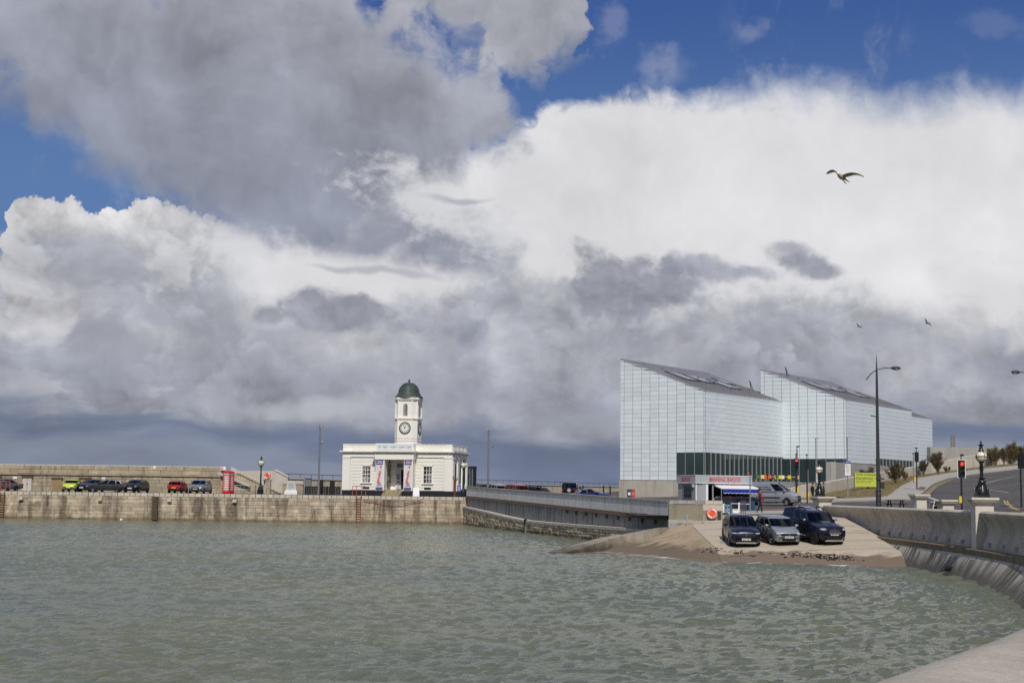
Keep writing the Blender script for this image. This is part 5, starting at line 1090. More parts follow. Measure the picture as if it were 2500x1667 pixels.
for px, lb in ((2323.5, 'left one of the twin brown flue pipes above the concrete wall'), (2330, 'right one of the twin brown flue pipes above the concrete wall')):
    p = at(px, 1092, 200); single('flue_pipe', MB().cyl(0, 0, 0, 1.62, .13, n=10).cyl(0, 0, 1.62, 1.68, .16, n=10), m_pale_flue, lb, 'flue', (p.x, 200, p.z - .05), 0, 'twin flue pipes on the roof of the concrete wall')
# ================================================================== seafood kiosk
KP = at(1699, 1230, 112); KG = tz(KP.x, 112); K = thing('seafood_kiosk', 'grey and white seafood kiosk with red lettering and an open serving hatch', 'kiosk', (KP.x, 112, KG), math.radians(20))
m_kw = M('kiosk_panel', (.34, .35, .36), .45, var=.04); m_ks = M('kiosk_sign', (.42, .41, .41), .4, var=.03); m_fish = M('pale_blue_print', (.22, .45, .6), .5, var=.1)
KW, KD, KH = 4.88, 3.1, 5.05 - KG; zf = KH - .62
part(K, 'wall', MB().span(0, .72, .0, .08, 0, zf).span(.72, 1.45, .0, .08, 2.0, zf).span(1.45, 1.55, 0, .08, 0, zf).span(1.55, KW - .06, 0, .08, 1.85, zf).span(1.55, KW, .0, .08, 0, .95).span(KW - .06, KW, 0, .08, .95, zf).span(0, .08, .08, KD, 0, zf).span(KW - .08, KW, .08, KD, 0, zf).span(.08, KW - .08, KD - .08, KD, 0, zf), m_kw)
part(K, 'floor', MB().span(.08, KW - .08, .08, KD - .08, .02, .12), m_black); part(K, 'back_shelves', MB().span(.3, KW - .2, KD - .5, KD - .1, .2, 1.9), m_black)
part(K, 'ceiling', MB().span(-.04, KW + .04, -.04, KD + .04, zf, zf + .05), m_kw)
fs = part(K, 'fascia', MB().span(-.1, KW + .06, -.1, KD + .06, zf + .05, KH), m_ks); part(fs, 'trim', MB().span(-.12, KW + .08, -.12, KD + .08, KH, KH + .04).span(-.12, KW + .08, -.12, KD + .08, zf + .02, zf + .06), m_paint)
lettering(fs, 'MANNINGS SEAFOOD', .38, 2.75, m_text_red, (2.52, -.105, zf + .34), 0, .015); lettering(fs, 'SEAFOOD', .33, 1.55, m_text_red, (-.105, 1.5, zf + .33), -math.pi / 2, .015)
for x_ in (.55, 4.55): part(fs, 'fish_logo', MB().extr([(x_ + .2 * math.cos(a), -.102, zf + .34 + .13 * math.sin(a)) for a in np.linspace(0, 6.0, 14)], (0, -.006, 0)), m_fish)
part(K, 'corner_trim', MB().span(-.03, .05, -.03, .05, 0, zf), m_paint)
part(K, 'side_window', MB().span(-.02, .0, .65, 2.1, .9, 1.85), m_pang); part(K, 'side_frame', MB().span(-.05, .0, .58, .66, .8, 2.0).span(-.05, 0, 2.09, 2.17, .8, 2.0).span(-.05, 0, .66, 2.09, 1.85, 2.0).span(-.05, 0, .66, 2.09, .8, .9), m_pole)
part(K, 'alarm_box', MB().box(-.05, .32, 1.9, .12, .3, .26), m_paint)
part(K, 'open_door', MB().span(.55, .75, -.62, -.02, .05, 2.0), m_paint)
part(K, 'hatch_flap', MB().extr([(1.55, -.02, 1.95), (1.55, -1.25, 1.72), (1.55, -1.25, 1.66), (1.55, -.02, 1.88)], (KW - 1.45, 0, 0)), m_paint)
part(K, 'flap_bracket', MB().extr([(1.52, -.02, 1.9), (1.52, -.02, 2.2), (1.52, -.35, 1.86)], (.06, 0, 0)).extr([(KW - .04, -.02, 1.9), (KW - .04, -.02, 2.2), (KW - .04, -.35, 1.86)], (.06, 0, 0)).box(3.3, -.06, 2.08, .14, .1, .2), m_steel)
part(K, 'post', MB().tube([(1.6, -1.2, 0), (1.6, -1.2, 1.7)], .035).tube([(KW, -1.2, 0), (KW, -1.2, 1.7)], .035), m_steel)
aw = MB(); nA_ = 40; top = [(1.72 + (KW + .12 - 1.72) * i / nA_, -1.22, 1.64) for i in range(nA_ + 1)]; bot = [(p[0], -1.25, 1.36 - .05 * abs(math.sin(i * math.pi / 4))) for i, p in enumerate(top)]
b_ = part(K, 'awning_valance', aw.grid([top, bot]), M('blue_awning', (.012, .025, .28), .7, var=.05)); part(b_, 'white_edge', MB().tube([(p[0], p[1] - .01, p[2]) for p in bot], .022, 4), m_paint)
part(K, 'counter', MB().span(1.6, KW - .05, -.3, .6, .93, 1.0), m_steel)
for i in range(9): part(K, 'seafood_tray', MB().box(1.9 + i * .33, -.05, 1.05, .26, .4, .08), (m_paint, m_sal, m_fin)[i % 3])
for i, (x_, c_) in enumerate(((3.5, 'navy'), (4.2, 'navy'))): part(K, 'blue_crate', MB().span(x_, x_ + .6, -.75, -.35, 0, .8), bpy.data.materials['navy_plastic'])
# boards and rails round it
def board(px, py, Y, w_, h_, mat, lab, txts, tm, nm='notice_board', cat_='notice board'):
    p = at(px, py, Y); g = slipz(p.x, Y) if Y < 98 else tz(p.x, Y); t_ = thing(nm, lab, cat_, (p.x, Y, g), .1)
    part(t_, 'panel', MB().box(0, 0, p.z - g, w_, .04, h_), mat)
    for s in (-1, 1): part(t_, 'leg', MB().tube([(s * w_ * .4, .03, p.z - g + h_ * .3), (s * w_ * .4, .1, 0)], .02), m_steel)
    for i, (tx, fr) in enumerate(txts): lettering(t_, tx, h_ * .09, w_ * fr, tm, (0, -.022, p.z - g + h_ * (.36 - .17 * i)), 0, .01)
board(1776, 1242, 97, .42, .66, M('teal_board', (.02, .1, .17), .5, var=.05), 'dark teal notice board with white capitals beside the slip head wall', (('HOT FOOD', .75), ('&', .1), ('ALL FRESH', .7), ('SEA FOOD', .75), ('MUSSELS', .7)), m_text_wh)
board(1796, 1247, 96, .42, .28, m_paint, 'small white notice above the roof of the navy car', (('MUSSELS', .7), ('COCKLES', .8)), m_text_dk)
board(1767, 1240, 98, .14, .62, m_paint, 'narrow white sign on edge beside the teal board', (), m_text_dk)
fr = thing('tubular_rail', 'grey tubular guard rail between the kiosk and the parked cars', 'railing', (px2x(1810, 101), 101, 2.2))
for px in (1787, 1811, 1833): part(fr, 'post', MB().tube([(px2x(px, 101), 101, 2.2), (px2x(px, 101), 101, 3.05 if px < 1830 else 5.0)], .045), m_steel, world=True)
part(fr, 'rail', MB().tube([(px2x(1787, 101), 101, 2.96), (px2x(1833, 101), 101, 2.93)], .035), m_steel, world=True); part(fr, 'red_post_plate', MB().span(px2x(1804, 100.9), px2x(1807.5, 100.9), 100.88, 100.94, 2.4, 3.05), m_paint, world=True)
cs = thing('red_frame_chair', 'dark red tubular chair frames stacked behind the navy car', 'chair', (px2x(1812, 97.5), 97.5, 2.2))
for i in range(3): part(cs, 'frame', MB().tube([(i * .13, 0, 0), (i * .13, 0, .9), (i * .13 + .02, .3, 1.0), (i * .13 + .04, .5, .45)], .025), m_rust)
# ================================================================== lamps, signals, signs, posts
def globe_lamp(loc, s, lab, tall=False):
    t_ = thing('globe_lamp', lab, 'street lamp', loc, 0, 'ornate black globe lamps along the harbour'); H0 = 0.0
    if tall: part(t_, 'base', MB().lathe([(.36, 0), (.36, .5), (.3, .56), (.26, .75), (.12, .95), (.1, 1.1), (.08, 2.5), (.07, 2.9)], (0, 0, 0), 10), m_iron); H0 = 2.9; zb = [(.07, 0), (.11, .04), (.11, .1), (.06, .14), (.06, .22)]
    else: part(t_, 'plinth', MB().box(0, 0, .09, .62, .62, .18), m_iron); part(t_, 'base', MB().lathe([(.3, .18), (.31, .26), (.26, .36), (.24, .5), (.17, .62), (.14, .7), (.19, .76), (.18, .86), (.1, .94), (.2, 1.0), (.2, 1.03), (.1, 1.05)], (0, 0, 0), 14), m_iron, ang=40); zb = [(.09, 1.03), (.085, 1.42), (.14, 1.44), (.14, 1.48), (.07, 1.5), (.13, 1.6), (.07, 1.64), (.12, 1.7), (.06, 1.74), (.1, 1.84)]
    part(t_, 'column', MB().lathe([(r, z + H0) for r, z in zb], (0, 0, 0), 12), m_iron, ang=40)
    if not tall:
        for i in range(4):
            a = i * math.pi / 2 + .6; part(t_, 'dolphin_scroll', MB().tube([(.3 * math.cos(a), .3 * math.sin(a), .2), (.27 * math.cos(a + .4), .27 * math.sin(a + .4), .5), (.13 * math.cos(a + .9), .13 * math.sin(a + .9), .72), (.24 * math.cos(a + 1.2), .24 * math.sin(a + 1.2), .86)], [.1, .08, .06, .03], 7), m_iron, True)
    zc = H0 + (.55 if tall else 2.13); R = .3 if not tall else .33
    gl = part(t_, 'globe', MB().sphere((0, 0, zc), R, 18, 12), m_globe, True)
    part(gl, 'equator_band', MB().lathe([(R + .004, zc - .018), (R + .016, zc - .014), (R + .016, zc + .014), (R + .004, zc + .018)], (0, 0, 0), 22, 'z', False), m_iron)
    for i in range(4):
        a = i * math.pi / 2 + .35; part(gl, 'meridian_band', MB().tube([(math.cos(a) * math.sin(u) * (R + .01), math.sin(a) * math.sin(u) * (R + .01), zc - math.cos(u) * (R + .01)) for u in np.linspace(.2, 2.6, 9)], .013, 4), m_iron)
    part(t_, 'cup', MB().lathe([(.08, zc - R - .08), (.17, zc - R + .05), (.1, zc - R + .02)], (0, 0, 0), 12), m_iron)
    part(t_, 'crown', MB().lathe([(.19, zc + R * .76), (.13, zc + R + .02), (.09, zc + R + .16), (.085, zc + R + .26), (.15, zc + R + .29), (.15, zc + R + .32), (.05, zc + R + .34), (.04, zc + R + .4), (.06, zc + R + .45), (.03, zc + R + .52), (.005, zc + R + .58)], (0, 0, 0), 12), m_iron, ang=40)
    t_.scale = (.86,) * 3 if not tall else (1, 1, 1); return t_
globe_lamp((pilA.x, pilA.y, 3.56), 1, 'large ornate black lamp with cream globe, on the nearest seawall pillar')
globe_lamp((px2x(2001, 98.3), 98.3, 3.52), 1, 'ornate black lamp with cream globe, on the pillar beside two standing people')
globe_lamp((px2x(644, 161), 161, 3.0), 1, 'slim black globe lamp standing by the lifebuoy stand on the quay', True)
globe_lamp((px2x(1136.5, 158.6), 158.6, 3.0), 1, 'slim black globe lamp at the right end of the white building', True)
def lamp_column(px, py0, Y, lab, arm=1):
    X_ = px2x(px, Y); g = tz(X_, Y); t_ = thing('street_light', lab, 'street light', (X_, Y, g), 0, 'tall dark street lights with a curved arm'); H = 10.3
    part(t_, 'column', MB().lathe([(.17, 0), (.17, 1.6), (.13, 1.7), (.12, 3), (.075, 8.7), (.06, 9.2), (.005, 10.35)], (0, 0, 0), 12), m_dgrey, ang=40)
    for zz in (.75, 1.0, 1.35, 1.65): part(t_, 'band', MB().cyl(0, 0, zz, zz + .05, .19, n=12), m_dgrey)
    part(t_, 'arm', MB().tube([(-.62 * arm, 0, 8.72), (-.35 * arm, 0, 9.06), (0, 0, 9.3), (.45 * arm, 0, 9.42), (.95 * arm, 0, 9.42)], .035), m_dgrey)
    part(t_, 'arm_knob', MB().sphere((-.64 * arm, 0, 8.7), .05, 8, 6), m_dgrey)
    hd = part(t_, 'lamp_head', MB().sphere((1.22 * arm, 0, 9.42), (.32, .16, .12), 14, 8), m_dgrey, True); part(hd, 'lens', MB().sphere((1.24 * arm, 0, 9.37), (.24, .13, .1), 12, 8), m_globe, True)
    for zz, l_ in ((6.35, .42), (3.3, .5)): part(t_, 'banner_bracket', MB().tube([(0, 0, zz - .04), (-l_ * arm, 0, zz + .03)], .035), m_dgrey)
    part(t_, 'control_box', MB().box(.24 * arm, 0, 2.0, .24, .2, .42), m_dgrey); part(t_, 'ring', MB().tube([(.1 * arm + .28 * math.cos(a), -.05 + .14 * math.sin(a), 2.42 + .03 * math.sin(a)) for a in np.linspace(0, 6.28, 14)], .025, 5), m_dgrey)
    return t_
lamp_column(2144.5, 1234, 90, 'tall dark street light with a pointed tip and one curved arm to the right')
lamp_column(2529, 1234, 97, 'street light at the right edge of the photo, only its lamp head in view', -1)
m_redl = M('lit_red_lamp', (1.0, 0.02, 0.015), .4, var=0, emit=4.0)
def signal(px, Y, z0, zt, lab, facing=0.0, white=False, lit=False, box=None, boxside=-1, w_=.36, top=.0, zp=None):
    X_ = px2x(px, Y); t_ = thing('traffic_light', lab, 'traffic light', (X_, Y, z0), facing, 'traffic lights at the junction'); h = .98; zt -= z0
    part(t_, 'pole', MB().cyl(0, .12, 0, zt, .062, n=10), m_black)
    part(t_, 'head', MB().box(0, 0, zt - h / 2, w_, .22, h), m_black)
    if white:
        part(t_, 'backing_board', MB().box(0, .06, zt - h / 2, w_ + .1, .03, h + .12), m_black); e = (w_ + .1) / 2
        part(t_, 'white_border', MB().span(-e - .04, -e, .03, .09, zt - h - .1, zt + .1).span(e, e + .04, .03, .09, zt - h - .1, zt + .1).span(-e, e, .03, .09, zt + .06, zt + .1).span(-e, e, .03, .09, zt - h - .1, zt - h - .06), m_paint)
    for i in range(3):
        zc = zt - .18 - i * .31; part(t_, 'lens', MB().lathe([(0, -.125), (.105, -.125), (.105, -.11), (0, -.11)], (0, 0, zc), 14, 'y'), m_redl if (lit and i == 0) else m_dlens[i])
        part(t_, 'visor', MB().grid([[(.125 * math.cos(a), y, zc + .125 * math.sin(a)) for a in np.linspace(.2, 2.94, 8)] for y in (-.11, -.3)]), m_black)
    part(t_, 'detector', MB().cyl(0, .1, zt, zt + .3, .035).box(.03, -.02, zt + .38, .16, .26, .13), m_black)
    if box: part(t_, 'push_button_box', MB().box(boxside * .14, -.02, box, .17, .14, .42 if white else .55), m_yell)
    return t_
m_dlens = [M('dark_red_lens', (.05, .01, .01), .3, var=0), M('dark_amber_lens', (.05, .03, .005), .3, var=0), M('dark_green_lens', (.008, .04, .03), .3, var=0)]
signal(2348, 92, tz(px2x(2348, 92), 92), 5.92, 'red-lit traffic light with white border, between the gateway pillar and the big globe lamp', 0, True, True, 1.1, -1)
p = T(2239, 1197); signal(2239, p.y, p.z, p.z + (1197 - 1104) / F * p.y, 'unlit traffic light seen from behind on the hill pavement', math.radians(150), box=None)
p = T(1972, 1229); signal(1972, p.y, p.z, p.z + (1229 - 1121) / F * p.y, 'traffic light turned away, with a yellow box, left of the two standing people', math.radians(160), box=.75, boxside=-1, w_=.42)
Ys = 133; z_ = tz(px2x(1946, Ys), Ys); signal(1945.5, Ys, z_, 3.5 + (1211.5 - 1119) / F * Ys, 'red-lit traffic light with a yellow box behind the silver van', 0.1, lit=True, box=1.2, boxside=1)
p = T(2496, 1238); signal(2494, p.y, p.z, p.z + (1238 - 1112) / F * p.y, 'dark traffic light cut by the right edge of the photo', math.radians(120), box=None, w_=.5)
cp_ = thing('camera_post', 'thin dark post with a camera above the traffic light behind the van', 'camera post', (px2x(1947.5, 134), 134, tz(px2x(1947.5, 134), 134)))
part(cp_, 'post', MB().cyl(0, 0, 0, 5.0, .05), m_dgrey); part(cp_, 'camera', MB().box(.1, 0, 5.25, .3, .14, .14).cyl(0, 0, 5, 5.2, .03), m_dgrey)
pp2 = thing('signal_post', 'thin grey post with a yellow box beside the hill traffic light', 'post', T(2231, 1180)); part(pp2, 'post', MB().cyl(0, 0, 0, 3.2, .055), m_pole); part(pp2, 'cap', MB().sphere((0, 0, 3.28), .1, 8, 6), m_black); part(pp2, 'push_button_box', MB().box(.12, -.05, .5, .15, .14, .45), m_yell)
def sign_post(px, py, tpx, tpy, lab, yaw, ys0, ys1, w_):
    p = T(px, py); h = (py - tpy) / F * p.y; t_ = thing('parking_sign_post', lab, 'sign post', p, 0)
    part(t_, 'lower_pole', MB().cyl(0, 0, 0, 1.7, .075), m_steel); part(t_, 'pole', MB().cyl(0, 0, 1.7, h, .045), m_pole); part(t_, 'light', MB().box(.12, 0, h + .02, .42, .2, .09), m_fin)
    z0, z1 = (py - ys1) / F * p.y, (py - ys0) / F * p.y
    pn = part(t_, 'panel', MB().box(0, 0, (z0 + z1) / 2, w_, .03, z1 - z0), m_paint); pn.rotation_euler = (0, 0, yaw); pn.location = (-.07 * math.sin(-yaw), -.09, 0)
    part(pn, 'header', MB().box(0, -.02, z1 - .13, w_, .012, .26), m_pblue); lettering(pn, 'PARKING', .1, w_ * .7, m_text_wh, (0, -.027, z1 - .13))
    for i in range(8): part(pn, 'text_line', MB().box(random.uniform(-.02, .04), -.018, z1 - .42 - i * .11, w_ * random.uniform(.55, .8), .006, .035), m_pole)
    for i in range(2): part(pn, 'symbol', MB().lathe([(0, -.018), (.05, -.018), (.05, -.024), (0, -.024)], (-w_ * .3, 0, z1 - .4 - i * .16), 10, 'y'), m_pblue)
m_pblue = M('sign_blue', (.03, .05, .28), .5, var=.03)
sign_post(2070, 1219, 2068, 1069, 'white parking sign with blue header facing the camera on the grass bank', 0.0, 1126, 1161, .52)
sign_post(1993, 1222, 1990, 1071, 'white parking sign with blue header turned edgewise beside the globe lamp', math.radians(62), 1139, 1178, .52)
# yellow-green banner
pb = T(2118, 1196); bn_ = thing('gallery_banner', 'yellow green fabric banner strung between posts on the grass bank', 'banner', (pb.x, pb.y, pb.z), .05); sB = pb.y / F
m_lime = M('lime_fabric', (.46, .52, .07), .8, var=.05)
part(bn_, 'cloth', MB().grid([[(x, -.02 - .012 * math.sin(x * 3.1 + z * 2) - .01 * math.sin(z * 4), z) for x in np.linspace(-31 * sB, 31 * sB, 16)] for z in np.linspace(8 * sB, 42 * sB, 8)]), m_lime, True)
for x_ in (-32.5, 32.5): part(bn_, 'post', MB().cyl(x_ * sB, 0, -.5, 38 * sB, .05), m_wood)
m_olive = M('olive_print', (.16, .19, .04), .8, var=0)
for i, (tx, w_, h_) in enumerate((('Turner Contemporary', 56, 5), ('Free admission', 42, 4.6), ('open Tuesday to Sunday', 44, 2.6), ('and bank holidays', 36, 2.4))):
    lettering(bn_, tx, h_ * sB, w_ * sB, m_olive, ((-28 + w_ / 2) * sB, -.048, (37.5 - (0, 8.5, 15, 19)[i]) * sB), 0, .008)
# CCTV / floodlight columns on the quay
def cctv(px, pyb, pyt, Y, z0, lab, side):
    X_ = px2x(px, Y); h = at(px, pyt, Y).z - z0; t_ = thing('floodlight_column', lab, 'light column', (X_, Y, z0), 0, 'tall grey floodlight columns on the quay')
    part(t_, 'pole', MB().cyl(0, 0, 0, h, .125, .085, 10), m_pole); part(t_, 'floodlight', MB().box(-.22, -.1, h + .12, .34, .4, .36).box(.2, .05, h + .1, .26, .34, .34), m_steel)
    part(t_, 'camera_arm', MB().tube([(0, 0, h - 1.85), (side * .35, -.1, h - 1.75)], .04), m_steel); part(t_, 'camera', MB().tube([(side * .3, -.1, h - 1.8), (side * .55, -.15, h - 1.5)], .11, 8) if px > 1000 else MB().sphere((side * .28, -.1, h - 1.72), .16, 10, 8), m_steel)
cctv(785, 1204, 1043, 162, 3.0, 'tall grey floodlight column left of the white clock tower building', 1)
cctv(1196, 1190, 1050, 152, 2.9, 'tall grey floodlight column standing in the car park right of the white building', 1)
fp = thing('flag_pole', 'thin white pole beside the stone block wall', 'pole', (px2x(750, 165), 165, 3)); part(fp, 'pole', MB().cyl(0, 0, 0, 2.2, .06), m_fin); part(fp, 'upper_rod', MB().cyl(0, 0, 2.2, 3.0, .035), m_fin)
# phone box
pb_ = thing('phone_box', 'red telephone kiosk with small white panes on the quay', 'phone box', (px2x(566, 162), 162, 3.0), math.radians(-22)); w_ = .46
part(pb_, 'plinth', MB().box(0, 0, .06, .96, .96, .12), m_red)
part(pb_, 'frame', MB().span(-w_, -w_ + .1, -w_, -w_ + .1, .1, 2.1).span(w_ - .1, w_, -w_, -w_ + .1, .1, 2.1).span(-w_, -w_ + .1, w_ - .1, w_, .1, 2.1).span(w_ - .1, w_, w_ - .1, w_, .1, 2.1).span(-w_, w_, -w_, w_, 2.05, 2.35).span(-w_ + .1, w_ - .1, -w_ + .02, w_ - .02, .1, .3), m_red)
part(pb_, 'cornice', MB().box(0, 0, 2.36, 1.0, 1.0, .07), m_red); part(pb_, 'dome', MB().lathe([(.64, 2.4), (.6, 2.47), (.42, 2.56), (.2, 2.6), (0.01, 2.61)], (0, 0, 0), 4), m_red).rotation_euler = (0, 0, math.pi / 4)
for rz_ in (0, math.pi / 2):
    lp = part(pb_, 'sign_panel', MB().box(0, -w_ - .012, 2.2, .66, .02, .15), m_paint); lp.rotation_euler = (0, 0, rz_)
    lettering(lp, 'TELEPHONE', .09, .56, m_text_dk, (0, -w_ - .024, 2.2))
    gp = part(pb_, 'glazing', MB().box(0, -w_ + .05, 1.2, .72, .02, 1.75), m_paint); gp.rotation_euler = (0, 0, rz_)
    for i in range(7): part(gp, 'glazing_bar', MB().box(0, -w_ + .03, .42 + i * .24, .72, .03, .055), m_red)
    for x_ in (-.26, .26): part(gp, 'glazing_bar', MB().box(x_, -w_ + .032, 1.2, .035, .03, 1.75), m_red)
# quay lifebuoy stand, hoop, A-board, red davit, blue sign
ls = thing('lifebuoy_stand', 'orange lifebuoy on a squat stone pier beside the slim globe lamp', 'lifebuoy', (px2x(660, 163), 163, 3.0)); part(ls, 'stone_pier', MB().box(0, .2, .78, .76, .5, 1.56), m_arm); part(ls, 'pier_cap', MB().box(0, .2, 1.6, .9, .6, .1), m_grey)
e_ = part(ls, 'board', MB().box(0, .12, 2.05, .5, .05, .8), m_paint); h_ = bpy.data.objects.new('lifebuoy', None); COL.objects.link(h_); h_.parent = ls; h_.location = (0, 0, 2.12); lifebuoy(h_, .4)
hp = thing('cycle_hoop', 'thin dark cycle hoop in front of the lifebuoy stand', 'cycle stand', (px2x(662, 160), 160, 3.0)); part(hp, 'hoop', MB().tube([(-.18, 0, 0), (-.18, 0, .55), (-.12, 0, .66), (.12, 0, .66), (.18, 0, .55), (.18, 0, 0)], .025), m_dgrey)
ab = thing('a_board', 'plain white folding A-board standing on the quay before the clock tower building', 'A-board', (px2x(1022, 158.3), 158.3, 3.0), .1)
for s in (-1, 1): part(ab, 'panel', MB().extr([(-.36, s * .28, 0), (.36, s * .28, 0), (.32, s * .05, .98), (-.32, s * .05, .98)], (0, s * .025, 0)), m_paint)
dv_ = thing('red_davit', 'dark red forked iron davit beside the right end of the white building', 'davit', (px2x(1115.5, 158.8), 158.8, 3.0))
part(dv_, 'post', MB().tube([(0, 0, 0), (.02, 0, 1.7)], .12, 8), m_rust); part(dv_, 'arm', MB().tube([(.02, 0, 1.6), (-.18, 0, 2.0), (-.15, 0, 2.3)], .07), m_rust); part(dv_, 'fork', MB().tube([(.02, 0, 1.6), (.2, 0, 1.85), (.3, 0, 2.1)], .07), m_rust)
bs = thing('blue_sign', 'small blue notice on two legs at the right end of the white building', 'sign', (px2x(1126, 158), 158, 3.0)); part(bs, 'panel', MB().box(0, 0, .92, .44, .04, .62), bpy.data.materials['sign_blue'])
for i in range(4): part(bs, 'text_line', MB().box(0, -.025, 1.1 - i * .12, .3, .01, .04), m_text_wh)
for s in (-.18, .18): part(bs, 'leg', MB().cyl(s, .02, 0, .7, .025), m_dgrey)
b0 = None
for px, lb in ((1321, 'dark bollard right of the black estate in the car park'), (1427, 'dark bollard behind the blue saloon in the car park'), (1477, 'dark bollard in the middle of the far car park edge'), (1493, 'thick dark bollard nearest the gallery corner')):
    loc = (px2x(px, 176), 176, tz(px2x(px, 176), 176))
    if b0 is None: b0 = thing('bollard', lb, 'bollard', loc, 0, 'dark bollards in the car park'); part(b0, 'post', MB().cyl(0, 0, 0, 1.35, .1, .09), m_dark); part(b0, 'cap', MB().sphere((0, 0, 1.36), .11, 8, 6), m_dark)
    else: dup(b0, loc, 0, lb)
# building just outside the frame to the right, whose shade falls on the road
FB_ = thing('seafront_building', 'pale seafront building just beyond the right edge, shading the road', 'building', (45, 82, 2.4))
part(FB_, 'wall', MB().box(0, 0, 4.3, 13, 22, 8.6), m_cream); part(FB_, 'roof', MB().extr([(-6.8, -11.3, 8.6), (6.8, -11.3, 8.6), (0, -11.3, 11.2)], (0, 22.6, 0)), m_roof); part(FB_, 'chimney', MB().box(0, 6, 11.4, 1, 1.6, 2), m_beam)
for i in range(5):
    for zz in (1.6, 4.4, 7.0):
        wn = part(FB_, 'window', MB().box(-6.5, -8.4 + i * 4.2, zz, .12, 1.2, 1.7), m_paint); part(wn, 'pane', MB().box(-6.57, -8.4 + i * 4.2, zz, .05, 1.0, 1.5), m_pane)
# ================================================================== vehicles
m_tyre = M('tyre_rubber', (.012, .012, .013), .8, var=.1); m_rim = M('alloy_rim', (.5, .5, .52), .4, .35, var=.03); m_rimd = M('dark_rim', (.12, .12, .13), .35, .7, var=.03)
m_trimb = M('black_trim', (.012, .012, .014), .55, var=.05); m_chrome = M('chrome', (.7, .7, .72), .12, 1.0, var=0); m_int = M('dark_interior', (.015, .015, .017), .9, var=0)
m_hl = M('headlamp_glass', (.55, .57, .6), .1, .4, var=0, coat=.8); m_tl = M('tail_lamp', (.3, .008, .01), .2, var=0, coat=.6); m_amb = M('amber_lamp', (.75, .25, .03), .2, var=0, coat=.6)
m_plw = M('white_plate', (.75, .75, .72), .5, var=0); m_ply = M('yellow_plate', (.7, .45, .03), .5, var=0); m_glass = glassm('car_glass', .16); m_glass2 = glassm('clear_car_glass', .45)
def paint(nm, c, metal=.35, rough=.3): return M(nm, c, rough, metal, var=.03, scale=1.2, coat=.5)
def car(name, label, cat_, loc, rz, p, col, pitch=0.0, group=None, near=False, rollx=0.0):
    L, Wd, H = p['L'], p['W'], p['H']; wb, fo, r = p['wb'], p['fo'], p['r']; hx = L / 2; w = Wd / 2
    zb, zc, zf_, zr = p['belt'], p['cowl_z'], p['nose_z'], p.get('tail_z', p['belt'])
    xc, xt, xr, xe = p['cowl'], p['wtop'], p['rtop'], p['rbase']      # cowl x, screen top x, roof rear x, rear glass base x
    t_ = thing(name, label, cat_, loc, rz, group); t_.rotation_euler = (rollx, pitch, rz)
    top = [(-hx, zr - .12), (-hx + .06, zr - .03), (xe - .02, zr), (xe + .4, zb), (0, zb), (xc - .2, zb), (xc, zc), (xc + .5 * (hx - xc), lerp(zc, zf_, .42)), (hx - .22, zf_), (hx - .06, zf_ - .12), (hx, zf_ - .28)]
    def wid(x): return w * interp(x, [(-hx, .86), (-hx + .12, .93), (-hx + .5, .985), (-hx + .9, 1), (hx - 1.1, 1), (hx - .5, .97), (hx - .18, .89), (hx, .74)])
    def bot(x): return interp(x, [(-hx, .42), (-hx + .2, .3), (-hx + .6, .2), (hx - .7, .19), (hx - .2, .22), (hx, .3)]) * p.get('clear', 1.0)
    xs = sorted(set([round(x, 3) for x, _ in top] + [-hx + .02, -hx + .2, -hx + .5, -hx + .9, hx - 1.1, hx - .5, hx - .12, hx - .03] + list(np.linspace(-hx + .3, hx - .3, 12).round(3))))
    rows = []
    for x in xs:
        zt_ = interp(x, top); W_ = wid(x); b_ = bot(x); sh = .055 if x > xc else .03
        half = [(0, b_), (.8 * W_, b_), (.95 * W_, b_ + .08), (W_, b_ + .24), (W_ * 1.0, lerp(b_, zt_, .55)), (W_ * .985, zt_ - .2), (W_ * .95, zt_ - .07), (W_ * .86, zt_ - .015), (W_ * .5, zt_ + sh * .75), (0, zt_ + sh)]
        rows.append([(x, y, z) for y, z in half] + [(x, -y, z) for y, z in half[-2:0:-1]])
    for rr in rows: rr.append(rr[0])
    mb = MB().grid(rows); mb.add(rows[0][:-1], [tuple(range(len(rows[0]) - 1))]); mb.add(rows[-1][:-1], [tuple(range(len(rows[0]) - 1))[::-1]])
    body = part(t_, 'body', mb, col, ang=38)
    # cabin
    wl, wt = w * .93, w * p.get('tumble', .73); ztop = H - .07; rd = p.get('rdrop', .1)
    def zr_(x): return ztop - rd * max(0, (xt - x) / (xt - xr)) ** 2.2 - .03 * max(0, 1 - abs(x - xt) / .4)
    per = []; segs = p['side']       # side: list of t values splitting the glass, (t0,t1) 0 rear .. 1 front
    def side(t, s): return ((lerp(xe, xc, t), s * wl), (lerp(xr, xt, t), s * wt))
    for t in sorted(set([0, 1, .5] + [q_ for ab in segs for q_ in ab])): per.append((side(t, 1), any(a <= t + 1e-6 and t < b - 1e-6 for a, b in segs) and 's'))
    nf = 5
    for i in range(1, nf): s = 1 - 2 * i / nf; bul = .16 * (1 - s * s); per.append((((xc + bul, s * wl), (xt + bul * .6, s * wt)), None))
    for t in sorted(set([0, 1, .5] + [q_ for ab in segs for q_ in ab]), reverse=True): per.append((side(t, -1), any(a < t - 1e-6 and t <= b + 1e-6 for a, b in segs) and 's'))
    for i in range(1, nf): s = -1 + 2 * i / nf; bul = -.08 * (1 - s * s); per.append((((xe + bul, s * wl), (xr + bul, s * wt)), None))
    n = len(per); ns = len([1 for q_ in per if True])
    k1 = [i for i, q_ in enumerate(per) if abs(q_[0][0][0] - xc) < 1e-6 and q_[0][0][1] > 0][0]
    k2 = [i for i, q_ in enumerate(per) if abs(q_[0][0][0] - xc) < 1e-6 and q_[0][0][1] < 0][0]
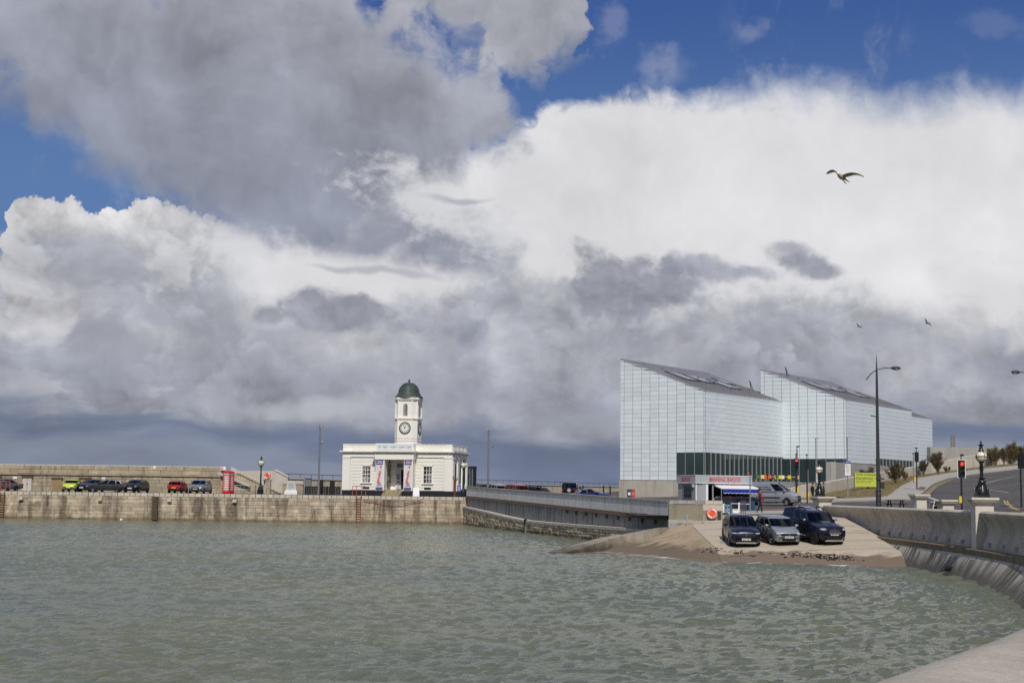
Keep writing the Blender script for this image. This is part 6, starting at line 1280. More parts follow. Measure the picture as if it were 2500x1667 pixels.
    k3 = [i for i, q_ in enumerate(per) if abs(q_[0][0][0] - xe) < 1e-6 and q_[0][0][1] < 0][0]
    vs = [0, .1, .4, .7, .93, 1.0]; V_ = []
    for v in vs:
        for (b_, tp_), _ in per:
            bz = zc if abs(b_[0] - xc) < .2 and b_[0] > xc - .01 else zb; bz = lerp(bz, bz, v)
            f = v ** 1.15; V_.append((lerp(b_[0], tp_[0], v), lerp(b_[1], tp_[1], f), lerp(bz - .02, zr_(tp_[0]), v)))
    fb, fg, fs_, fr_ = [], [], [], []
    for j in range(len(vs) - 1):
        for i in range(n):
            a = i; b = (i + 1) % n; fc = (j * n + a, j * n + b, (j + 1) * n + b, (j + 1) * n + a); mid = 1 <= j <= 3
            if mid and k1 <= i < k2: fg.append(fc)
            elif mid and p.get('rearglass', True) and (i >= k3): fr_.append(fc)
            elif mid and (per[i][1] == 's'): fs_.append(fc)
            else: fb.append(fc)
    rng2 = [(lerp(V_[(len(vs) - 1) * n + i][0], (xt + xr) / 2, .1), V_[(len(vs) - 1) * n + i][1] * .86, zr_(V_[(len(vs) - 1) * n + i][0]) + .045) for i in range(n)]
    rng3 = [(lerp(q_[0], (xt + xr) / 2, .12), q_[1] * .5, q_[2] + .022) for q_ in rng2]
    b0_ = len(vs) * n; V2 = V_ + rng2 + rng3; e = (len(vs) - 1) * n
    for i in range(n): b = (i + 1) % n; fb.append((e + i, e + b, b0_ + b, b0_ + i)); fb.append((b0_ + i, b0_ + b, b0_ + n + b, b0_ + n + i))
    V2.append(((xt + xr) / 2, 0, zr_((xt + xr) / 2) + .072)); fb += [(b0_ + n + i, b0_ + n + (i + 1) % n, b0_ + 2 * n) for i in range(n)]
    part(t_, 'cabin', MB().add(V2, fb), col, ang=32)
    def sub(nm, fl, mt_):
        if not fl: return
        u = sorted(set(i for f in fl for i in f)); mp = {q_: i for i, q_ in enumerate(u)}; part(t_, nm, MB().add([V_[i] for i in u], [tuple(mp[i] for i in f) for f in fl]), mt_, True)
    gm = p.get('glass', m_glass)
    sub('windscreen', fg, gm); sub('rear_window', fr_, gm)
    groups = {}
    for f in fs_: groups.setdefault((V_[f[0]][1] > 0, next((k_ for k_, (a, b) in enumerate(segs) if lerp(xe, xc, a) - .01 <= min(V_[f[0] % n][0], V_[f[1] % n][0]) < lerp(xe, xc, b) - .01), 0)), []).append(f)
    for fl in groups.values(): sub('side_window', fl, gm)
    ins = MB().box((xe + xc) / 2, 0, zb + .02, xc - xe - .1, wl * 1.9, .03)
    for x_, y_ in ((lerp(xe, xc, .62), .36), (lerp(xe, xc, .62), -.36), (lerp(xe, xc, .3), .36), (lerp(xe, xc, .3), -.36)): ins.box(x_, y_, zb + .16, .16, .46, .36).box(x_ - .02, y_, zb + .42, .1, .24, .17)
    part(t_, 'seats', ins, m_int)
    # wheels
    wr = m_rimd if p.get('darkrim') else m_rim; me_c = {}
    xf = hx - fo; xs_ = (xf, xf - wb)
    for x in xs_:
        for s in (-1, 1):
            y = s * (w - .1); tb = MB().lathe([(r * .66, -.105), (r * .93, -.11), (r, -.06), (r, .06), (r * .93, .11), (r * .66, .105)], (0, 0, 0), 22, 'y', False)
            if 't' not in me_c: me_c['t'] = tb.mesh('tyre', m_tyre, ang=40)
            wh = bpy.data.objects.new('wheel', None); COL.objects.link(wh); wh.parent = t_; wh.location = (x, y, r); wh.rotation_euler = (0, 0, 0 if s < 0 else math.pi)
            part(wh, 'tyre', me_c['t'], None)
            if 'r' not in me_c:
                rb = MB().lathe([(r * .66, -.1), (r * .67, -.085), (r * .58, -.05), (r * .56, .06)], (0, 0, 0), 22, 'y', False); rb.lathe([(.02, -.05), (r * .57, -.03), (r * .57, -.02), (.02, -.03)], (0, 0, 0), 22, 'y') if False else None
                for i in range(p.get('spokes', 5)):
                    a = i * 2 * math.pi / p.get('spokes', 5); c_, s_ = math.cos(a), math.sin(a)
                    q4 = [(.0, -.05), (r * .62, -.035), (r * .62, .035), (.0, .05)]; rb.extr([(x1 * c_ - z1 * s_, -.085, x1 * s_ + z1 * c_) for x1, z1 in q4], (0, .03, 0))
                rb.lathe([(.002, -.1), (.06, -.1), (.07, -.07), (.002, -.07)], (0, 0, 0), 12, 'y'); me_c['r'] = rb.mesh('rim', wr, ang=40); me_c['d'] = MB().lathe([(.002, -.045), (r * .62, -.045), (r * .62, -.02), (.002, -.02)], (0, 0, 0), 18, 'y').mesh('brake_disc', m_trimb)
            part(wh, 'rim', me_c['r'], None); part(wh, 'brake_disc', me_c['d'], None)
            ar = [((r * 1.13) * math.cos(a), (r * 1.13) * math.sin(a)) for a in np.linspace(-.32, math.pi + .32, 15)]; W_ = wid(x)
            part(t_, 'wheel_arch', MB().extr([(x + q_[0], s * (W_ + .006), r + q_[1]) for q_ in ar], (0, -s * .16, 0)), p.get('archmat', m_trimb))
    # lamps, grille, bumpers, mirrors, plates
    hz = p.get('lamp_z', zf_ - .2); sz = p.get('lamp', (.27, .2, .075))
    for s in (-1, 1):
        hl = part(t_, 'headlight', MB().sphere((hx - .23, s * w * .69, hz), (sz[0] * .75, sz[1], sz[2]), 14, 8), m_hl, True); hl.rotation_euler = (0, 0, 0)
        if p.get('amber'): part(hl, 'indicator', MB().sphere((hx - .5, s * w * .79, hz + .07), (.22, .13, .1), 10, 8), m_amb, True)
        part(t_, 'tail_light', MB().box(-hx + .1, s * w * .8, zr - .2, .24, .2, p.get('tl_h', .26)), m_tl)
        mr = part(t_, 'mirror', MB().sphere((xc - .32, s * (w + .1), zb + .1), (.09, .13, .085), 10, 8), p.get('mirrormat', col), True)
        if p.get('fog'): part(t_, 'fog_lamp', MB().lathe([(.002, hx - .1), (.07, hx - .1), (.08, hx - .16)], (0, s * w * .62, .46), 10, 'x'), m_chrome)
        part(t_, 'sill', MB().span(xf - wb + r * 1.15, xf - r * 1.15, s * (w - .05), s * (w + .012), .2 * p.get('clear', 1), .2 * p.get('clear', 1) + .09), p.get('sillmat', m_trimb))
        for t in p.get('doors', (.33, .66)):
            xd = lerp(xe, xc, t); part(t_, 'door_gap', MB().span(xd - .008, xd + .008, s * (w * .9), s * (w + .004), .36, zb - .08), m_trimb); part(t_, 'door_handle', MB().span(xd + .06, xd + .24, s * (w * .95), s * (w + .014), zb - .2, zb - .165), p.get('handlemat', col))
    gz = p.get('grille_z', zf_ - .3)
    if p.get('grille', True): part(t_, 'grille', MB().extr([(hx + .012, -w * p.get('gw', .4), gz + .07), (hx + .012, w * p.get('gw', .4), gz + .07), (hx + .012, w * p.get('gw', .4) * .85, gz - .07), (hx + .012, -w * p.get('gw', .4) * .85, gz - .07)], (-.1, 0, 0)), m_trimb)
    part(t_, 'lower_grille', MB().extr([(hx + .008, -w * .55, .45), (hx + .008, w * .55, .45), (hx + .0, w * .48, .3), (hx + .0, -w * .48, .3)], (-.08, 0, 0)), m_trimb)
    part(t_, 'badge', MB().lathe([(.002, hx + .03), (.055, hx + .03), (.06, hx - .04)], (0, 0, gz + p.get('badge_dz', .02)), 10, 'x'), m_chrome)
    pf = part(t_, 'front_plate', MB().box(hx + .02, 0, p.get('plate_z', .5), .03, .52, .11), p.get('fplate', m_plw))
    if p.get('reg'): lettering(pf, p['reg'], .07, .44, m_text_dk, (hx + .038, 0, p.get('plate_z', .5)), math.pi / 2, .01)
    part(t_, 'rear_plate', MB().box(-hx - .012, 0, p.get('rplate_z', .62), .03, .52, .11), m_ply)
    part(t_, 'rear_bumper', MB().box(-hx + .06, 0, .42, .2, Wd * .86, .2), p.get('bumpermat', m_trimb))
    if p.get('skid'): part(t_, 'skid_plate', MB().extr([(hx + .035, -w * .6, .33), (hx + .035, w * .6, .33), (hx - .01, w * .66, .24), (hx - .01, -w * .66, .24)], (-.12, 0, 0)), m_chrome)
    if p.get('rails'):
        for s in (-1, 1): part(t_, 'roof_rail', MB().tube([(xr + .15, s * wt * .93, H - .02), (xr + .3, s * wt * .93, H + .05), (xt - .35, s * wt * .93, H + .05), (xt - .1, s * wt * .93, H - .02)], .025), p.get('railmat', m_chrome))
    part(t_, 'wiper', MB().tube([(xc + .14, -.3, zc + .04), (xc - .1, .25, zc + .16)], .012, 4), m_trimb)
    return t_
c_navy = paint('navy_paint', (.006, .008, .028)); c_silver = paint('silver_paint', (.36, .385, .40), .6); c_black = paint('black_car_paint', (.006, .006, .010)); c_taupe = paint('taupe_paint', (.17, .15, .15), .5)
c_lime = paint('lime_car_paint', (.52, .62, .03), .1); c_char = paint('charcoal_paint', (.035, .037, .042), .4); c_red = paint('red_car_paint', (.42, .012, .014), .15); c_sblue = paint('silver_blue_paint', (.26, .30, .36), .6); c_blue = paint('blue_car_paint', (.02, .035, .16), .4); c_van = paint('silver_van_paint', (.36, .37, .40), .55)
SUV = dict(L=4.57, W=1.845, H=1.68, wb=2.66, fo=.93, r=.36, belt=1.08, cowl_z=1.1, nose_z=.98, cowl=1.06, wtop=.12, rtop=-1.62, rbase=-2.1, rdrop=.13, side=[(.08, .24), (.28, .6), (.64, .95)], doors=(.27, .62), tumble=.76, lamp_z=.83, lamp=(.3, .22, .06), grille_z=.66, gw=.62, badge_dz=.1, fog=True, skid=True, rails=True, reg='GD15 GDV', plate_z=.49, spokes=7)
HAT = dict(L=3.87, W=1.70, H=1.59, wb=2.48, fo=.76, r=.30, belt=.98, cowl_z=1.03, nose_z=.86, cowl=1.05, wtop=.28, rtop=-1.5, rbase=-1.82, side=[(.06, .24), (.28, .58), (.62, .94)], doors=(.27, .6), tumble=.8, lamp_z=.71, lamp=(.36, .2, .1), amber=True, grille_z=.66, gw=.66, badge_dz=0, bumpermat=None, reg='CE55 ZKW', plate_z=.52, spokes=8)
PICK = dict(rdrop=.02, L=5.26, W=1.86, H=1.86, wb=3.085, fo=.9, r=.39, belt=1.22, cowl_z=1.2, nose_z=1.08, cowl=1.12, wtop=.38, rtop=-2.35, rbase=-2.52, side=[(.05, .42), (.49, .7), (.74, .96)], doors=(.47, .72), tumble=.8, lamp_z=.93, lamp=(.3, .22, .085), grille_z=.86, gw=.42, badge_dz=.08, skid=True, clear=1.5, reg='GN13 LWH', plate_z=.66, darkrim=True, spokes=6, handlemat=m_chrome, mirrormat=m_chrome, tail_z=1.2, rplate_z=.75)
HAT['bumpermat'] = c_silver
VAN = dict(rdrop=.05, L=4.81, W=1.9, H=1.98, wb=3.0, fo=.96, r=.33, belt=1.18, cowl_z=1.2, nose_z=1.0, cowl=1.62, wtop=.72, rtop=-2.28, rbase=-2.36, side=[(.735, .965)], doors=(.72,), tumble=.86, lamp_z=.86, lamp=(.4, .2, .14), grille_z=.82, gw=.34, rearglass=False, reg='YN59 BVF', plate_z=.62, glass=m_glass2, spokes=9)
def slope_car(px, py, yaw, p, *a, **kw):
    g = at(px, py, 79); 
    d = ray(px, py); y = 70
    while y < 100 and (CAM + d * (y / d.y)).z > slipz((CAM + d * (y / d.y)).x, y) : y += .05
    pt = CAM + d * (y / d.y); return pt
def on_slip(x, y, yaw, p, nm, lb, cat_, col, **kw):
    h = Vector((math.cos(yaw), math.sin(yaw))); b = p['wb'] / 2; xo = p['L'] / 2 - p['fo'] - b
    zf2, zr2 = slipz(x + h.x * (xo + b), y + h.y * (xo + b)), slipz(x + h.x * (xo - b), y + h.y * (xo - b)); pitch = math.atan2(zr2 - zf2, 2 * b)
    zc_ = (zf2 + zr2) / 2 + xo * math.tan(pitch) + .006
    c_ = car(nm, lb, cat_, (x, y, zc_), yaw, p, col, pitch=pitch, **kw); c_.scale = (.93,) * 3; return c_
def front_at(px, py, yaw, p):       # centre of a car whose bottom front edge shows at this pixel
    pt = slope_car(px, py, yaw, p); h = Vector((math.cos(yaw), math.sin(yaw))); c_ = pt.xy - h * (p['L'] / 2 - .15); return c_
yw = math.radians(-90 - 1); c_ = front_at(1822, 1337, yw, SUV); on_slip(c_.x, c_.y, yw, SUV, 'parked_car', 'navy crossover car with roof rails, leftmost of the three on the slipway', 'car', c_navy, group='cars parked on the slipway')
yw = math.radians(-90 + 11); c_ = front_at(1926, 1333, yw, HAT); on_slip(c_.x, c_.y, yw, HAT, 'parked_car', 'silver hatchback with amber indicators, middle of the three on the slipway', 'car', c_silver, group='cars parked on the slipway')
yw = math.radians(-90 + 16); c_ = front_at(2038, 1332, yw, PICK); pk = on_slip(c_.x, c_.y, yw, PICK, 'pickup_truck', 'black pickup with a canopy, nearest the seawall on the slipway', 'pickup truck', c_navy, group='cars parked on the slipway')
part(pk, 'canopy_roof', MB().lathe([(1.0, 0), (.96, .06), (.7, .1), (.01, .12)], (0, 0, 0), 4), c_navy).location = (0, 0, -50) if False else (-1.45, 0, 1.8)
pk.children[-1].scale = (1.25, .98, 1); pk.children[-1].rotation_euler = (0, 0, math.pi / 4) if False else (0, 0, math.pi / 4); pk.children[-1].scale = (.9, .9, 1)
part(pk, 'bonnet_scoop', MB().extr([(1.75, -.32, 1.16), (1.75, .32, 1.16), (1.3, .3, 1.27), (1.3, -.3, 1.27)], (0, 0, .05)), c_navy); part(pk, 'scoop_mouth', MB().box(1.765, 0, 1.19, .03, .56, .05), m_void)
for i in range(3): part(pk, 'grille_bar', MB().box(2.645, 0, .8 + i * .055, .03, .72, .022), m_chrome)
part(pk, 'bull_bar', MB().box(2.66, 0, .72, .06, .8, .06), m_chrome)
for s in (-1, 1): part(pk, 'roof_rail', MB().tube([(-.9, s * .62, 1.86), (-.75, s * .62, 1.97), (-.25, s * .62, 1.97), (.05, s * .62, 1.84)], .04), m_trimb); part(pk, 'side_step', MB().tube([(-1.0, s * .98, .42), (.9, s * .98, .42)], .045), m_chrome)
# van on the road
vp = T(1897, 1231.5); VY = math.radians(-22); h = Vector((math.cos(VY), math.sin(VY))); vc = Vector((px2x(1888, 126), 126.4)); van = car('delivery_van', 'silver delivery van with dark lettering driving right past the kiosk', 'van', (vc.x, vc.y, tz(vc.x, vc.y) + .04), VY, VAN, c_van)
Rv = .96
for i, (tx, w_, h_) in enumerate((('KITCHENS & SIMPLY', 1.5, .13), ('BATHROOMS', 1.75, .2))): lettering(van, tx, h_, w_, m_text_dk, (-.75, -.868 - i * .016, 1.58 - i * .22), 0, .01)
for i in range(2): part(van, 'side_stripe', MB().box(-.5, -.948, 1.2 - i * .1, 2.2, .006, .018), m_text_dk)
part(van, 'side_moulding', MB().box(-.15, -.955, .66, 2.1, .03, .12), m_trimb); part(van, 'front_bumper', MB().extr([(2.43, -.62, .78), (2.43, .62, .78), (2.46, .66, .4), (2.46, -.66, .4)], (-.3, 0, 0)), m_trimb)
# cars on the quay (ground z 3) and in the car park
EST = dict(L=4.4, W=1.82, H=1.5, wb=2.65, fo=.88, r=.32, belt=.95, cowl_z=1.0, nose_z=.82, cowl=.95, wtop=.05, rtop=-1.65, rbase=-2.05, side=[(.06, .25), (.29, .6), (.64, .93)], tumble=.76, lamp_z=.68, grille_z=.6)
SALN = dict(L=4.5, W=1.78, H=1.45, wb=2.65, fo=.87, r=.31, belt=.93, cowl_z=.97, nose_z=.78, cowl=.85, wtop=.05, rtop=-.95, rbase=-1.55, side=[(.1, .45), (.5, .92)], doors=(.3, .7), tumble=.76, lamp_z=.64, grille_z=.58)
MINI = dict(L=3.46, W=1.62, H=1.46, wb=2.34, fo=.65, r=.28, belt=.93, cowl_z=.98, nose_z=.84, cowl=.95, wtop=.3, rtop=-1.35, rbase=-1.65, side=[(.06, .42), (.48, .94)], doors=(.45,), tumble=.78, lamp_z=.68, gw=.75, grille_z=.5)
MPV = dict(L=4.26, W=1.81, H=1.62, wb=2.69, fo=.85, r=.31, belt=1.0, cowl_z=1.03, nose_z=.86, cowl=1.2, wtop=.35, rtop=-1.65, rbase=-1.98, side=[(.06, .24), (.28, .58), (.62, .94)], tumble=.8, lamp_z=.72, grille_z=.66, gw=.6, rails=True, fplate=m_ply)
OFF = dict(rdrop=.02, L=4.6, W=1.83, H=1.93, wb=2.6, fo=.85, r=.38, belt=1.2, cowl_z=1.2, nose_z=1.08, cowl=.75, wtop=.35, rtop=-2.1, rbase=-2.25, side=[(.05, .3), (.35, .63), (.67, .95)], tumble=.86, clear=1.5, lamp_z=.9, grille_z=.85)
D2 = math.radians
for i, (px, Y, z, yaw, p, col, lb, gp) in enumerate((
    (17, 160.5, 3.0, 232, SALN, c_taupe, 'taupe saloon at the far left edge of the quay', 1), (187, 161.5, 3.0, 272, MINI, c_lime, 'lime yellow small hatchback on the quay', 1), (232, 162.6, 3.0, 258, EST, c_navy, 'dark navy car half hidden behind the lime hatchback', 1),
    (269, 158.9, 3.0, 186, EST, c_char, 'charcoal estate seen side-on on the quay', 1), (343, 160.5, 3.0, 264, MPV | {'fplate': m_plw, 'rails': False, 'H': 1.52}, c_black, 'black hatchback right of the charcoal estate', 1), (444, 160.5, 3.0, 88, MINI | {'L': 3.75, 'H': 1.5}, c_red, 'red hatchback seen from behind on the quay', 1), (498, 160.5, 3.0, 266, MPV, c_sblue, 'silver blue people carrier with yellow plate near the phone box', 1),
    (1177, 160, 3.0, 192, EST, c_black, 'dark car nearest the white building in the car park, only its roof in view', 2), (1216, 151, 2.9, 118, HAT | {'reg': None, 'amber': False}, c_van, 'silver hatchback in the car park beside the red car', 2), (1259, 148.5, 2.85, 122, HAT | {'reg': None, 'amber': False, 'H': 1.66}, c_red, 'red hatchback in the car park between silver and black cars', 2),
    (1298, 150, 2.88, 150, EST | {'H': 1.42}, c_black, 'black estate in the car park, right of the red hatchback', 2), (1398, 160, 2.92, 82, OFF, c_black, 'dark off-road vehicle with spare wheel on its back', 2), (1444, 133.5, 2.64, 8, SALN, c_blue, 'dark blue saloon just behind the ramp wall', 2))):
    o = car('parked_car', lb, 'car', (px2x(px, Y), Y, z), D2(yaw), p, col, group='cars parked on the stone quay' if gp == 1 else 'cars in the car park behind the ramp wall'); o.scale = (.96,) * 3
    if px == 1398:
        sw2 = part(o, 'spare_wheel', MB().lathe([(.002, -2.42), (.2, -2.42), (.36, -2.4), (.36, -2.26), (.002, -2.26)], (.0, 0, 1.0), 18, 'x'), m_tyre); part(sw2, 'rim', MB().lathe([(.002, -2.44), (.2, -2.44), (.22, -2.4), (.002, -2.4)], (0, 0, 1.0), 14, 'x'), m_rim)
# ================================================================== people
def skin_body(par, nm, J, E, mat, lvl=1):
    me = bpy.data.meshes.new(nm); me.from_pydata([tuple(v[:3]) for v in J], E, []); me.materials.append(mat); o = bpy.data.objects.new(nm, me); COL.objects.link(o); o.parent = par
    md = o.modifiers.new('Skin', 'SKIN'); sk = me.skin_vertices[0] if me.skin_vertices else None
    if sk is None:
        bm = bmesh.new(); bm.from_mesh(me); bm.verts.layers.skin.verify(); bm.to_mesh(me); bm.free(); sk = me.skin_vertices[0]
    for i, v in enumerate(J): r = v[3]; sk.data[i].radius = (r, r) if not hasattr(r, '__len__') else r; sk.data[i].use_root = (i == 0)
    md.use_smooth_shade = True; o.modifiers.new('Subdivision', 'SUBSURF').levels = lvl; o.modifiers[-1].render_levels = lvl; return o
def person(lab, loc, rz, mats, stride=.22, bag=False, seated=False, hair=None, scale=1.0):
    t_ = thing('person', lab, 'person', loc, rz); t_.scale = (scale,) * 3; s = stride
    # figure faces +x ; y left
    J = [(0, 0, .93, .15), (0, 0, 1.12, .135), (.01, 0, 1.32, .165), (0, 0, 1.46, .075), (.015, 0, 1.53, .062), (.03, 0, 1.63, .1), (.03, 0, 1.72, .085)]
    E = [(0, 1), (1, 2), (2, 3), (3, 4), (4, 5), (5, 6)]
    def add(par, *pts):
        for p in pts: J.append(p); E.append((par, len(J) - 1)); par = len(J) - 1
        return par
    for sd in (-1, 1):
        f = s * sd
        if seated: add(0, (.04, sd * .09, .9, .09), (.42, sd * .12, .9, .075), (.44, sd * .12, .48, .055), (.46, sd * .12, .08, .045), (.6, sd * .13, .04, .04))
        else: add(0, (.0, sd * .09, .86, .095), (f * .55 + .03, sd * .1, .5, .066), (f - (.06 if f < 0 else -.0), sd * .1, .09, .045), (f + .1, sd * .11, .04, .042), (f + .17, sd * .115, .03, .03))
        bend = .16 if (bag or seated) else -f * .7
        wr_ = add(2, (.0, sd * .17, 1.38, .065), (-.02 - f * .3, sd * .23, 1.12, .05), (bend + .05, sd * (.17 if bag else .23), .98 if not bag else 1.06, .036), (bend + .1, sd * (.15 if bag else .23), .95 if not bag else 1.06, .034))
        x, y, z = J[wr_][:3]
        for k_ in range(4): add(wr_, (x + .05, y + (k_ - 1.5) * .021, z - .03, .011), (x + .075 + .008 * (k_ in (1, 2)), y + (k_ - 1.5) * .022, z - .07, .009))
        add(wr_, (x + .03, y - sd * .045, z - .015, .011), (x + .055, y - sd * .055, z - .045, .009))
    skin_body(t_, 'body', J, E, mats)
    hm = hair or m_hair
    part(t_, 'hair', MB().sphere((.005, 0, 1.72), (.115, .1, .1), 12, 8), hm, True); part(t_, 'nose', MB().sphere((.135, 0, 1.645), (.03, .018, .025), 6, 5), m_skin, True)
    for sd in (-1, 1): part(t_, 'ear', MB().sphere((.02, sd * .1, 1.645), (.025, .015, .035), 6, 5), m_skin); part(t_, 'eye', MB().sphere((.115, sd * .04, 1.675), .013, 6, 5), m_void); part(t_, 'shoe', MB().sphere(((s * sd + .09) if not seated else .52, sd * .11, .05), (.14, .052, .055), 10, 6), m_shoe, True)
    part(t_, 'mouth', MB().sphere((.125, 0, 1.6), (.01, .028, .008), 6, 5), m_text_red)
    return t_
m_skin = M('skin', (.42, .22, .15), .6, var=.04); m_hair = M('brown_hair', (.06, .03, .015), .7, var=.2); m_shoe = M('pale_trainers', (.3, .28, .26), .7, var=.05)
def clothes(nm, trous, top_, collar=None): return M(nm, top_, .8, var=.1, scale=5, zcol=[(0, (.05, .05, .055)), (.12, trous), (.90, top_), (1.47, collar or (.42, .22, .15)), (1.52, (.42, .22, .15))])
X_, Y_ = px2x(1856.5, 105), 105.0
w1 = person('walker with dark cap, red scarf and black shoulder bag passing the kiosk', (X_, Y_, tz(X_, Y_)), D2(-10), clothes('walker_clothes', (.012, .013, .02), (.03, .025, .02), (.35, .03, .03)), .14, True)
part(w1, 'cap', MB().sphere((.0, 0, 1.76), (.13, .11, .07), 12, 6), m_black, True); part(w1, 'shoulder_bag', MB().sphere((-.16, -.22, 1.02), (.19, .12, .2), 12, 8), m_black, True); part(w1, 'bag_strap', MB().tube([(-.16, -.24, 1.15), (-.05, -.17, 1.42), (.08, .1, 1.36), (.0, .17, 1.1)], .018), m_black)
part(w1, 'red_scarf', MB().tube([(.12, .06, 1.46), (.17, .04, 1.25), (.2, .02, 1.0), (.22, .0, .78)], [.05, .05, .055, .06]), m_text_red); part(w1, 'ponytail', MB().tube([(-.1, 0, 1.7), (-.14, 0, 1.55), (-.12, 0, 1.42)], [.06, .07, .04]), m_hair)
pL = T(1984, 1224); person('person in a long dark coat behind the left side of the lamp pillar', (pL.x, pL.y, pL.z), D2(20), clothes('dark_coat', (.012, .012, .014), (.014, .013, .014)), .1)
pR = T(2011, 1224); person('person in a dark striped jacket at the right of the lamp pillar', (pR.x, pR.y, pR.z), D2(-15), clothes('dark_jacket', (.015, .016, .022), (.025, .027, .035)), .1)
# driver seated in the van
Mv = Matrix.Translation(van.location) @ Matrix.Rotation(VY, 4, 'Z'); q_ = Mv @ Vector((.72, -.42, .5)); person('driver in a red top at the wheel of the silver van', q_, VY, clothes('red_top', (.02, .02, .03), (.5, .02, .025)), .1, seated=True, scale=.82)
for px, Yp, cl, lb in ((1829, 190.5, (.5, .03, .05), 'diner in a red top at the left of the gallery terrace'), (1888.5, 192.6, (.05, .06, .05), 'diner in dark clothes at the table between orange and yellow chairs')):
    person(lb, (px2x(px, Yp), Yp, 5.02), D2(200 if px > 1850 else -20), clothes('diner_%d' % px, (.02, .02, .03), cl), .1, seated=True)
# ================================================================== gulls
m_gullw = M('gull_white', (.85, .82, .76), .8, var=.08, scale=8); m_gullb = M('gull_brown', (.58, .46, .34), .8, var=.35, scale=14); m_gulld = M('gull_dark', (.12, .10, .085), .8, var=.25, scale=10)
def gull(loc, rz, lab, s=1.0, far=False):
    t_ = thing('gull', lab, 'seagull', loc, rz, 'gulls in the sky'); t_.scale = (s,) * 3     # flies toward +x, wings along y
    part(t_, 'body', MB().lathe([(.004, -.3), (.035, -.24), (.075, -.12), (.095, .0), (.085, .1), (.062, .17), (.052, .2)], (0, 0, 0), 12, 'x'), m_gullb if not far else m_gulld, True)
    part(t_, 'head', MB().sphere((.235, 0, .025), (.075, .055, .055), 12, 8), m_gullw if not far else m_gulld, True); part(t_, 'beak', MB().lathe([(.016, 0), (.012, .04), (.002, .075)], (.3, 0, .01), 6, 'x'), m_gulld)
    part(t_, 'tail', MB().extr([(-.24, -.035, 0), (-.24, .035, 0), (-.43, .09, -.02), (-.46, 0, -.02), (-.43, -.09, -.02)], (0, 0, .012)), m_gullw if not far else m_gulld)
    for sd in (-1, 1):
        part(t_, 'leg', MB().tube([(-.1, sd * .03, -.06), (-.3, sd * .025, -.1), (-.36, sd * .025, -.13)], .009, 5), m_gulld)
        st_ = [(0.05, .1, -.1, .03), (.2, .13, -.1, .09), (.36, .12, -.09, .12), (.5, .07, -.1, .085), (.62, .0, -.11, .02), (.72, -.09, -.14, -.04)]
        if sd > 0: st_ = [(.05, .1, -.1, .03), (.2, .13, -.1, .13), (.36, .13, -.08, .21), (.5, .08, -.08, .25), (.62, .02, -.1, .26), (.72, -.08, -.13, .25)]
        top_ = []; bt = []
        for y, xl, xt_, z in st_: top_.append([(xl, sd * y, z), (lerp(xl, xt_, .35), sd * y, z + .018), (xt_, sd * y, z - .01)]); bt.append([(xl, sd * y, z - .006), (lerp(xl, xt_, .35), sd * y, z + .004), (xt_, sd * y, z - .014)])
        wg = part(t_, 'wing', MB().grid(top_).grid([r_[::-1] for r_ in bt]), m_gullb if not far else m_gulld, True)
        if not far:
            fe = MB()
            for i in range(11):
                u = .14 + i * .052; xl, xt_, z = [interp(u, [(q[0], q[k_]) for q in st_]) for k_ in (1, 2, 3)]
                fe.extr([(lerp(xl, xt_, .6), sd * (u - .02), z - .004), (lerp(xl, xt_, .6), sd * (u + .022), z - .004), (xt_ - .055 - .02 * (i > 7), sd * (u + .03), z - .02), (xt_ - .06 - .02 * (i > 7), sd * (u + .008), z - .02)], (0, 0, .004))
            part(wg, 'flight_feathers', fe, m_gulld)
    return t_
g1 = gull(at(2055, 432, 44), D2(205), 'large brown speckled gull gliding in front of the white cloud', .95); g1.rotation_euler = (D2(-24), D2(-10), D2(226))
g2 = gull(at(2097, 797, 165), D2(150), 'small distant gull, left one of the two low specks', .75, True); g2.rotation_euler = (D2(20), 0, D2(120))
g3 = gull(at(2264, 789, 160), D2(150), 'small distant gull, right one of the two low specks', .9, True); g3.rotation_euler = (D2(25), 0, D2(125))
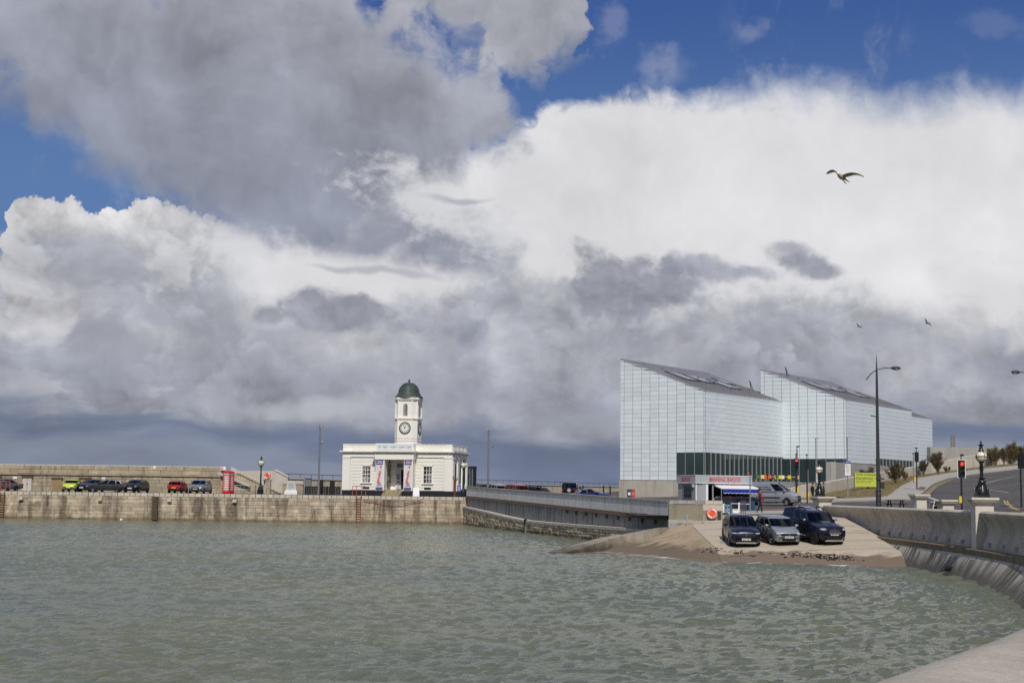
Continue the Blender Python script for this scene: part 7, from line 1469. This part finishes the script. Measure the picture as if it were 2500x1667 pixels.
# ================================================================== shrubs and ground cover
m_twig = M('shrub_stems', (.13, .095, .06), .9, var=.25, scale=4); m_leaf = M('shrub_foliage', (.115, .095, .038), .9, var=.4, scale=3, c2=(.15, .115, .06)); m_leaf2 = M('shrub_foliage_grey', (.12, .105, .065), .9, var=.35, scale=3, c2=(.09, .085, .05))
def shrub(px0, px1, pyt, pyb, lab, seed, leaf, dy=0.0, dens=1.0):
    rs = random.Random(seed); g = T((px0 + px1) / 2, pyb); Yg = g.y + dy; g = Vector((px2x((px0 + px1) / 2, Yg), Yg, tz(px2x((px0 + px1) / 2, Yg), Yg) + .08)); s = Yg / F; Wd, Hh = (px1 - px0) * s, (pyb - pyt) * s
    t_ = thing('shrub', lab, 'shrub', g, 0, 'wind-swept shrubs on the grass bank'); tm, cm = MB(), MB(); nst = int(13 * dens)
    for i in range(nst):
        a = rs.uniform(0, 6.28); lean = rs.uniform(.1, 1.0) ** .8; ex = math.cos(a) * Wd * .42 * lean; ey = math.sin(a) * Wd * .42 * lean; h = Hh * rs.uniform(.72, .98) * (1 - .25 * lean ** 2)
        pts = [Vector((ex * .05, ey * .05, -.1)), Vector((ex * .35, ey * .35, h * .3)), Vector((ex * .72, ey * .72, h * .62)), Vector((ex, ey, h * .9))]
        tm.tube([tuple(p) for p in pts], [.05, .035, .025, .012], 5)
        for b in range(int(11 * dens)):
            u = rs.uniform(.22, .97); j = min(int(u * 3), 2); p = pts[j].lerp(pts[j + 1], u * 3 - j); out = Vector((rs.gauss(0, .5) + math.cos(a) * .4 * lean, rs.gauss(0, .5) + math.sin(a) * .4 * lean, rs.uniform(.7, 1.5))).normalized(); l_ = rs.uniform(.18, .42) * Hh * (1.15 - u * .6)
            tip = p + out * l_; tm.tube([tuple(p), tuple(p.lerp(tip, .5) + Vector((0, 0, .02))), tuple(tip)], [.014, .009, .004], 3)
            for q_ in range(int(46 * dens)):
                c_ = p.lerp(tip, rs.uniform(.25, 1.08)) + Vector((rs.gauss(0, .05), rs.gauss(0, .05), rs.gauss(0, .04))) * Hh * .5
                d_ = (out + Vector((rs.gauss(0, .45), rs.gauss(0, .45), rs.gauss(.2, .3)))).normalized() * rs.uniform(.08, .2); sv = d_.cross(Vector((rs.random(), rs.random(), .3))).normalized() * rs.uniform(.011, .028)
                if c_.z < .12: continue
                cm.add([tuple(c_ - sv), tuple(c_ + sv), tuple(c_ + d_)], [(0, 1, 2)])
    part(t_, 'trunk', tm, m_twig); part(t_, 'crown', cm, leaf)
for i, a in enumerate(((2160, 2214, 1131, 1182, 'broad olive brown shrub beside the tall street light', m_leaf, 0, 1.15), (2238, 2272, 1120, 1162, 'grey brown shrub just right of the hill traffic light', m_leaf2, 0, .9), (2268, 2316, 1103, 1159, 'taller olive shrub right of the grey brown one', m_leaf, 0, 1.1),
    (2410, 2448, 1088, 1139, 'rounded shrub right of the big globe lamp', m_leaf, 0, 1.0), (2440, 2464, 1094, 1137, 'narrow shrub between the rounded and the leaning one', m_leaf2, 0, .8), (2456, 2488, 1077, 1134, 'leaning shrub left of the cut-off traffic light', m_leaf, 0, 1.0), (2484, 2520, 1084, 1131, 'shrub cut by the right edge of the photo', m_leaf, 0, .9),
    (2094, 2146, 1140, 1196, 'low twiggy shrub behind the yellow green banner', m_leaf2, 1.2, .9), (2196, 2222, 1150, 1176, 'small low shrub right of the broad olive one', m_leaf2, 0, .6), (2300, 2326, 1138, 1156, 'small ground-hugging shrub under the taller olive one', m_leaf2, 0, .5))): shrub(a[0], a[1], a[2], a[3], a[4], 40 + i, a[5], a[6], a[7])
tf = MB(); rs = random.Random(5); bv = bank.v
for i in range(5200):
    v = bv[rs.randrange(len(bv))]
    if v[1] > 190: continue
    x, y, z = v[0] + rs.gauss(0, .35), v[1] + rs.gauss(0, .35), v[2]
    for b in range(3):
        a = rs.uniform(0, 6.28); h = rs.uniform(.05, .17); d_ = (math.cos(a) * .04, math.sin(a) * .04); tf.add([(x - .015, y, z - .03), (x + .015, y, z - .03), (x + d_[0] + rs.gauss(0, .03), y + d_[1], z + h)], [(0, 1, 2)])
struct('grass_tufts', tf, M('grass_blades', (.16, .135, .05), .95, var=.4, scale=1.2, c2=(.24, .18, .09)), kind='stuff')
# seaweed and pebbles along the waterline
sw3 = MB(); pb3 = MB()
for i in range(330):
    u = rs.random(); px = rs.choice((rs.gauss(2035, 18), rs.gauss(2020, 22), rs.gauss(1985, 40), rs.uniform(1560, 2120), rs.gauss(1722, 12))); py = interp(px, [(1500, 1336), (1720, 1343), (1850, 1352), (1950, 1356), (2060, 1362), (2130, 1372)]) + rs.gauss(0, 3.2)
    d = ray(px, py); y = 66.0
    while y < 95:
        p = CAM + d * (y / d.y)
        if p.z < max(slipz(p.x, y) if p.x > 11.4 else sandz(p.x, y), 0): break
        y += .1
    z = (slipz(p.x, p.y) if p.x > 11.4 else sandz(p.x, p.y)) + .02
    if i % 3: sw3.box(p.x, p.y, z + .005, rs.uniform(.05, .3), rs.uniform(.05, .22), rs.uniform(.015, .04), rs.uniform(0, 3), .6)
    else: pb3.sphere((p.x, p.y, z + .02), (rs.uniform(.03, .07), rs.uniform(.03, .07), .035), 6, 4)
struct('seaweed', sw3, M('seaweed_brown', (.028, .018, .011), .6, var=.3), kind='stuff'); struct('pebbles', pb3, M('pebble', (.3, .25, .19), .8, var=.3, scale=8), kind='stuff')
